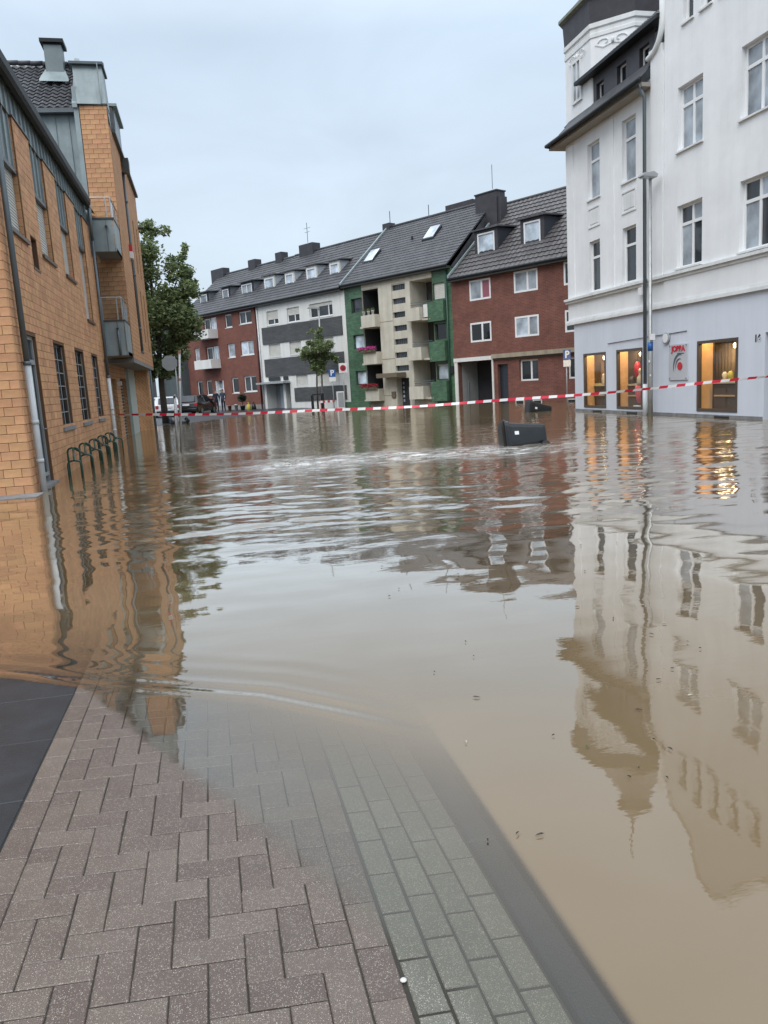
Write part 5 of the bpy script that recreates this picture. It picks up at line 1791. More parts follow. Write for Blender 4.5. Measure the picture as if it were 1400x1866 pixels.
for i, z in enumerate(FL):
    for (lg, sd) in ((logL[i], 0), (logR[i], 1)):
        part('loggia_back', lambda mb: FQ.box(mb, lg[0] + 0.01, lg[1] - 0.01, -1.60, -1.50, lg[2], lg[3]), mat('loggia_wall', (0.10, 0.105, 0.11), 0.8), gh)
        part('loggia_window', lambda mb: FQ.box(mb, lg[0] + 0.25, lg[0] + 1.15, -1.49, -1.45, lg[2] + 0.45, lg[3] - 0.35), M_GLASS if i == 0 else M_GLASSC, gh)
    lg = logL[i]
    part('loggia_shade', lambda mb: (FQ.q(mb, [(lg[0] + 0.01, -0.05, lg[2]), (lg[0] + 0.01, -1.49, lg[2]), (lg[0] + 0.01, -1.49, lg[3]), (lg[0] + 0.01, -0.05, lg[3])]), FQ.q(mb, [(lg[0] + 0.011, -0.05, lg[3] - 0.01), (lg[1] - 0.011, -0.05, lg[3] - 0.01), (lg[1] - 0.011, -1.49, lg[3] - 0.01), (lg[0] + 0.011, -1.49, lg[3] - 0.01)]), FQ.q(mb, [(lg[1] - 0.01, -0.05, lg[2]), (lg[1] - 0.01, -1.49, lg[2]), (lg[1] - 0.01, -1.49, lg[3]), (lg[1] - 0.01, -0.05, lg[3])])), mat('loggia_shade_dark', (0.045, 0.047, 0.05), 0.8), gh)  # dark sheets that paint the shade inside the left loggias
    bl = part('balcony_block', lambda mb: FQ.box(mb, 6.15, 7.45, -0.1, 0.55, z - 1.11, z - 0.33), M_CONC, gh)
    part('balcony_slab', lambda mb: FQ.box(mb, 6.22, 7.8, -1.4, 0.35, z - 1.13, z - 1.01), M_CONC, bl)
    bl = part('balcony_block', lambda mb: FQ.box(mb, 2.17, 3.38, -0.1, 0.55, z - 1.09, z - 0.31), M_CONC, gh)
    part('balcony_slab', lambda mb: FQ.box(mb, 1.52, 3.33, -1.4, 0.3, z - 1.11, z - 1.01), M_CONC, bl)
    for k in range(3):
        part('rail', lambda mb: mb.tube([FQ.pt(1.6, 0.12, z - 0.25 + 0.14 * k), FQ.pt(3.3, 0.12, z - 0.25 + 0.14 * k)], 0.018, 5), M_PIPEG, bl)
    part('green_parapet', lambda mb: FQ.box(mb, 0.45, 1.72, 0.003, 0.30, z - 1.25, z - 0.06), M_GREEN, gh)
    window(gh, FQ, gwl[i][0], gwl[i][1], gwl[i][2], gwl[i][3], o=-0.15, fw=0.06, mull=(), frame=M_FRAMEDK, glass=[M_GLASS, M_GLASSB, M_GLASSB][i])
    window(gh, FQ, gwr[i][0], gwr[i][1], gwr[i][2], gwr[i][3], o=-0.12, fw=0.06, mull=(), frame=M_FRAMEDK, glass=[M_GLASS, M_GLASSDK, M_GLASSC][i], shutter=0.96 if i == 0 else (0.12 if i == 2 else 0))
part('white_screen', lambda mb: FQ.box(mb, 1.76, 2.1, 0.2, 0.26, 5.35, 6.1), M_WPAINT, gh)
part('header_beam', lambda mb: FQ.box(mb, 1.5, 7.8, 0.022, 0.05, 7.66, 7.98), M_CONC, gh)
part('door_canopy', lambda mb: FQ.box(mb, 4.05, 5.95, 0.061, 0.9, 1.86, 2.14), M_BROWN, gh)
gd = part('door', lambda mb: FQ.box(mb, gdoor2[0], gdoor2[1], -0.48, -0.42, -0.5, 1.78), M_DARKIN, gh)
for k in range(5):
    part('door_light', lambda mb: FQ.box(mb, 4.72, 4.86, -0.419, -0.41, 0.25 + k * 0.28, 0.41 + k * 0.28), M_GLASSB, gd)
part('letter_box', lambda mb: FQ.box(mb, 5.05, 5.4, 0.061, 0.14, 0.55, 0.95), M_BROWN, gh)
part('downpipe', lambda mb: mb.tube([FQ.pt(0.33, 0.08, -0.4), FQ.pt(0.33, 0.08, 7.9)], 0.06, 8), mat('pipe_green', (0.02, 0.07, 0.05), 0.4), gh, smooth=True)
for (u, z) in ((0.0, 2.05),):
    part('wall_box', lambda mb: FQ.box(mb, -0.0, 0.25, 0.01, 0.12, 1.85, 2.3), M_GUTTER, gh)
row_roof(gh, FQ, 0.02, 9.6, 8.25, 4.5, 12.3, M_TILE, 0.26, 0.30, 0.008, 0.03)
for (px0, px1, z0, z1) in ((8.95, 7.0, 8.75, 9.35), (3.3, 1.75, 8.85, 9.45)):
    pass
for (u, z) in ((6.65, 8.98), (1.35, 9.45)):
    d_ = 1.75 if z < 9.2 else 2.6
    k_ = 0.9
    uu, _ = push(FQ, u, z, d_)
    sk = part('skylight', lambda mb: mb.prism([FQ.pt(uu - 0.5, -d_ + 0.45, 8.33 + (d_ - 0.45) * k_), FQ.pt(uu + 0.5, -d_ + 0.45, 8.33 + (d_ - 0.45) * k_), FQ.pt(uu + 0.5, -d_ - 0.45, 8.33 + (d_ + 0.45) * k_), FQ.pt(uu - 0.5, -d_ - 0.45, 8.33 + (d_ + 0.45) * k_)], (0, 0, 0.16)), M_GUTTER, gh)
    part('skylight_pane', lambda mb: mb.prism([FQ.pt(uu - 0.42, -d_ + 0.38, 8.56 + (d_ - 0.45) * k_), FQ.pt(uu + 0.42, -d_ + 0.38, 8.56 + (d_ - 0.45) * k_), FQ.pt(uu + 0.42, -d_ - 0.38, 8.52 + (d_ + 0.45) * k_), FQ.pt(uu - 0.42, -d_ - 0.38, 8.52 + (d_ + 0.45) * k_)], (0, 0, 0.03)), M_GLASSB, sk)
ck = part('chimney', lambda mb: FQ.box(mb, 1.9, 4.2, -5.3, -4.6, 11.4, 12.75), M_SLATE, gh)
for (u, zt) in ((5.6, 13.1), (9.3, 13.4)):
    part('vent_pipe', lambda mb: (mb.tube([FQ.pt(u, -4.5, 12.2), FQ.pt(u, -4.5, zt)], 0.03, 5)), M_PIPEG, gh)
part('vent_stack', lambda mb: mb.tube([FQ.pt(5.45, -2.6, 10.3), FQ.pt(5.45, -2.6, 10.9)], 0.07, 6), M_GUTTER, gh)
part('verge', lambda mb: mb.prism([FQ.pt(9.6, 0.36, 8.18), FQ.pt(9.6, -4.5, 12.33), FQ.pt(9.6, -4.5, 12.46), FQ.pt(9.6, 0.36, 8.32)], (FQ.D.x * -0.14, FQ.D.y * -0.14, 0)), M_ZINC, gh)
part('chimney', lambda mb: FQ.box(mb, 9.2, 9.9, -4.9, -4.3, 11.6, 12.6), M_SLATE, gh)
part('low_wall', lambda mb: (FQ.box(mb, 6.3, 9.5, 1.2, 1.35, -0.5, 0.42)), M_GREEN, gh)

# ---------------- white house with grey bands
wh = thing('white_banded_house', FQ.pt(14.8, 0, 0), 'white rendered apartment house with dark grey cladding bands and four pale dormers', 'house')
ww3 = [(17.23, 18.70, 6.37, 7.40), (14.64, 16.13, 6.33, 7.37), (10.90, 13.45, 6.38, 7.36)]
ww2 = [(17.25, 18.73, 3.98, 4.92), (14.7, 16.1, 3.98, 4.92), (11.0, 13.4, 3.98, 4.92)]
ww1 = [(14.2, 15.6, 1.62, 2.46), (10.6, 13.2, 1.62, 2.46)]
wdoorh = (16.4, 19.5, -0.5, 1.95)
part('wall', lambda mb: FQ.wall(mb, 9.57, 20.0, -0.5, 8.0, [h + (0.18,) for h in ww3 + ww2 + ww1] + [wdoorh + (0.9,)]), M_WPAINT, wh)
house_box(wh, FQ, 9.57, 20.0, 8.0, M_WPAINT, 9.0)
for (a, b, c, d) in ((9.95, 19.42, 4.97, 6.24), (9.98, 19.4, 2.50, 3.84), (9.94, 15.86, 0.55, 1.54)):
    part('grey_band', lambda mb: FQ.box(mb, a, b, 0.002, 0.06, c, d), M_GREYCLAD, wh)
for k, h in enumerate(ww3 + ww2 + ww1):
    sh = [0.62, 0.5, 0.25, 0.97, 0.97, 0.97, 0.97, 0.97][k]
    window(wh, FQ, h[0], h[1], h[2], h[3], o=-0.10, fw=0.07, mull=(0.42,) if h[1] - h[0] < 2 else (0.2, 0.66), glass=[M_GLASSDK, M_GLASS], shutter=sh, sill=0.03)
part('entrance_back', lambda mb: FQ.box(mb, wdoorh[0], wdoorh[1], -0.95, -0.9, -0.5, 1.95), mat('entrance_grey', (0.26, 0.27, 0.28), 0.7), wh)
part('door', lambda mb: FQ.box(mb, 17.65, 18.85, -0.9, -0.85, -0.3, 1.8), mat('door_pale_blue', (0.38, 0.43, 0.50), 0.5), wh)
part('side_light', lambda mb: FQ.box(mb, 16.5, 17.0, -0.9, -0.86, 0.1, 1.7), M_GLASS, wh)
part('porch_post', lambda mb: FQ.box(mb, 17.15, 17.45, -0.6, -0.1, -0.5, 1.95), M_WPAINT, wh)
part('porch_roof', lambda mb: FQ.box(mb, 16.3, 19.85, 0.065, 0.7, 1.96, 2.10), M_FRAMEGR, wh)
for (a, b) in ((17.5, 19.0), (16.5, 17.1)):
    part('fanlight', lambda mb: FQ.box(mb, a, b, 0.061, 0.07, 2.18, 2.46), M_GLASSDK, wh)
row_roof(wh, FQ, 9.62, 20.3, 8.15, 4.5, 12.05, M_TILE, 0.30, 0.36, 0.010, 0.035)
for (u0, u1, z0, z1) in ((17.44, 18.57, 8.92, 9.80), (15.04, 15.95, 8.82, 9.76), (12.44, 13.42, 8.86, 9.80), (9.97, 10.85, 8.83, 9.76)):
    a, zz0 = push(FQ, u0, z0, 1.2)
    b, zz1 = push(FQ, u1, z1, 1.2)
    dormer(wh, FQ, a, b, zz0, zz1, 1.2, 0.9, M_WPAINT, mat('pale_cheek', (0.40, 0.43, 0.46), 0.6), M_TILE, M_GLASSB, over=0.14, side=0.08)
ck = part('chimney', lambda mb: FQ.box(mb, 17.6, 19.3, -4.9, -4.1, 11.3, 12.65), M_SLATE, wh)
part('aerial', lambda mb: (mb.tube([FQ.pt(18.6, -4.5, 12.8), FQ.pt(18.6, -4.5, 14.3)], 0.025, 5), mb.tube([FQ.pt(18.2, -4.5, 13.9), FQ.pt(19.0, -4.5, 13.9)], 0.015, 5), mb.tube([FQ.pt(18.3, -4.5, 13.6), FQ.pt(18.9, -4.5, 13.6)], 0.015, 5)), M_PIPEG, ck)
part('downpipe', lambda mb: mb.tube([FQ.pt(19.85, 0.07, -0.3), FQ.pt(19.85, 0.07, 7.9)], 0.055, 8), M_PIPEW, wh, smooth=True)

# ---------------- dark red brick house at the far left of the row
bh = thing('dark_brick_house', FQ.pt(25, 0, 0), 'dark red brick house with white balconies and long grey dormers', 'house')
bw = [(20.72, 22.45, 6.78, 7.75), (23.5, 24.5, 6.7, 7.75), (28.9, 29.6, 6.75, 7.75), (20.74, 22.55, 4.35, 5.45), (23.4, 24.45, 4.3, 5.4), (28.9, 29.7, 4.3, 5.4), (20.75, 22.5, 1.45, 2.7), (23.3, 24.3, 1.4, 2.65), (27.4, 28.3, 1.35, 2.6), (28.9, 29.8, 1.3, 2.6)]
bdoor = (25.6, 26.7, -0.1, 2.5)
bbal = [(25.8, 27.9, 6.75, 7.75), (25.8, 27.9, 4.3, 5.4)]
part('wall', lambda mb: FQ.wall(mb, 20.02, 31.0, -0.3, 8.0, [h + (0.15,) for h in bw] + [bdoor + (0.4,)] + [h + (0.2,) for h in bbal]), M_REDBRICK2, bh)
house_box(bh, FQ, 20.02, 31.0, 8.0, M_REDBRICK2, 9.0)
for k, h in enumerate(bw):
    window(bh, FQ, h[0], h[1], h[2], h[3], o=-0.09, fw=0.09, mull=(0.5,) if h[1] - h[0] > 1.5 else (), glass=[M_GLASSC, M_GLASSB] if 3 <= k < 6 else [M_GLASSDK, M_GLASS], sill=0.03)
for h in bbal:
    window(bh, FQ, h[0] + 1.15, h[1] - 0.05, h[2], h[3] - 0.05, o=-0.14, fw=0.08, mull=(), glass=M_GLASS)
    window(bh, FQ, h[0], h[0] + 1.0, h[2] - 0.9, h[3] - 0.02, o=-0.14, fw=0.08, mull=(0.5,), glass=M_GLASSB, wname='balcony_door')
    bo = part('balcony', lambda mb: FQ.box(mb, 25.7, 28.35, 0.01, 0.95, h[2] - 0.75, h[2] - 0.62), M_WPAINT, bh)
    part('balcony_front', lambda mb: (FQ.box(mb, 25.7, 28.35, 0.90, 0.95, h[2] - 0.62, h[2] - 0.02), FQ.box(mb, 25.7, 25.75, 0.01, 0.90, h[2] - 0.62, h[2] - 0.02), FQ.box(mb, 28.3, 28.35, 0.01, 0.90, h[2] - 0.62, h[2] - 0.02)), M_WPAINT, bo)
part('door', lambda mb: FQ.box(mb, bdoor[0], bdoor[1], -0.4, -0.34, -0.1, 2.5), M_GLASSC, bh)
part('door_frame', lambda mb: (FQ.box(mb, 25.55, 25.65, -0.33, 0.02, -0.1, 2.5), FQ.box(mb, 26.65, 26.75, -0.33, 0.02, -0.1, 2.5), FQ.box(mb, 25.66, 26.64, -0.33, -0.2, 1.75, 1.85)), M_FRAMEW, bh)
part('base_course', lambda mb: FQ.box(mb, 20.02, 31.0, 0.002, 0.05, -0.3, 0.42), mat('base_grey', (0.28, 0.27, 0.26), 0.8), bh)
row_roof(bh, FQ, 20.32, 31.6, 8.15, 4.5, 12.0, M_TILE, 0.30, 0.36, 0.010, 0.035)
for (u0, u1, z0, z1) in ((20.3, 21.7, 8.85, 9.75), (23.6, 24.5, 8.85, 9.72), (26.9, 28.0, 8.8, 9.7)):
    a, zz0 = push(FQ, u0, z0, 1.2)
    b, zz1 = push(FQ, u1, z1, 1.2)
    dormer(bh, FQ, a, b, zz0, zz1, 1.2, 0.9, M_SLATE, mat('grey_cheek', (0.16, 0.175, 0.19), 0.5), M_ZINCDK, M_GLASSC, over=0.2, side=0.1, mull=(0.5,) if u1 - u0 > 1.2 else ())
for (u, s) in ((21.8, 0.5), (25.6, 0.6), (30.6, 1.2)):
    part('chimney', lambda mb: FQ.box(mb, u, u + 1.7 * s, -4.9, -4.2, 11.2, 12.6), M_SLATE, bh)
part('downpipe', lambda mb: mb.tube([FQ.pt(20.15, 0.07, -0.3), FQ.pt(20.15, 0.07, 7.9)], 0.06, 8), mat('pipe_maroon', (0.08, 0.02, 0.018), 0.5), bh, smooth=True)

# ---------------- low dark buildings at the end of the street
ax = thing('grey_annex', FQ.pt(33, 1, 0), 'low windowless dark grey building beside the dark brick house', 'building')
part('wall', lambda mb: FQ.box(mb, 31.02, 34.4, -5, 0.8, -0.2, 4.8), mat('annex_grey', (0.085, 0.105, 0.11), 0.7, stain=0.2), ax)
part('roof_edge', lambda mb: FQ.box(mb, 31.02, 34.5, -5.1, 0.9, 4.8, 4.95), M_FRAMEDK, ax)
dk = thing('dark_house', FQ.pt(39, 2, 0), 'dark house with two white columns glimpsed behind the street tree', 'house')
part('wall', lambda mb: FQ.wall(mb, 34.45, 46, -0.2, 6.5, [(36.4, 38.9, 0.9, 3.4, 0.3)], o=1.5), mat('dark_render', (0.06, 0.06, 0.068), 0.8), dk)
part('window', lambda mb: FQ.box(mb, 36.4, 38.9, 1.2, 1.25, 0.9, 3.4), M_GLASSDK, dk)
for u in (36.2, 37.8):
    part('column', lambda mb: mb.lathe([(0.2, 0), (0.16, 0.2), (0.14, 3.6), (0.2, 3.8)], FQ.pt(u, 2.1, 0), 10), M_FRAMEGR, dk, smooth=True)
part('roof', lambda mb: (FQ.q(mb, [(34.4, 1.8, 6.4), (46, 1.8, 6.4), (46, -3, 9.5), (34.4, -3, 9.5)]), FQ.q(mb, [(34.4, 1.5, 6.4), (34.4, -7, 6.4), (34.4, -3, 9.5)]), FQ.q(mb, [(34.4, -3, 9.5), (46, -3, 9.5), (46, -7, 6.4), (34.4, -7, 6.4)])), M_TILE, dk)

# ================================================================== TREES
def leaf_mat(name, c1, c2):
    m = bpy.data.materials.new(name)
    m.use_nodes = True
    nt = m.node_tree
    b = nt.nodes['Principled BSDF']
    at = node(nt, 'ShaderNodeAttribute', attribute_name='tone')
    mx = node(nt, 'ShaderNodeMix', data_type='RGBA')
    mx.inputs[6].default_value = (*c1, 1)
    mx.inputs[7].default_value = (*c2, 1)
    nt.links.new(at.outputs['Fac'], mx.inputs[0])
    nt.links.new(mx.outputs[2], b.inputs['Base Color'])
    b.inputs['Roughness'].default_value = 0.5
    tl_ = node(nt, 'ShaderNodeBsdfTranslucent')
    nt.links.new(mx.outputs[2], tl_.inputs[0])
    ms_ = node(nt, 'ShaderNodeMixShader')
    ms_.inputs[0].default_value = 0.4
    nt.links.new(b.outputs[0], ms_.inputs[1])
    nt.links.new(tl_.outputs[0], ms_.inputs[2])
    nt.links.new(ms_.outputs[0], nt.nodes['Material Output'].inputs[0])
    return m


def foliage(clumps, n, size, seed):
    r = np.random.default_rng(seed)
    mb = MB()
    w_ = np.array([c[3] ** 2 for c in clumps])
    w_ = w_ / w_.sum()
    for _ in range(n):
        c = clumps[r.choice(len(clumps), p=w_)]
        d = r.normal(size=3)
        d /= np.linalg.norm(d)
        rad = c[3] * (0.35 + 0.65 * r.random() ** 0.5) * (1 + 0.18 * r.normal())
        p = np.array(c[:3]) + d * rad * np.array([1, 1, 0.85])
        a = r.normal(size=3)
        a[2] *= 0.5
        a /= np.linalg.norm(a)
        b = np.cross(a, r.normal(size=3))
        b /= np.linalg.norm(b)
        s = size * (0.6 + 0.8 * r.random())
        q0, q1, q2, q3 = p - a * s, p + b * s * 0.45, p + a * s, p - b * s * 0.45
        mb.add([tuple(q0), tuple(q1), tuple(q2), tuple(q3)], [(0, 1, 2, 3)], None, float(r.random()))
    return mb


tr1 = thing('street_tree', (-2.3, 44.5, 0.0), 'tall leafy green street tree behind the orange apartment building', 'tree')
mb = MB()
mb.tube([(-2.3, 44.5, -0.3), (-2.33, 44.5, 2.0), (-2.25, 44.5, 4.5), (-2.3, 44.5, 7.5), (-2.25, 44.4, 9.8)], [0.2, 0.16, 0.13, 0.08, 0.03], 8)
for (a, b, c, h) in ((-3.6, 44.0, 6.0, 3.4), (-1.0, 44.2, 5.8, 3.2), (-2.0, 45.6, 6.3, 3.8), (-0.7, 44.8, 8.2, 5.2), (-3.2, 44.6, 8.4, 5.6), (-2.2, 43.4, 7.2, 4.6)):
    mb.tube([(-2.28, 44.5, h), ((-2.28 + a) / 2, (44.5 + b) / 2, (h + c) / 2 - 0.1), (a, b, c)], [0.08, 0.055, 0.02], 6)
mb.build('trunk', M_BARK, tr1, smooth=True)
rr = np.random.default_rng(5)
cl = []
for (x, y, z, s) in ((-2.5, 44.5, 4.4, 1.5), (-2.2, 44.3, 3.5, 0.8), (-3.0, 44.3, 3.7, 0.9), (-1.4, 44.3, 3.9, 0.7), (-1.3, 44.3, 5.3, 1.25), (-3.6, 44.4, 5.2, 1.3), (-2.4, 44.8, 6.6, 1.4), (-1.2, 44.5, 7.0, 0.95), (-3.5, 44.6, 7.2, 1.2), (-2.2, 44.4, 8.2, 1.0), (-0.75, 44.6, 8.6, 0.55), (-0.35, 44.6, 9.2, 0.38), (-2.9, 44.5, 8.9, 0.8), (-2.2, 44.5, 9.9, 0.6), (-2.15, 44.5, 10.7, 0.35), (-0.6, 44.3, 6.1, 0.7), (-0.25, 44.4, 6.9, 0.45), (-0.9, 44.4, 4.7, 0.7), (-0.6, 44.5, 5.4, 0.8), (-0.35, 44.5, 7.6, 0.5), (-1.2, 44.4, 8.0, 0.75), (-1.5, 44.4, 6.2, 1.0), (-2.6, 43.8, 5.6, 1.2), (-3.3, 44.2, 3.0, 0.8), (-2.6, 44.0, 2.9, 0.7), (-1.7, 44.2, 3.0, 0.6), (-1.0, 44.2, 4.0, 0.7)):
    for _ in range(4):
        cl.append((x + rr.normal() * s * 0.5, y + rr.normal() * s * 0.5, z + rr.normal() * s * 0.45, s * (0.42 + 0.3 * rr.random())))
M_LEAF = leaf_mat('leaf_green', (0.062, 0.108, 0.040), (0.30, 0.36, 0.17))
o = foliage(cl, 34000, 0.105, 3).build('crown', M_LEAF, tr1, recalc=False)
tr2 = thing('young_tree', (7.35, 52.5, 0.0), 'small young tree with slim trunk in front of the white banded house', 'tree')
mb = MB()
mb.tube([(7.35, 52.5, -0.3), (7.38, 52.5, 1.6), (7.5, 52.5, 3.2), (7.6, 52.5, 4.9)], [0.07, 0.055, 0.045, 0.02], 7)
for (a, b, c) in ((6.5, 52.4, 4.0), (8.5, 52.3, 3.9), (7.2, 53.1, 4.4), (8.0, 52.0, 4.7)):
    mb.tube([(7.45, 52.5, 2.6), ((7.45 + a) / 2, 52.5, c - 0.7), (a, b, c)], [0.035, 0.025, 0.01], 5)
mb.build('trunk', M_BARK, tr2, smooth=True)
cl = []
for (x, y, z, s) in ((7.5, 52.5, 3.4, 0.8), (7.0, 52.4, 3.9, 0.65), (8.1, 52.5, 3.7, 0.65), (7.6, 52.5, 4.6, 0.6), (7.8, 52.4, 5.2, 0.4), (6.5, 52.4, 3.9, 0.4), (8.7, 52.4, 3.3, 0.4), (7.3, 52.4, 2.8, 0.55), (7.3, 52.5, 5.2, 0.3), (7.2, 52.4, 3.3, 0.7), (7.9, 52.4, 4.2, 0.7), (7.0, 52.4, 4.5, 0.5), (8.4, 52.4, 3.9, 0.5), (7.9, 52.4, 3.0, 0.6)):
    for _ in range(3):
        cl.append((x + rr.normal() * s * 0.4, y + rr.normal() * s * 0.4, z + rr.normal() * s * 0.35, s * (0.35 + 0.25 * rr.random())))
foliage(cl, 6500, 0.085, 4).build('crown', M_LEAF, tr2, recalc=False)
tg = thing('tree_guard', (7.35, 52.4, 0), 'black metal frame guarding the young tree trunk', 'tree guard')
for (a, b) in ((-0.35, -0.3), (0.35, -0.3), (-0.35, 0.4), (0.35, 0.4)):
    part('post', lambda mb: mb.tube([(7.35 + a, 52.4 + b, -0.3), (7.35 + a, 52.4 + b, 1.02)], 0.05, 6), M_BLACK, tg)
part('top_frame', lambda mb: (mb.box(6.95, 7.75, 52.05, 52.13, 0.98, 1.08), mb.box(6.95, 7.75, 52.77, 52.85, 0.98, 1.08), mb.box(6.95, 7.03, 52.131, 52.769, 0.98, 1.08), mb.box(7.67, 7.75, 52.131, 52.769, 0.98, 1.08)), M_BLACK, tg)

# ================================================================== STREET FURNITURE
lp = thing('street_lamp', (14.1, 22.75, 0), 'slim grey street lamp standing against the white corner building', 'lamp post')
part('pole', lambda mb: mb.tube([(14.1, 22.75, -0.4), (14.1, 22.75, 2.4), (14.1, 22.75, 2.45), (14.1, 22.75, 7.35)], [0.085, 0.085, 0.06, 0.045], 12), M_STEEL, lp, smooth=True)
lh = part('lamp_head', lambda mb: mb.prism([(13.72, 22.6, 7.40), (14.25, 22.6, 7.36), (14.30, 22.6, 7.46), (14.15, 22.6, 7.55), (13.80, 22.6, 7.50)], (0, 0.3, 0)), M_FRAMEGR, lp, bevel=0.02)
part('lens', lambda mb: mb.box(13.80, 14.08, 22.63, 22.87, 7.365, 7.392), M_GLASSB, lh)
st = part('pole_sticker', lambda mb: mb.lathe([(0.0865, 0), (0.0865, 0.28)], (14.1, 22.75, 2.08), 12), M_BLUE, lp, smooth=True)
part('pole_tag', lambda mb: (mb.box(13.98, 14.02, 22.63, 22.66, 1.72, 1.8), mb.box(14.02, 14.06, 22.64, 22.665, 1.28, 1.34)), M_SIGNW, lp)
part('pole_box', lambda mb: mb.box(14.02, 14.18, 22.60, 22.67, 2.42, 2.62), M_SIGNW, lp)
l2 = thing('street_lamp', (7.75, 52.9, 0), 'distant grey street lamp rising above the young tree', 'lamp post')
part('pole', lambda mb: mb.tube([(7.75, 52.9, -0.3), (7.95, 52.9, 6.75)], [0.07, 0.05], 8), M_STEEL, l2, smooth=True)
part('lamp_head', lambda mb: mb.prism([(7.15, 52.8, 6.76), (7.98, 52.8, 6.70), (7.98, 52.8, 6.82), (7.3, 52.8, 6.90)], (0, 0.25, 0)), M_FRAMEGR, l2)

FX = Fac((0, 0), (1, 0), (0, -1))            # generic camera-facing frame: u = x, o = -y


def p_sign(loc, w_, zc, hh, label, extra=True):
    x, y = loc
    r_ = thing('parking_sign', (x, y, 0), label, 'sign')
    part('pole', lambda mb: mb.tube([(x, y + 0.03, -0.3), (x, y + 0.03, zc + hh)], 0.03, 8), M_STEEL, r_, smooth=True)
    s_ = part('panel', lambda mb: mb.box(x - w_, x + w_, y - 0.03, y - 0.005, zc - hh, zc + hh), M_BLUE, r_)
    text_mesh('P', hh * 2.0, FX, x, -(y - 0.036), zc, M_SIGNW, s_, 'letter', bold=0.015)
    part('plate', lambda mb: mb.box(x - w_, x + w_, y - 0.03, y - 0.005, zc - hh - 0.30, zc - hh - 0.02), M_SIGNW, r_)


p_sign((8.27, 51.2), 0.22, 2.38, 0.25, 'blue parking sign on a post beside the young tree')
p_sign((15.42, 31.4), 0.17, 2.30, 0.21, 'blue parking sign on a post between red house and white corner building')
zs = thing('zone_sign', (8.95, 50.8, 0), 'white square traffic zone sign with red symbol on a post by the green house', 'sign')
part('pole', lambda mb: mb.tube([(8.95, 50.83, -0.3), (8.95, 50.83, 3.0)], 0.03, 8), M_STEEL, zs, smooth=True)
zp = part('panel', lambda mb: mb.box(8.68, 9.22, 50.77, 50.80, 2.36, 2.98), M_SIGNW, zs)
part('symbol', lambda mb: mb.lathe([(0.20, 0), (0.20, -0.012)], (8.95, 50.769, 2.66), 20, 'y'), M_RED, zp)
part('symbol_centre', lambda mb: mb.lathe([(0.13, 0), (0.13, -0.01)], (8.95, 50.756, 2.66), 20, 'y'), mat('sign_maroon', (0.16, 0.02, 0.04), 0.5), zp)
mbx = thing('meter_cabinet', (8.75, 51.3, 0), 'pale grey utility cabinet beside the zone sign', 'cabinet')
part('body', lambda mb: mb.box(8.5, 8.98, 51.15, 51.45, -0.2, 1.15), M_SIGNW, mbx, bevel=0.01)
part('door', lambda mb: mb.box(8.55, 8.93, 51.14, 51.149, 0.1, 1.08), M_FRAMEGR, mbx)
br = thing('barrier', (7.9, 51.5, 0), 'low red and white striped barrier in front of the white banded house', 'barrier')
for xx in (7.45, 8.32):
    part('post', lambda mb: mb.tube([(xx, 51.6, -0.3), (xx, 51.6, 0.62)], 0.035, 6), M_RED, br)
for i in range(6):
    part('stripe', lambda mb: mb.box(7.4 + i * 0.165, 7.4 + (i + 1) * 0.165, 51.55, 51.58, 0.46, 0.60), M_RED if i % 2 else M_SIGNW, br)

ss = thing('stop_sign', (-1.72, 43.0, 0), 'grey back of an octagonal stop sign under the street tree', 'sign')
part('pole', lambda mb: mb.tube([(-1.45, 43.06, -0.3), (-1.45, 43.06, 3.6)], 0.035, 8), M_STEEL, ss, smooth=True)
part('panel', lambda mb: mb.prism([(-1.72 + 0.42 * math.cos(R(22.5 + 45 * k)), 43.0, 3.25 + 0.42 * math.sin(R(22.5 + 45 * k))) for k in range(8)], (0, 0.03, 0)), M_FRAMEGR, ss)
pl_ = thing('sign_post', (-0.88, 23.0, 0), 'thin pale steel post rising from the flood beside the orange apartment building', 'post')
part('pole', lambda mb: mb.tube([(-0.88, 23.0, -0.4), (-0.62, 23.0, 2.78)], 0.036, 10), M_STEEL, pl_, smooth=True)
part('cap', lambda mb: mb.tube([(-0.62, 23.0, 2.75), (-0.617, 23.0, 2.82)], 0.045, 10), M_TERR, pl_)
part('clamp', lambda mb: (mb.tube([(-0.69, 23, 1.98), (-0.686, 23, 2.04)], 0.044, 10), mb.tube([(-0.795, 23, 1.02), (-0.79, 23, 1.08)], 0.044, 10)), M_TERR, pl_)
pl2 = thing('marker_post', (-1.02, 24.2, 0), 'shorter thin steel post standing in water just behind the taller post', 'post')
part('pole', lambda mb: mb.tube([(-1.02, 24.2, -0.4), (-0.93, 24.2, 1.5)], 0.03, 8), M_STEEL, pl2, smooth=True)
part('cap', lambda mb: mb.tube([(-0.93, 24.2, 1.49), (-0.929, 24.2, 1.55)], 0.036, 8), M_FRAMEDK, pl2)
for (x, y, h, lb) in ((-3.0, 45.2, 1.75, 'white bollard-like post under the street tree'), (-1.55, 41.2, 1.5, 'white post at the flood edge near the black car')):
    q = thing('white_post', (x, y, 0), lb, 'post')
    part('post', lambda mb: mb.tube([(x, y, -0.3), (x, y, h)], 0.05, 8), M_PIPEW, q, smooth=True)
    part('cap', lambda mb: mb.lathe([(0.06, 0), (0.06, 0.05), (0.02, 0.09)], (x, y, h), 8), M_FRAMEGR, q)

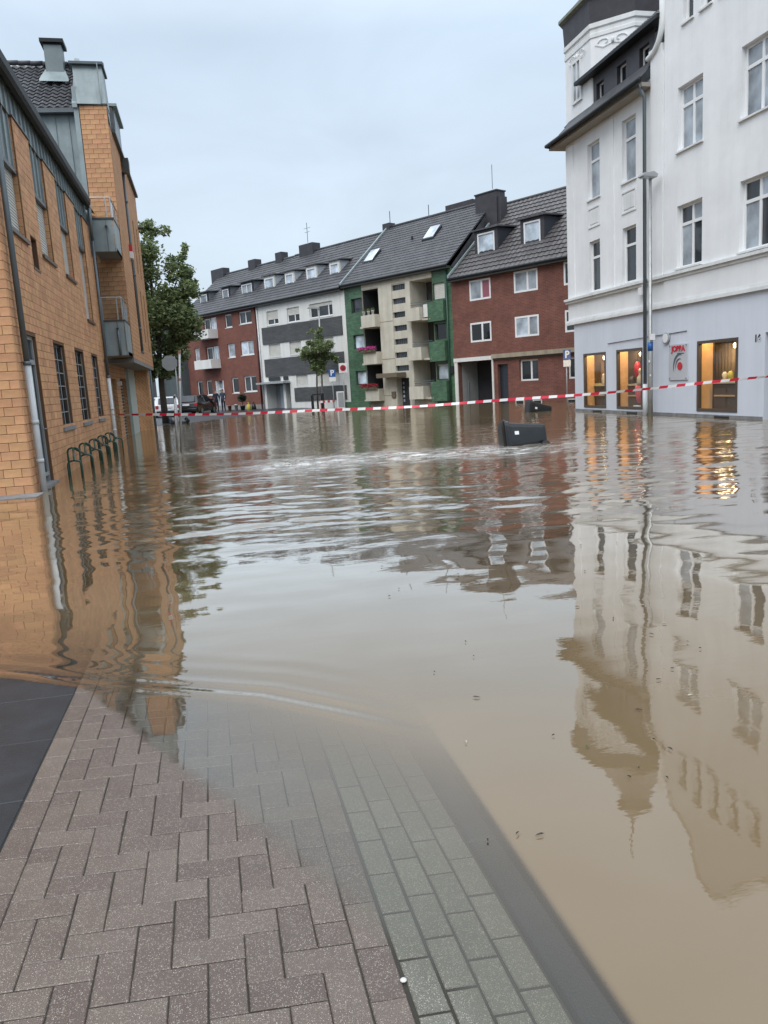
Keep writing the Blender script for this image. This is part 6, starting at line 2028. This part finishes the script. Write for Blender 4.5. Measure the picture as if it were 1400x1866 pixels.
# bicycle rack: linked hoops, low and high by turns
bk = thing('bicycle_rack', (-2.9, 17.2, 0), 'dark green tubular bicycle rack standing in water along the orange brick wall', 'bicycle rack')
yy0, stp = 17.0, 1.62
tops = []
for i in range(6):
    y = yy0 + i * stp
    for (hgt, xa, xb, dy) in ((0.36, -2.93, -2.66, 0.0), (0.58, -3.05, -2.80, 0.85)):
        if i == 5 and hgt > 0.5:
            continue
        yv = y + dy
        r_ = 0.09
        pts = [(xa, yv, -0.4), (xa, yv, hgt - r_)] + [(xa + r_ * (1 - math.cos(a)), yv, hgt - r_ + r_ * math.sin(a)) for a in (0.5, 1.0, 1.57)] + \
              [(xb - r_ * (1 - math.cos(a)), yv, hgt - r_ + r_ * math.sin(a)) for a in (1.57, 1.0, 0.5)] + [(xb, yv, hgt - r_), (xb, yv, -0.4)]
        part('hoop', lambda mb: mb.tube(pts, 0.022, 8), M_PAINTGR, bk, smooth=True)
        tops.append(((xa + xb) / 2, yv, hgt))
for a, b in zip(tops, tops[1:]):
    part('link_bar', lambda mb: mb.tube([a, b], 0.022, 6), M_PAINTGR, bk, smooth=True)


# ------------------------------------------------------------------ wheelie bins
def wheelie(loc, rot, label):
    r_ = thing('wheelie_bin', (0, 0, 0), label, 'bin', 'black wheelie bins adrift in the flood')
    # modelled upright at the origin, 1.05 m tall, opening at the top
    b0, b1 = (0.20, 0.24), (0.28, 0.35)
    mb = MB()
    NR = 28

    def ring(hx, hy, z, p=5.0):
        out_ = []
        for q in range(NR):
            a = 2 * math.pi * (q + 0.5) / NR
            c_, s_ = math.cos(a), math.sin(a)
            k_ = (abs(c_) ** p + abs(s_) ** p) ** (-1 / p)
            out_.append((hx * k_ * c_, hy * k_ * s_, z))
        return out_
    P = []
    secs = [(0.15, 0.19, 0.025), (0.19, 0.23, 0.04), (0.20, 0.245, 0.09), (0.225, 0.275, 0.40), (0.265, 0.335, 0.86), (0.27, 0.34, 0.90), (0.30, 0.37, 0.905), (0.30, 0.37, 0.985)]
    for (hx, hy, z) in secs:
        P += ring(hx, hy, z)
    fs = [tuple(range(NR)), tuple((len(secs) - 1) * NR + q for q in range(NR))]
    for k in range(len(secs) - 1):
        for q in range(NR):
            fs.append((k * NR + q, k * NR + (q + 1) % NR, (k + 1) * NR + (q + 1) % NR, (k + 1) * NR + q))
    mb.add(P, fs)
    mb.build('body', M_BLACK, r_, bevel=0.006)
    lid = MB()
    lp = []
    lsec = [(0.315, 0.40, 0.987), (0.325, 0.41, 0.995), (0.325, 0.41, 1.02), (0.29, 0.36, 1.045), (0.20, 0.26, 1.065), (0.05, 0.06, 1.072)]
    for (hx, hy, z) in lsec:
        lp += ring(hx, hy, z)
    lf = [tuple(range(NR)), tuple((len(lsec) - 1) * NR + q for q in range(NR))]
    for k in range(len(lsec) - 1):
        for q in range(NR):
            lf.append((k * NR + q, k * NR + (q + 1) % NR, (k + 1) * NR + (q + 1) % NR, (k + 1) * NR + q))
    lid.add(lp, lf)
    lid.build('lid', M_BLACK, r_, bevel=0.018)
    part('handle', lambda m2: m2.tube([(-0.24, 0.36, 0.93), (-0.24, 0.46, 0.96), (0.24, 0.46, 0.96), (0.24, 0.36, 0.93)], 0.018, 8), M_BLACK, r_, smooth=True)
    for s in (-1, 1):
        part('wheel', lambda m2: m2.lathe([(0.03, -0.03), (0.10, -0.03), (0.105, 0), (0.10, 0.03), (0.03, 0.03)], (s * 0.25, 0.27, 0.10), 16, 'x'), M_TYRE, r_, smooth=True)
    part('axle', lambda m2: m2.tube([(-0.25, 0.27, 0.10), (0.25, 0.27, 0.10)], 0.015, 6), M_STEEL, r_)
    part('sticker', lambda m2: m2.prism([(-0.258, -0.10, 0.70), (-0.258, -0.02, 0.70), (-0.270, -0.02, 0.80), (-0.270, -0.10, 0.80)], (-0.006, 0, 0)), M_SIGNW, r_)
    r_.location = loc
    r_.rotation_euler = rot
    return r_


# lying on its side: the bin's own -X face turned to the camera, lid to the left
wheelie((7.60, 16.65, 0.17), (R(-91), R(14), R(84)), 'black wheelie bin floating on its side with a small white sticker, lid towards open water')
wheelie((14.05, 30.2, -0.06), (R(-80), R(8), R(88)), 'black wheelie bin half sunk beside the white corner building')
wheelie((-1.05, 44.2, -0.10), (R(90), R(10), R(-80)), 'black wheelie bin adrift behind the thin pale post')

# ------------------------------------------------------------------ barrier tape across the street
A, B = Vector((-3.12, 23.7, 1.14)), Vector((14.50, 16.6, 1.22))
tp = thing('barrier_tape', (5.7, 20.1, 0.9), 'red and white barrier tape strung across the flooded street', 'tape')
Lt = (B - A).length
per = 0.213
ns_ = int(Lt / per)


def tape_pt(s):
    t_ = s / ns_
    p = A.lerp(B, t_)
    p.z -= 4 * 0.27 * t_ * (1 - t_) - 0.012 * math.sin(t_ * 23)
    return p


for k in range(ns_):
    mb = MB()
    sub = 2
    for j in range(sub):
        s0, s1 = k + j / sub, k + (j + 1) / sub
        p, q = tape_pt(s0), tape_pt(s1)

        def off(s):
            a = 0.35 * math.sin(s * 0.11) + 0.25 * math.sin(s * 0.37 + 1)
            if s > ns_ * 0.86:
                a += (s - ns_ * 0.86) / ns_ * 5
            if s < 9:
                a += (9 - s) * 0.14
            return Vector((0.3, -math.sin(a), math.cos(a) * 1.0)).normalized() * 0.037
        o0, o1 = off(s0), off(s1)
        mb.quad(tuple(p - o0), tuple(q - o1), tuple(q + o1), tuple(p + o0))
    mb.build('stripe', M_TAPER if k % 2 else M_TAPEW, tp, recalc=False)


# ------------------------------------------------------------------ cars
def car(loc, rotz, m_body, label, plate=True):
    r_ = thing('parked_car', (0, 0, 0), label, 'car')
    prof = [(-2.05, 0.28), (-2.10, 0.62), (-2.02, 0.95), (-1.95, 1.00), (-1.62, 1.46), (-0.2, 1.52), (0.45, 1.44), (1.05, 1.02), (1.85, 0.86), (2.05, 0.62), (2.05, 0.28)]
    mb = MB()
    n = len(prof)
    secs = [(-0.86, 0.92), (-0.80, 1.0), (0.80, 1.0), (0.86, 0.92)]
    pts = []
    for (x, k) in secs:
        for (y, z) in prof:
            zz = z
            xx = x * (0.84 if z > 1.2 else 1.0)
            pts.append((xx, y * (0.985 if k < 1 else 1.0), 0.28 + (zz - 0.28) * (0.97 if k < 1 else 1)))
    fs = []
    for i in range(3):
        for j in range(n):
            fs.append((i * n + j, i * n + (j + 1) % n, (i + 1) * n + (j + 1) % n, (i + 1) * n + j))
    fs.append(tuple(range(n)))
    fs.append(tuple(3 * n + j for j in range(n)))
    mb.add(pts, fs)
    mb.build('body', m_body, r_, bevel=0.03)
    part('rear_window', lambda m2: m2.prism([(-0.62, -1.99, 1.03), (0.62, -1.99, 1.03), (0.54, -1.68, 1.42), (-0.54, -1.68, 1.42)], (0, -0.012, 0.008)), M_GLASS, r_)
    part('windscreen', lambda m2: m2.prism([(-0.66, 1.04, 1.05), (0.66, 1.04, 1.05), (0.58, 0.50, 1.42), (-0.58, 0.50, 1.42)], (0, 0.012, 0.012)), M_GLASS, r_)
    for s in (-1, 1):
        part('side_window', lambda m2: m2.prism([(s * 0.80, -1.55, 1.02), (s * 0.80, 0.85, 1.02), (s * 0.73, 0.35, 1.40), (s * 0.73, -1.40, 1.40)], (s * 0.02, 0, 0)), M_GLASSDK, r_)
        part('tail_light', lambda m2: m2.box(s * 0.74 - 0.10, s * 0.74 + 0.10, -2.115, -2.03, 0.72, 0.93), M_TAIL, r_)
        part('headlight', lambda m2: m2.box(s * 0.66 - 0.15, s * 0.66 + 0.15, 1.90, 2.07, 0.66, 0.80), M_GLASSB, r_)
        part('mirror', lambda m2: m2.box(s * 0.95 - 0.09, s * 0.95 + 0.09, 0.68, 0.80, 1.00, 1.13), m_body, r_)
        for y in (-1.28, 1.30):
            wl = part('wheel', lambda m2: m2.lathe([(0.05, -0.1), (0.30, -0.1), (0.32, -0.06), (0.32, 0.06), (0.30, 0.1), (0.05, 0.1)], (s * 0.78, y, 0.32), 18, 'x'), M_TYRE, r_, smooth=True)
            part('rim', lambda m2: m2.lathe([(0.02, 0), (0.19, 0), (0.20, s * 0.008)], (s * 0.885, y, 0.32), 14, 'x'), M_STEEL, wl)
    part('bumper', lambda m2: m2.box(-0.80, 0.80, -2.16, -2.05, 0.34, 0.55), M_BLACK, r_, bevel=0.03)
    part('number_plate', lambda m2: m2.box(-0.26, 0.26, -2.13, -2.10, 0.76, 0.88), M_SIGNW, r_)
    r_.location = loc
    r_.rotation_euler = (0, 0, rotz)
    return r_


car((-0.75, 59.5, -0.02), R(-20), M_CARBLK, 'black parked car seen from behind at the flood edge')
car((-2.95, 58.0, -0.05), R(8), M_CARWHT, 'white parked car under the street tree beside the black car')


# ------------------------------------------------------------------ people
def person(loc, rz, label, top, legs, arm_up=0.0, h=1.75):
    k = h / 1.75
    J = {}
    V = []
    E_ = []
    RAD = []

    def v(p, r):
        V.append((p[0] * k, p[1] * k, p[2] * k))
        RAD.append(r * k)
        return len(V) - 1

    pel = v((0, 0, 0.95), 0.155)
    wst = v((0, 0, 1.10), 0.140)
    chs = v((0, 0.01, 1.32), 0.165)
    shl = v((0, 0.0, 1.44), 0.12)
    nck = v((0, 0.0, 1.51), 0.058)
    hd1 = v((0, -0.015, 1.58), 0.075)
    hd2 = v((0, -0.01, 1.67), 0.092)
    hd3 = v((0, 0.0, 1.73), 0.06)
    for a, b in ((pel, wst), (wst, chs), (chs, shl), (shl, nck), (nck, hd1), (hd1, hd2), (hd2, hd3)):
        E_.append((a, b))
    nose = v((0, -0.115, 1.635), 0.014)
    E_.append((hd2, nose))
    for s in (-1, 1):
        a0 = v((s * 0.175, 0.0, 1.42), 0.068)
        el = v((s * 0.25, 0.02 - 0.1 * arm_up, 1.14), 0.048)
        wr = v((s * 0.23, -0.08 - 0.2 * arm_up, 0.90 + 0.2 * arm_up), 0.034)
        pm = v((s * 0.225, -0.11 - 0.22 * arm_up, 0.84 + 0.2 * arm_up), 0.036)
        E_ += [(shl, a0), (a0, el), (el, wr), (wr, pm)]
        for q in range(4):
            k1 = v((s * 0.225 + (q - 1.5) * 0.006, -0.125 - 0.22 * arm_up + (q - 1.5) * 0.018, 0.79 + 0.2 * arm_up), 0.010)
            k2 = v((s * 0.222 + (q - 1.5) * 0.006, -0.135 - 0.22 * arm_up + (q - 1.5) * 0.02, 0.745 + 0.2 * arm_up + 0.008 * abs(q - 1.5)), 0.009)
            E_ += [(pm, k1), (k1, k2)]
        t1 = v((s * 0.205, -0.15 - 0.22 * arm_up, 0.82 + 0.2 * arm_up), 0.011)
        t2 = v((s * 0.20, -0.165 - 0.22 * arm_up, 0.785 + 0.2 * arm_up), 0.010)
        E_ += [(pm, t1), (t1, t2)]
        hp = v((s * 0.095, 0.0, 0.90), 0.10)
        kn = v((s * 0.105, -0.02 * s, 0.50), 0.068)
        an = v((s * 0.11, 0.02, 0.10), 0.045)
        he = v((s * 0.11, 0.03, 0.045), 0.042)
        to = v((s * 0.13, -0.16, 0.035), 0.035)
        E_ += [(pel, hp), (hp, kn), (kn, an), (an, he), (he, to)]
    me = bpy.data.meshes.new('person_skeleton')
    me.from_pydata(V, E_, [])
    ob = bpy.data.objects.new('person_tmp', me)
    COL.objects.link(ob)
    md = ob.modifiers.new('skin', 'SKIN')
    md.use_smooth_shade = True
    for i, sv_ in enumerate(me.skin_vertices[0].data):
        sv_.radius = (RAD[i], RAD[i] * (0.78 if i in (pel, wst, chs) else 1.0))
        sv_.use_root = (i == pel)
    sb = ob.modifiers.new('sub', 'SUBSURF')
    sb.levels = sb.render_levels = 1
    dg = bpy.context.evaluated_depsgraph_get()
    nm = bpy.data.meshes.new_from_object(ob.evaluated_get(dg))
    bpy.data.objects.remove(ob)
    nm.materials.clear()
    for m in (M_SKIN, top, legs, M_TYRE):
        nm.materials.append(m)
    for p in nm.polygons:
        c = p.center / k
        z = c.z
        ax_ = abs(c.x)
        if z < 0.09:
            i = 3
        elif z > 1.51:
            i = 0
        elif ax_ > 0.17 and z < 0.89 + 0.2 * arm_up and z > 0.7:
            i = 0
        elif z < 0.88 and ax_ < 0.2:
            i = 2
        elif z < 0.7:
            i = 2
        else:
            i = 1
        p.material_index = i
        p.use_smooth = True
    o = bpy.data.objects.new('person', nm)
    COL.objects.link(o)
    o.location = loc
    o.rotation_euler = (0, 0, rz)
    tag(o, label, 'person')
    hm = MB()
    rings = []
    pts, fs = [], []
    nA, nB = 12, 5
    for i in range(nB):
        th = i / (nB - 1) * 1.55
        for j in range(nA):
            a = 2 * math.pi * j / nA
            drop = 0.06 if math.sin(a) > -0.3 else -0.02
            pts.append((0.099 * k * math.sin(th) * math.cos(a), 0.105 * k * math.sin(th) * math.sin(a) + 0.008, (1.668 + 0.105 * math.cos(th) - (drop if i == nB - 1 else 0)) * k))
    for i in range(nB - 1):
        for j in range(nA):
            fs.append((i * nA + j, i * nA + (j + 1) % nA, (i + 1) * nA + (j + 1) % nA, (i + 1) * nA + j))
    hm.add(pts, fs)
    ho = hm.build('hair', M_HAIR, None, smooth=True)
    ho.parent = o
    for s in (-1, 1):
        em = MB()
        em.lathe([(0.004, 0), (0.012, -0.004), (0.004, -0.008)], (s * 0.034 * k, -0.094 * k, 1.655 * k), 6, 'y')
        eo = em.build('eye', M_HAIR, None)
        eo.parent = o
    return o


person((0.75, 62.6, 0.0), R(15), 'person in dark navy jacket standing before the brick house doorway', M_NAVY, M_NAVY)
person((1.28, 62.9, 0.0), R(-25), 'person in slate blue jacket and dark trousers beside another person at the doorway', M_NAVY2, M_NAVY, 0.4, 1.78)

# ------------------------------------------------------------------ pots and clutter before the brick house
bp_ = thing('potted_shrub', (2.75, 62.2, 0), 'round clipped dark shrub in a pot before the dark brick house', 'plant')
part('pot', lambda mb: mb.lathe([(0.14, 0), (0.20, 0.4), (0.22, 0.4), (0.22, 0.45), (0.16, 0.44)], (2.75, 62.2, -0.02), 14), M_FRAMEDK, bp_, smooth=True)
part('stem', lambda mb: mb.tube([(2.75, 62.2, 0.4), (2.75, 62.2, 0.8)], 0.03, 6), M_BARK, bp_)
foliage([(2.75, 62.2, 1.0, 0.36), (2.75, 62.2, 0.98, 0.25), (2.7, 62.15, 1.08, 0.25)], 900, 0.06, 9).build('foliage', leaf_mat('shrub_leaf', (0.008, 0.020, 0.010), (0.02, 0.045, 0.02)), bp_, recalc=False)
for (x, y, r0, h, m, nm, lb, ct) in ((3.2, 62.0, 0.17, 0.62, M_YEL, 'yellow_sack', 'yellow refuse sack beside the round clipped shrub', 'sack'),
                                     (2.25, 62.4, 0.14, 0.55, M_WPAINT, 'pale_planter', 'pale planter pot left of the round clipped shrub', 'pot'),
                                     (1.75, 62.8, 0.15, 0.5, M_TERR, 'terracotta_pot', 'terracotta pot beside the brick house wall', 'pot'),
                                     (3.6, 62.0, 0.17, 0.6, M_BLACK, 'black_sack', 'black refuse sack next to the yellow sack', 'sack')):
    q = thing(nm, (x, y, 0), lb, ct)
    if 'sack' in nm:
        part('bag', lambda mb: mb.lathe([(r0 * 0.7, 0), (r0 * 1.1, 0.12), (r0, 0.3), (r0 * 0.75, h * 0.8), (r0 * 0.2, h * 0.9)], (x, y, -0.02), 12), m, q, smooth=True)
        part('knot', lambda mb: mb.lathe([(0.03, 0), (0.07, 0.08), (0.05, 0.12)], (x, y, h * 0.86), 8), m, q, smooth=True)
    else:
        part('pot', lambda mb: mb.lathe([(r0 * 0.7, 0), (r0, h * 0.9), (r0 * 1.1, h * 0.9), (r0 * 1.1, h), (r0 * 0.9, h)], (x, y, -0.02), 14), m, q, smooth=True)
        part('soil', lambda mb: mb.lathe([(r0 * 0.88, 0), (r0 * 0.88, 0.02)], (x, y, h - 0.05), 12), M_BED, q)

# flower boxes on the green house balconies
for (z, m, lb, nn) in ((3.58, M_PINK, 'flower box of bright pink blooms on a middle balcony of the green house', 'pink'), (1.18, M_CRIM, 'flower box of crimson blooms on the lowest balcony of the green house', 'crimson')):
    c = FQ.pt(6.95, 0.62, z)
    q = thing('flower_box', c, lb, 'flower box')
    part('trough', lambda mb: FQ.box(mb, 6.2, 7.7, 0.56, 0.72, z, z + 0.16), M_BROWN, q)
    cl = [(*FQ.pt(6.25 + 0.14 * i, 0.66, z + 0.24)[:2], z + 0.24, 0.15) for i in range(11)]
    foliage(cl, 520, 0.055, 20).build('blooms', m, q, recalc=False)
    foliage([(a, b, c_ - 0.12, d) for a, b, c_, d in cl], 260, 0.055, 21).build('leaves', M_LEAF, q, recalc=False)
for (u, z) in ((7.3, 6.0), (6.85, 6.05), (6.45, 6.12)):
    c = FQ.pt(u, 0.4, 5.95)
    q = thing('balcony_pot', c, 'small pale flower pot on the top balcony of the green house', 'pot', 'pots on the top balcony of the green house')
    part('pot', lambda mb: mb.lathe([(0.06, 0), (0.10, 0.22), (0.11, 0.22), (0.11, 0.26), (0.08, 0.25)], c, 10), M_WPAINT, q, smooth=True)
    foliage([(c[0], c[1], c[2] + 0.34, 0.11)], 60, 0.05, 30).build('leaves', M_LEAF, q, recalc=False)

# ------------------------------------------------------------------ floating litter and leaves
M_LEAFB = mat('dead_leaf', (0.055, 0.040, 0.022), 0.6)
M_LEAFG = mat('green_leaf', (0.030, 0.075, 0.022), 0.5)
M_LEAFP = mat('pale_leaf', (0.45, 0.42, 0.32), 0.6)


def leaf_mesh(m, L, w_):
    mb = MB()
    pts = [(-L, 0, 0.001), (-L * 0.4, -w_, 0.004), (L * 0.4, -w_ * 0.8, 0.006), (L, 0, 0.002), (L * 0.4, w_ * 0.8, 0.007), (-L * 0.4, w_, 0.005), (0, 0, 0.0015)]
    mb.add(pts, [(0, 1, 6), (1, 2, 6), (2, 3, 6), (3, 4, 6), (4, 5, 6), (5, 0, 6)])
    o = mb.build('floating_leaf', m)
    d = o.data
    bpy.data.objects.remove(o)
    return d


LM = [leaf_mesh(M_LEAFB, 0.022, 0.009), leaf_mesh(M_LEAFB, 0.03, 0.006), leaf_mesh(M_LEAFG, 0.026, 0.012), leaf_mesh(M_LEAFP, 0.022, 0.007)]
spots = []
rl = np.random.default_rng(21)
for _ in range(46):
    y = 2.3 + 5.5 * rl.random() ** 1.2
    x = 0.15 * y + 0.35 + rl.random() * (0.50 * y)
    spots.append((x, y, int(rl.choice([0, 0, 1, 1, 3]))))
spots += [(1.45, 2.83, 2), (0.98, 3.05, 3), (1.62, 2.50, 1), (-0.62, 4.95, 0)]
for (x, y, k) in spots:
    o = bpy.data.objects.new('floating_leaf', LM[k])
    COL.objects.link(o)
    o.location = (x, y, 0.006)
    o.rotation_euler = (0, 0, rl.random() * 6.28)
    s = 0.3 + 0.45 * rl.random()
    o.scale = (s, s, 1)
    lb = {0: 'small dead brown leaf floating on the muddy water', 1: 'thin dead brown leaf blade floating on the muddy water', 2: 'green leaf floating on the muddy water', 3: 'pale scrap of leaf floating on the muddy water'}[k]
    tag(o, lb, 'leaf', 'leaves adrift: ' + ['brown', 'thin', 'green', 'pale'][k])
mb = MB()
mb.lathe([(0.004, -0.002), (0.010, 0.0), (0.008, 0.002), (0.003, 0.003)], (0, 0, 0), 9)
pb = mb.build('pebble', mat('pebble_white', (0.55, 0.53, 0.5), 0.7), None, smooth=True)
pb.location = (0.372, 1.80, float(pave_z(0.372, 1.80)) + 0.003)
tag(pb, 'small white pebble on the joint between red and grey pavers', 'pebble')
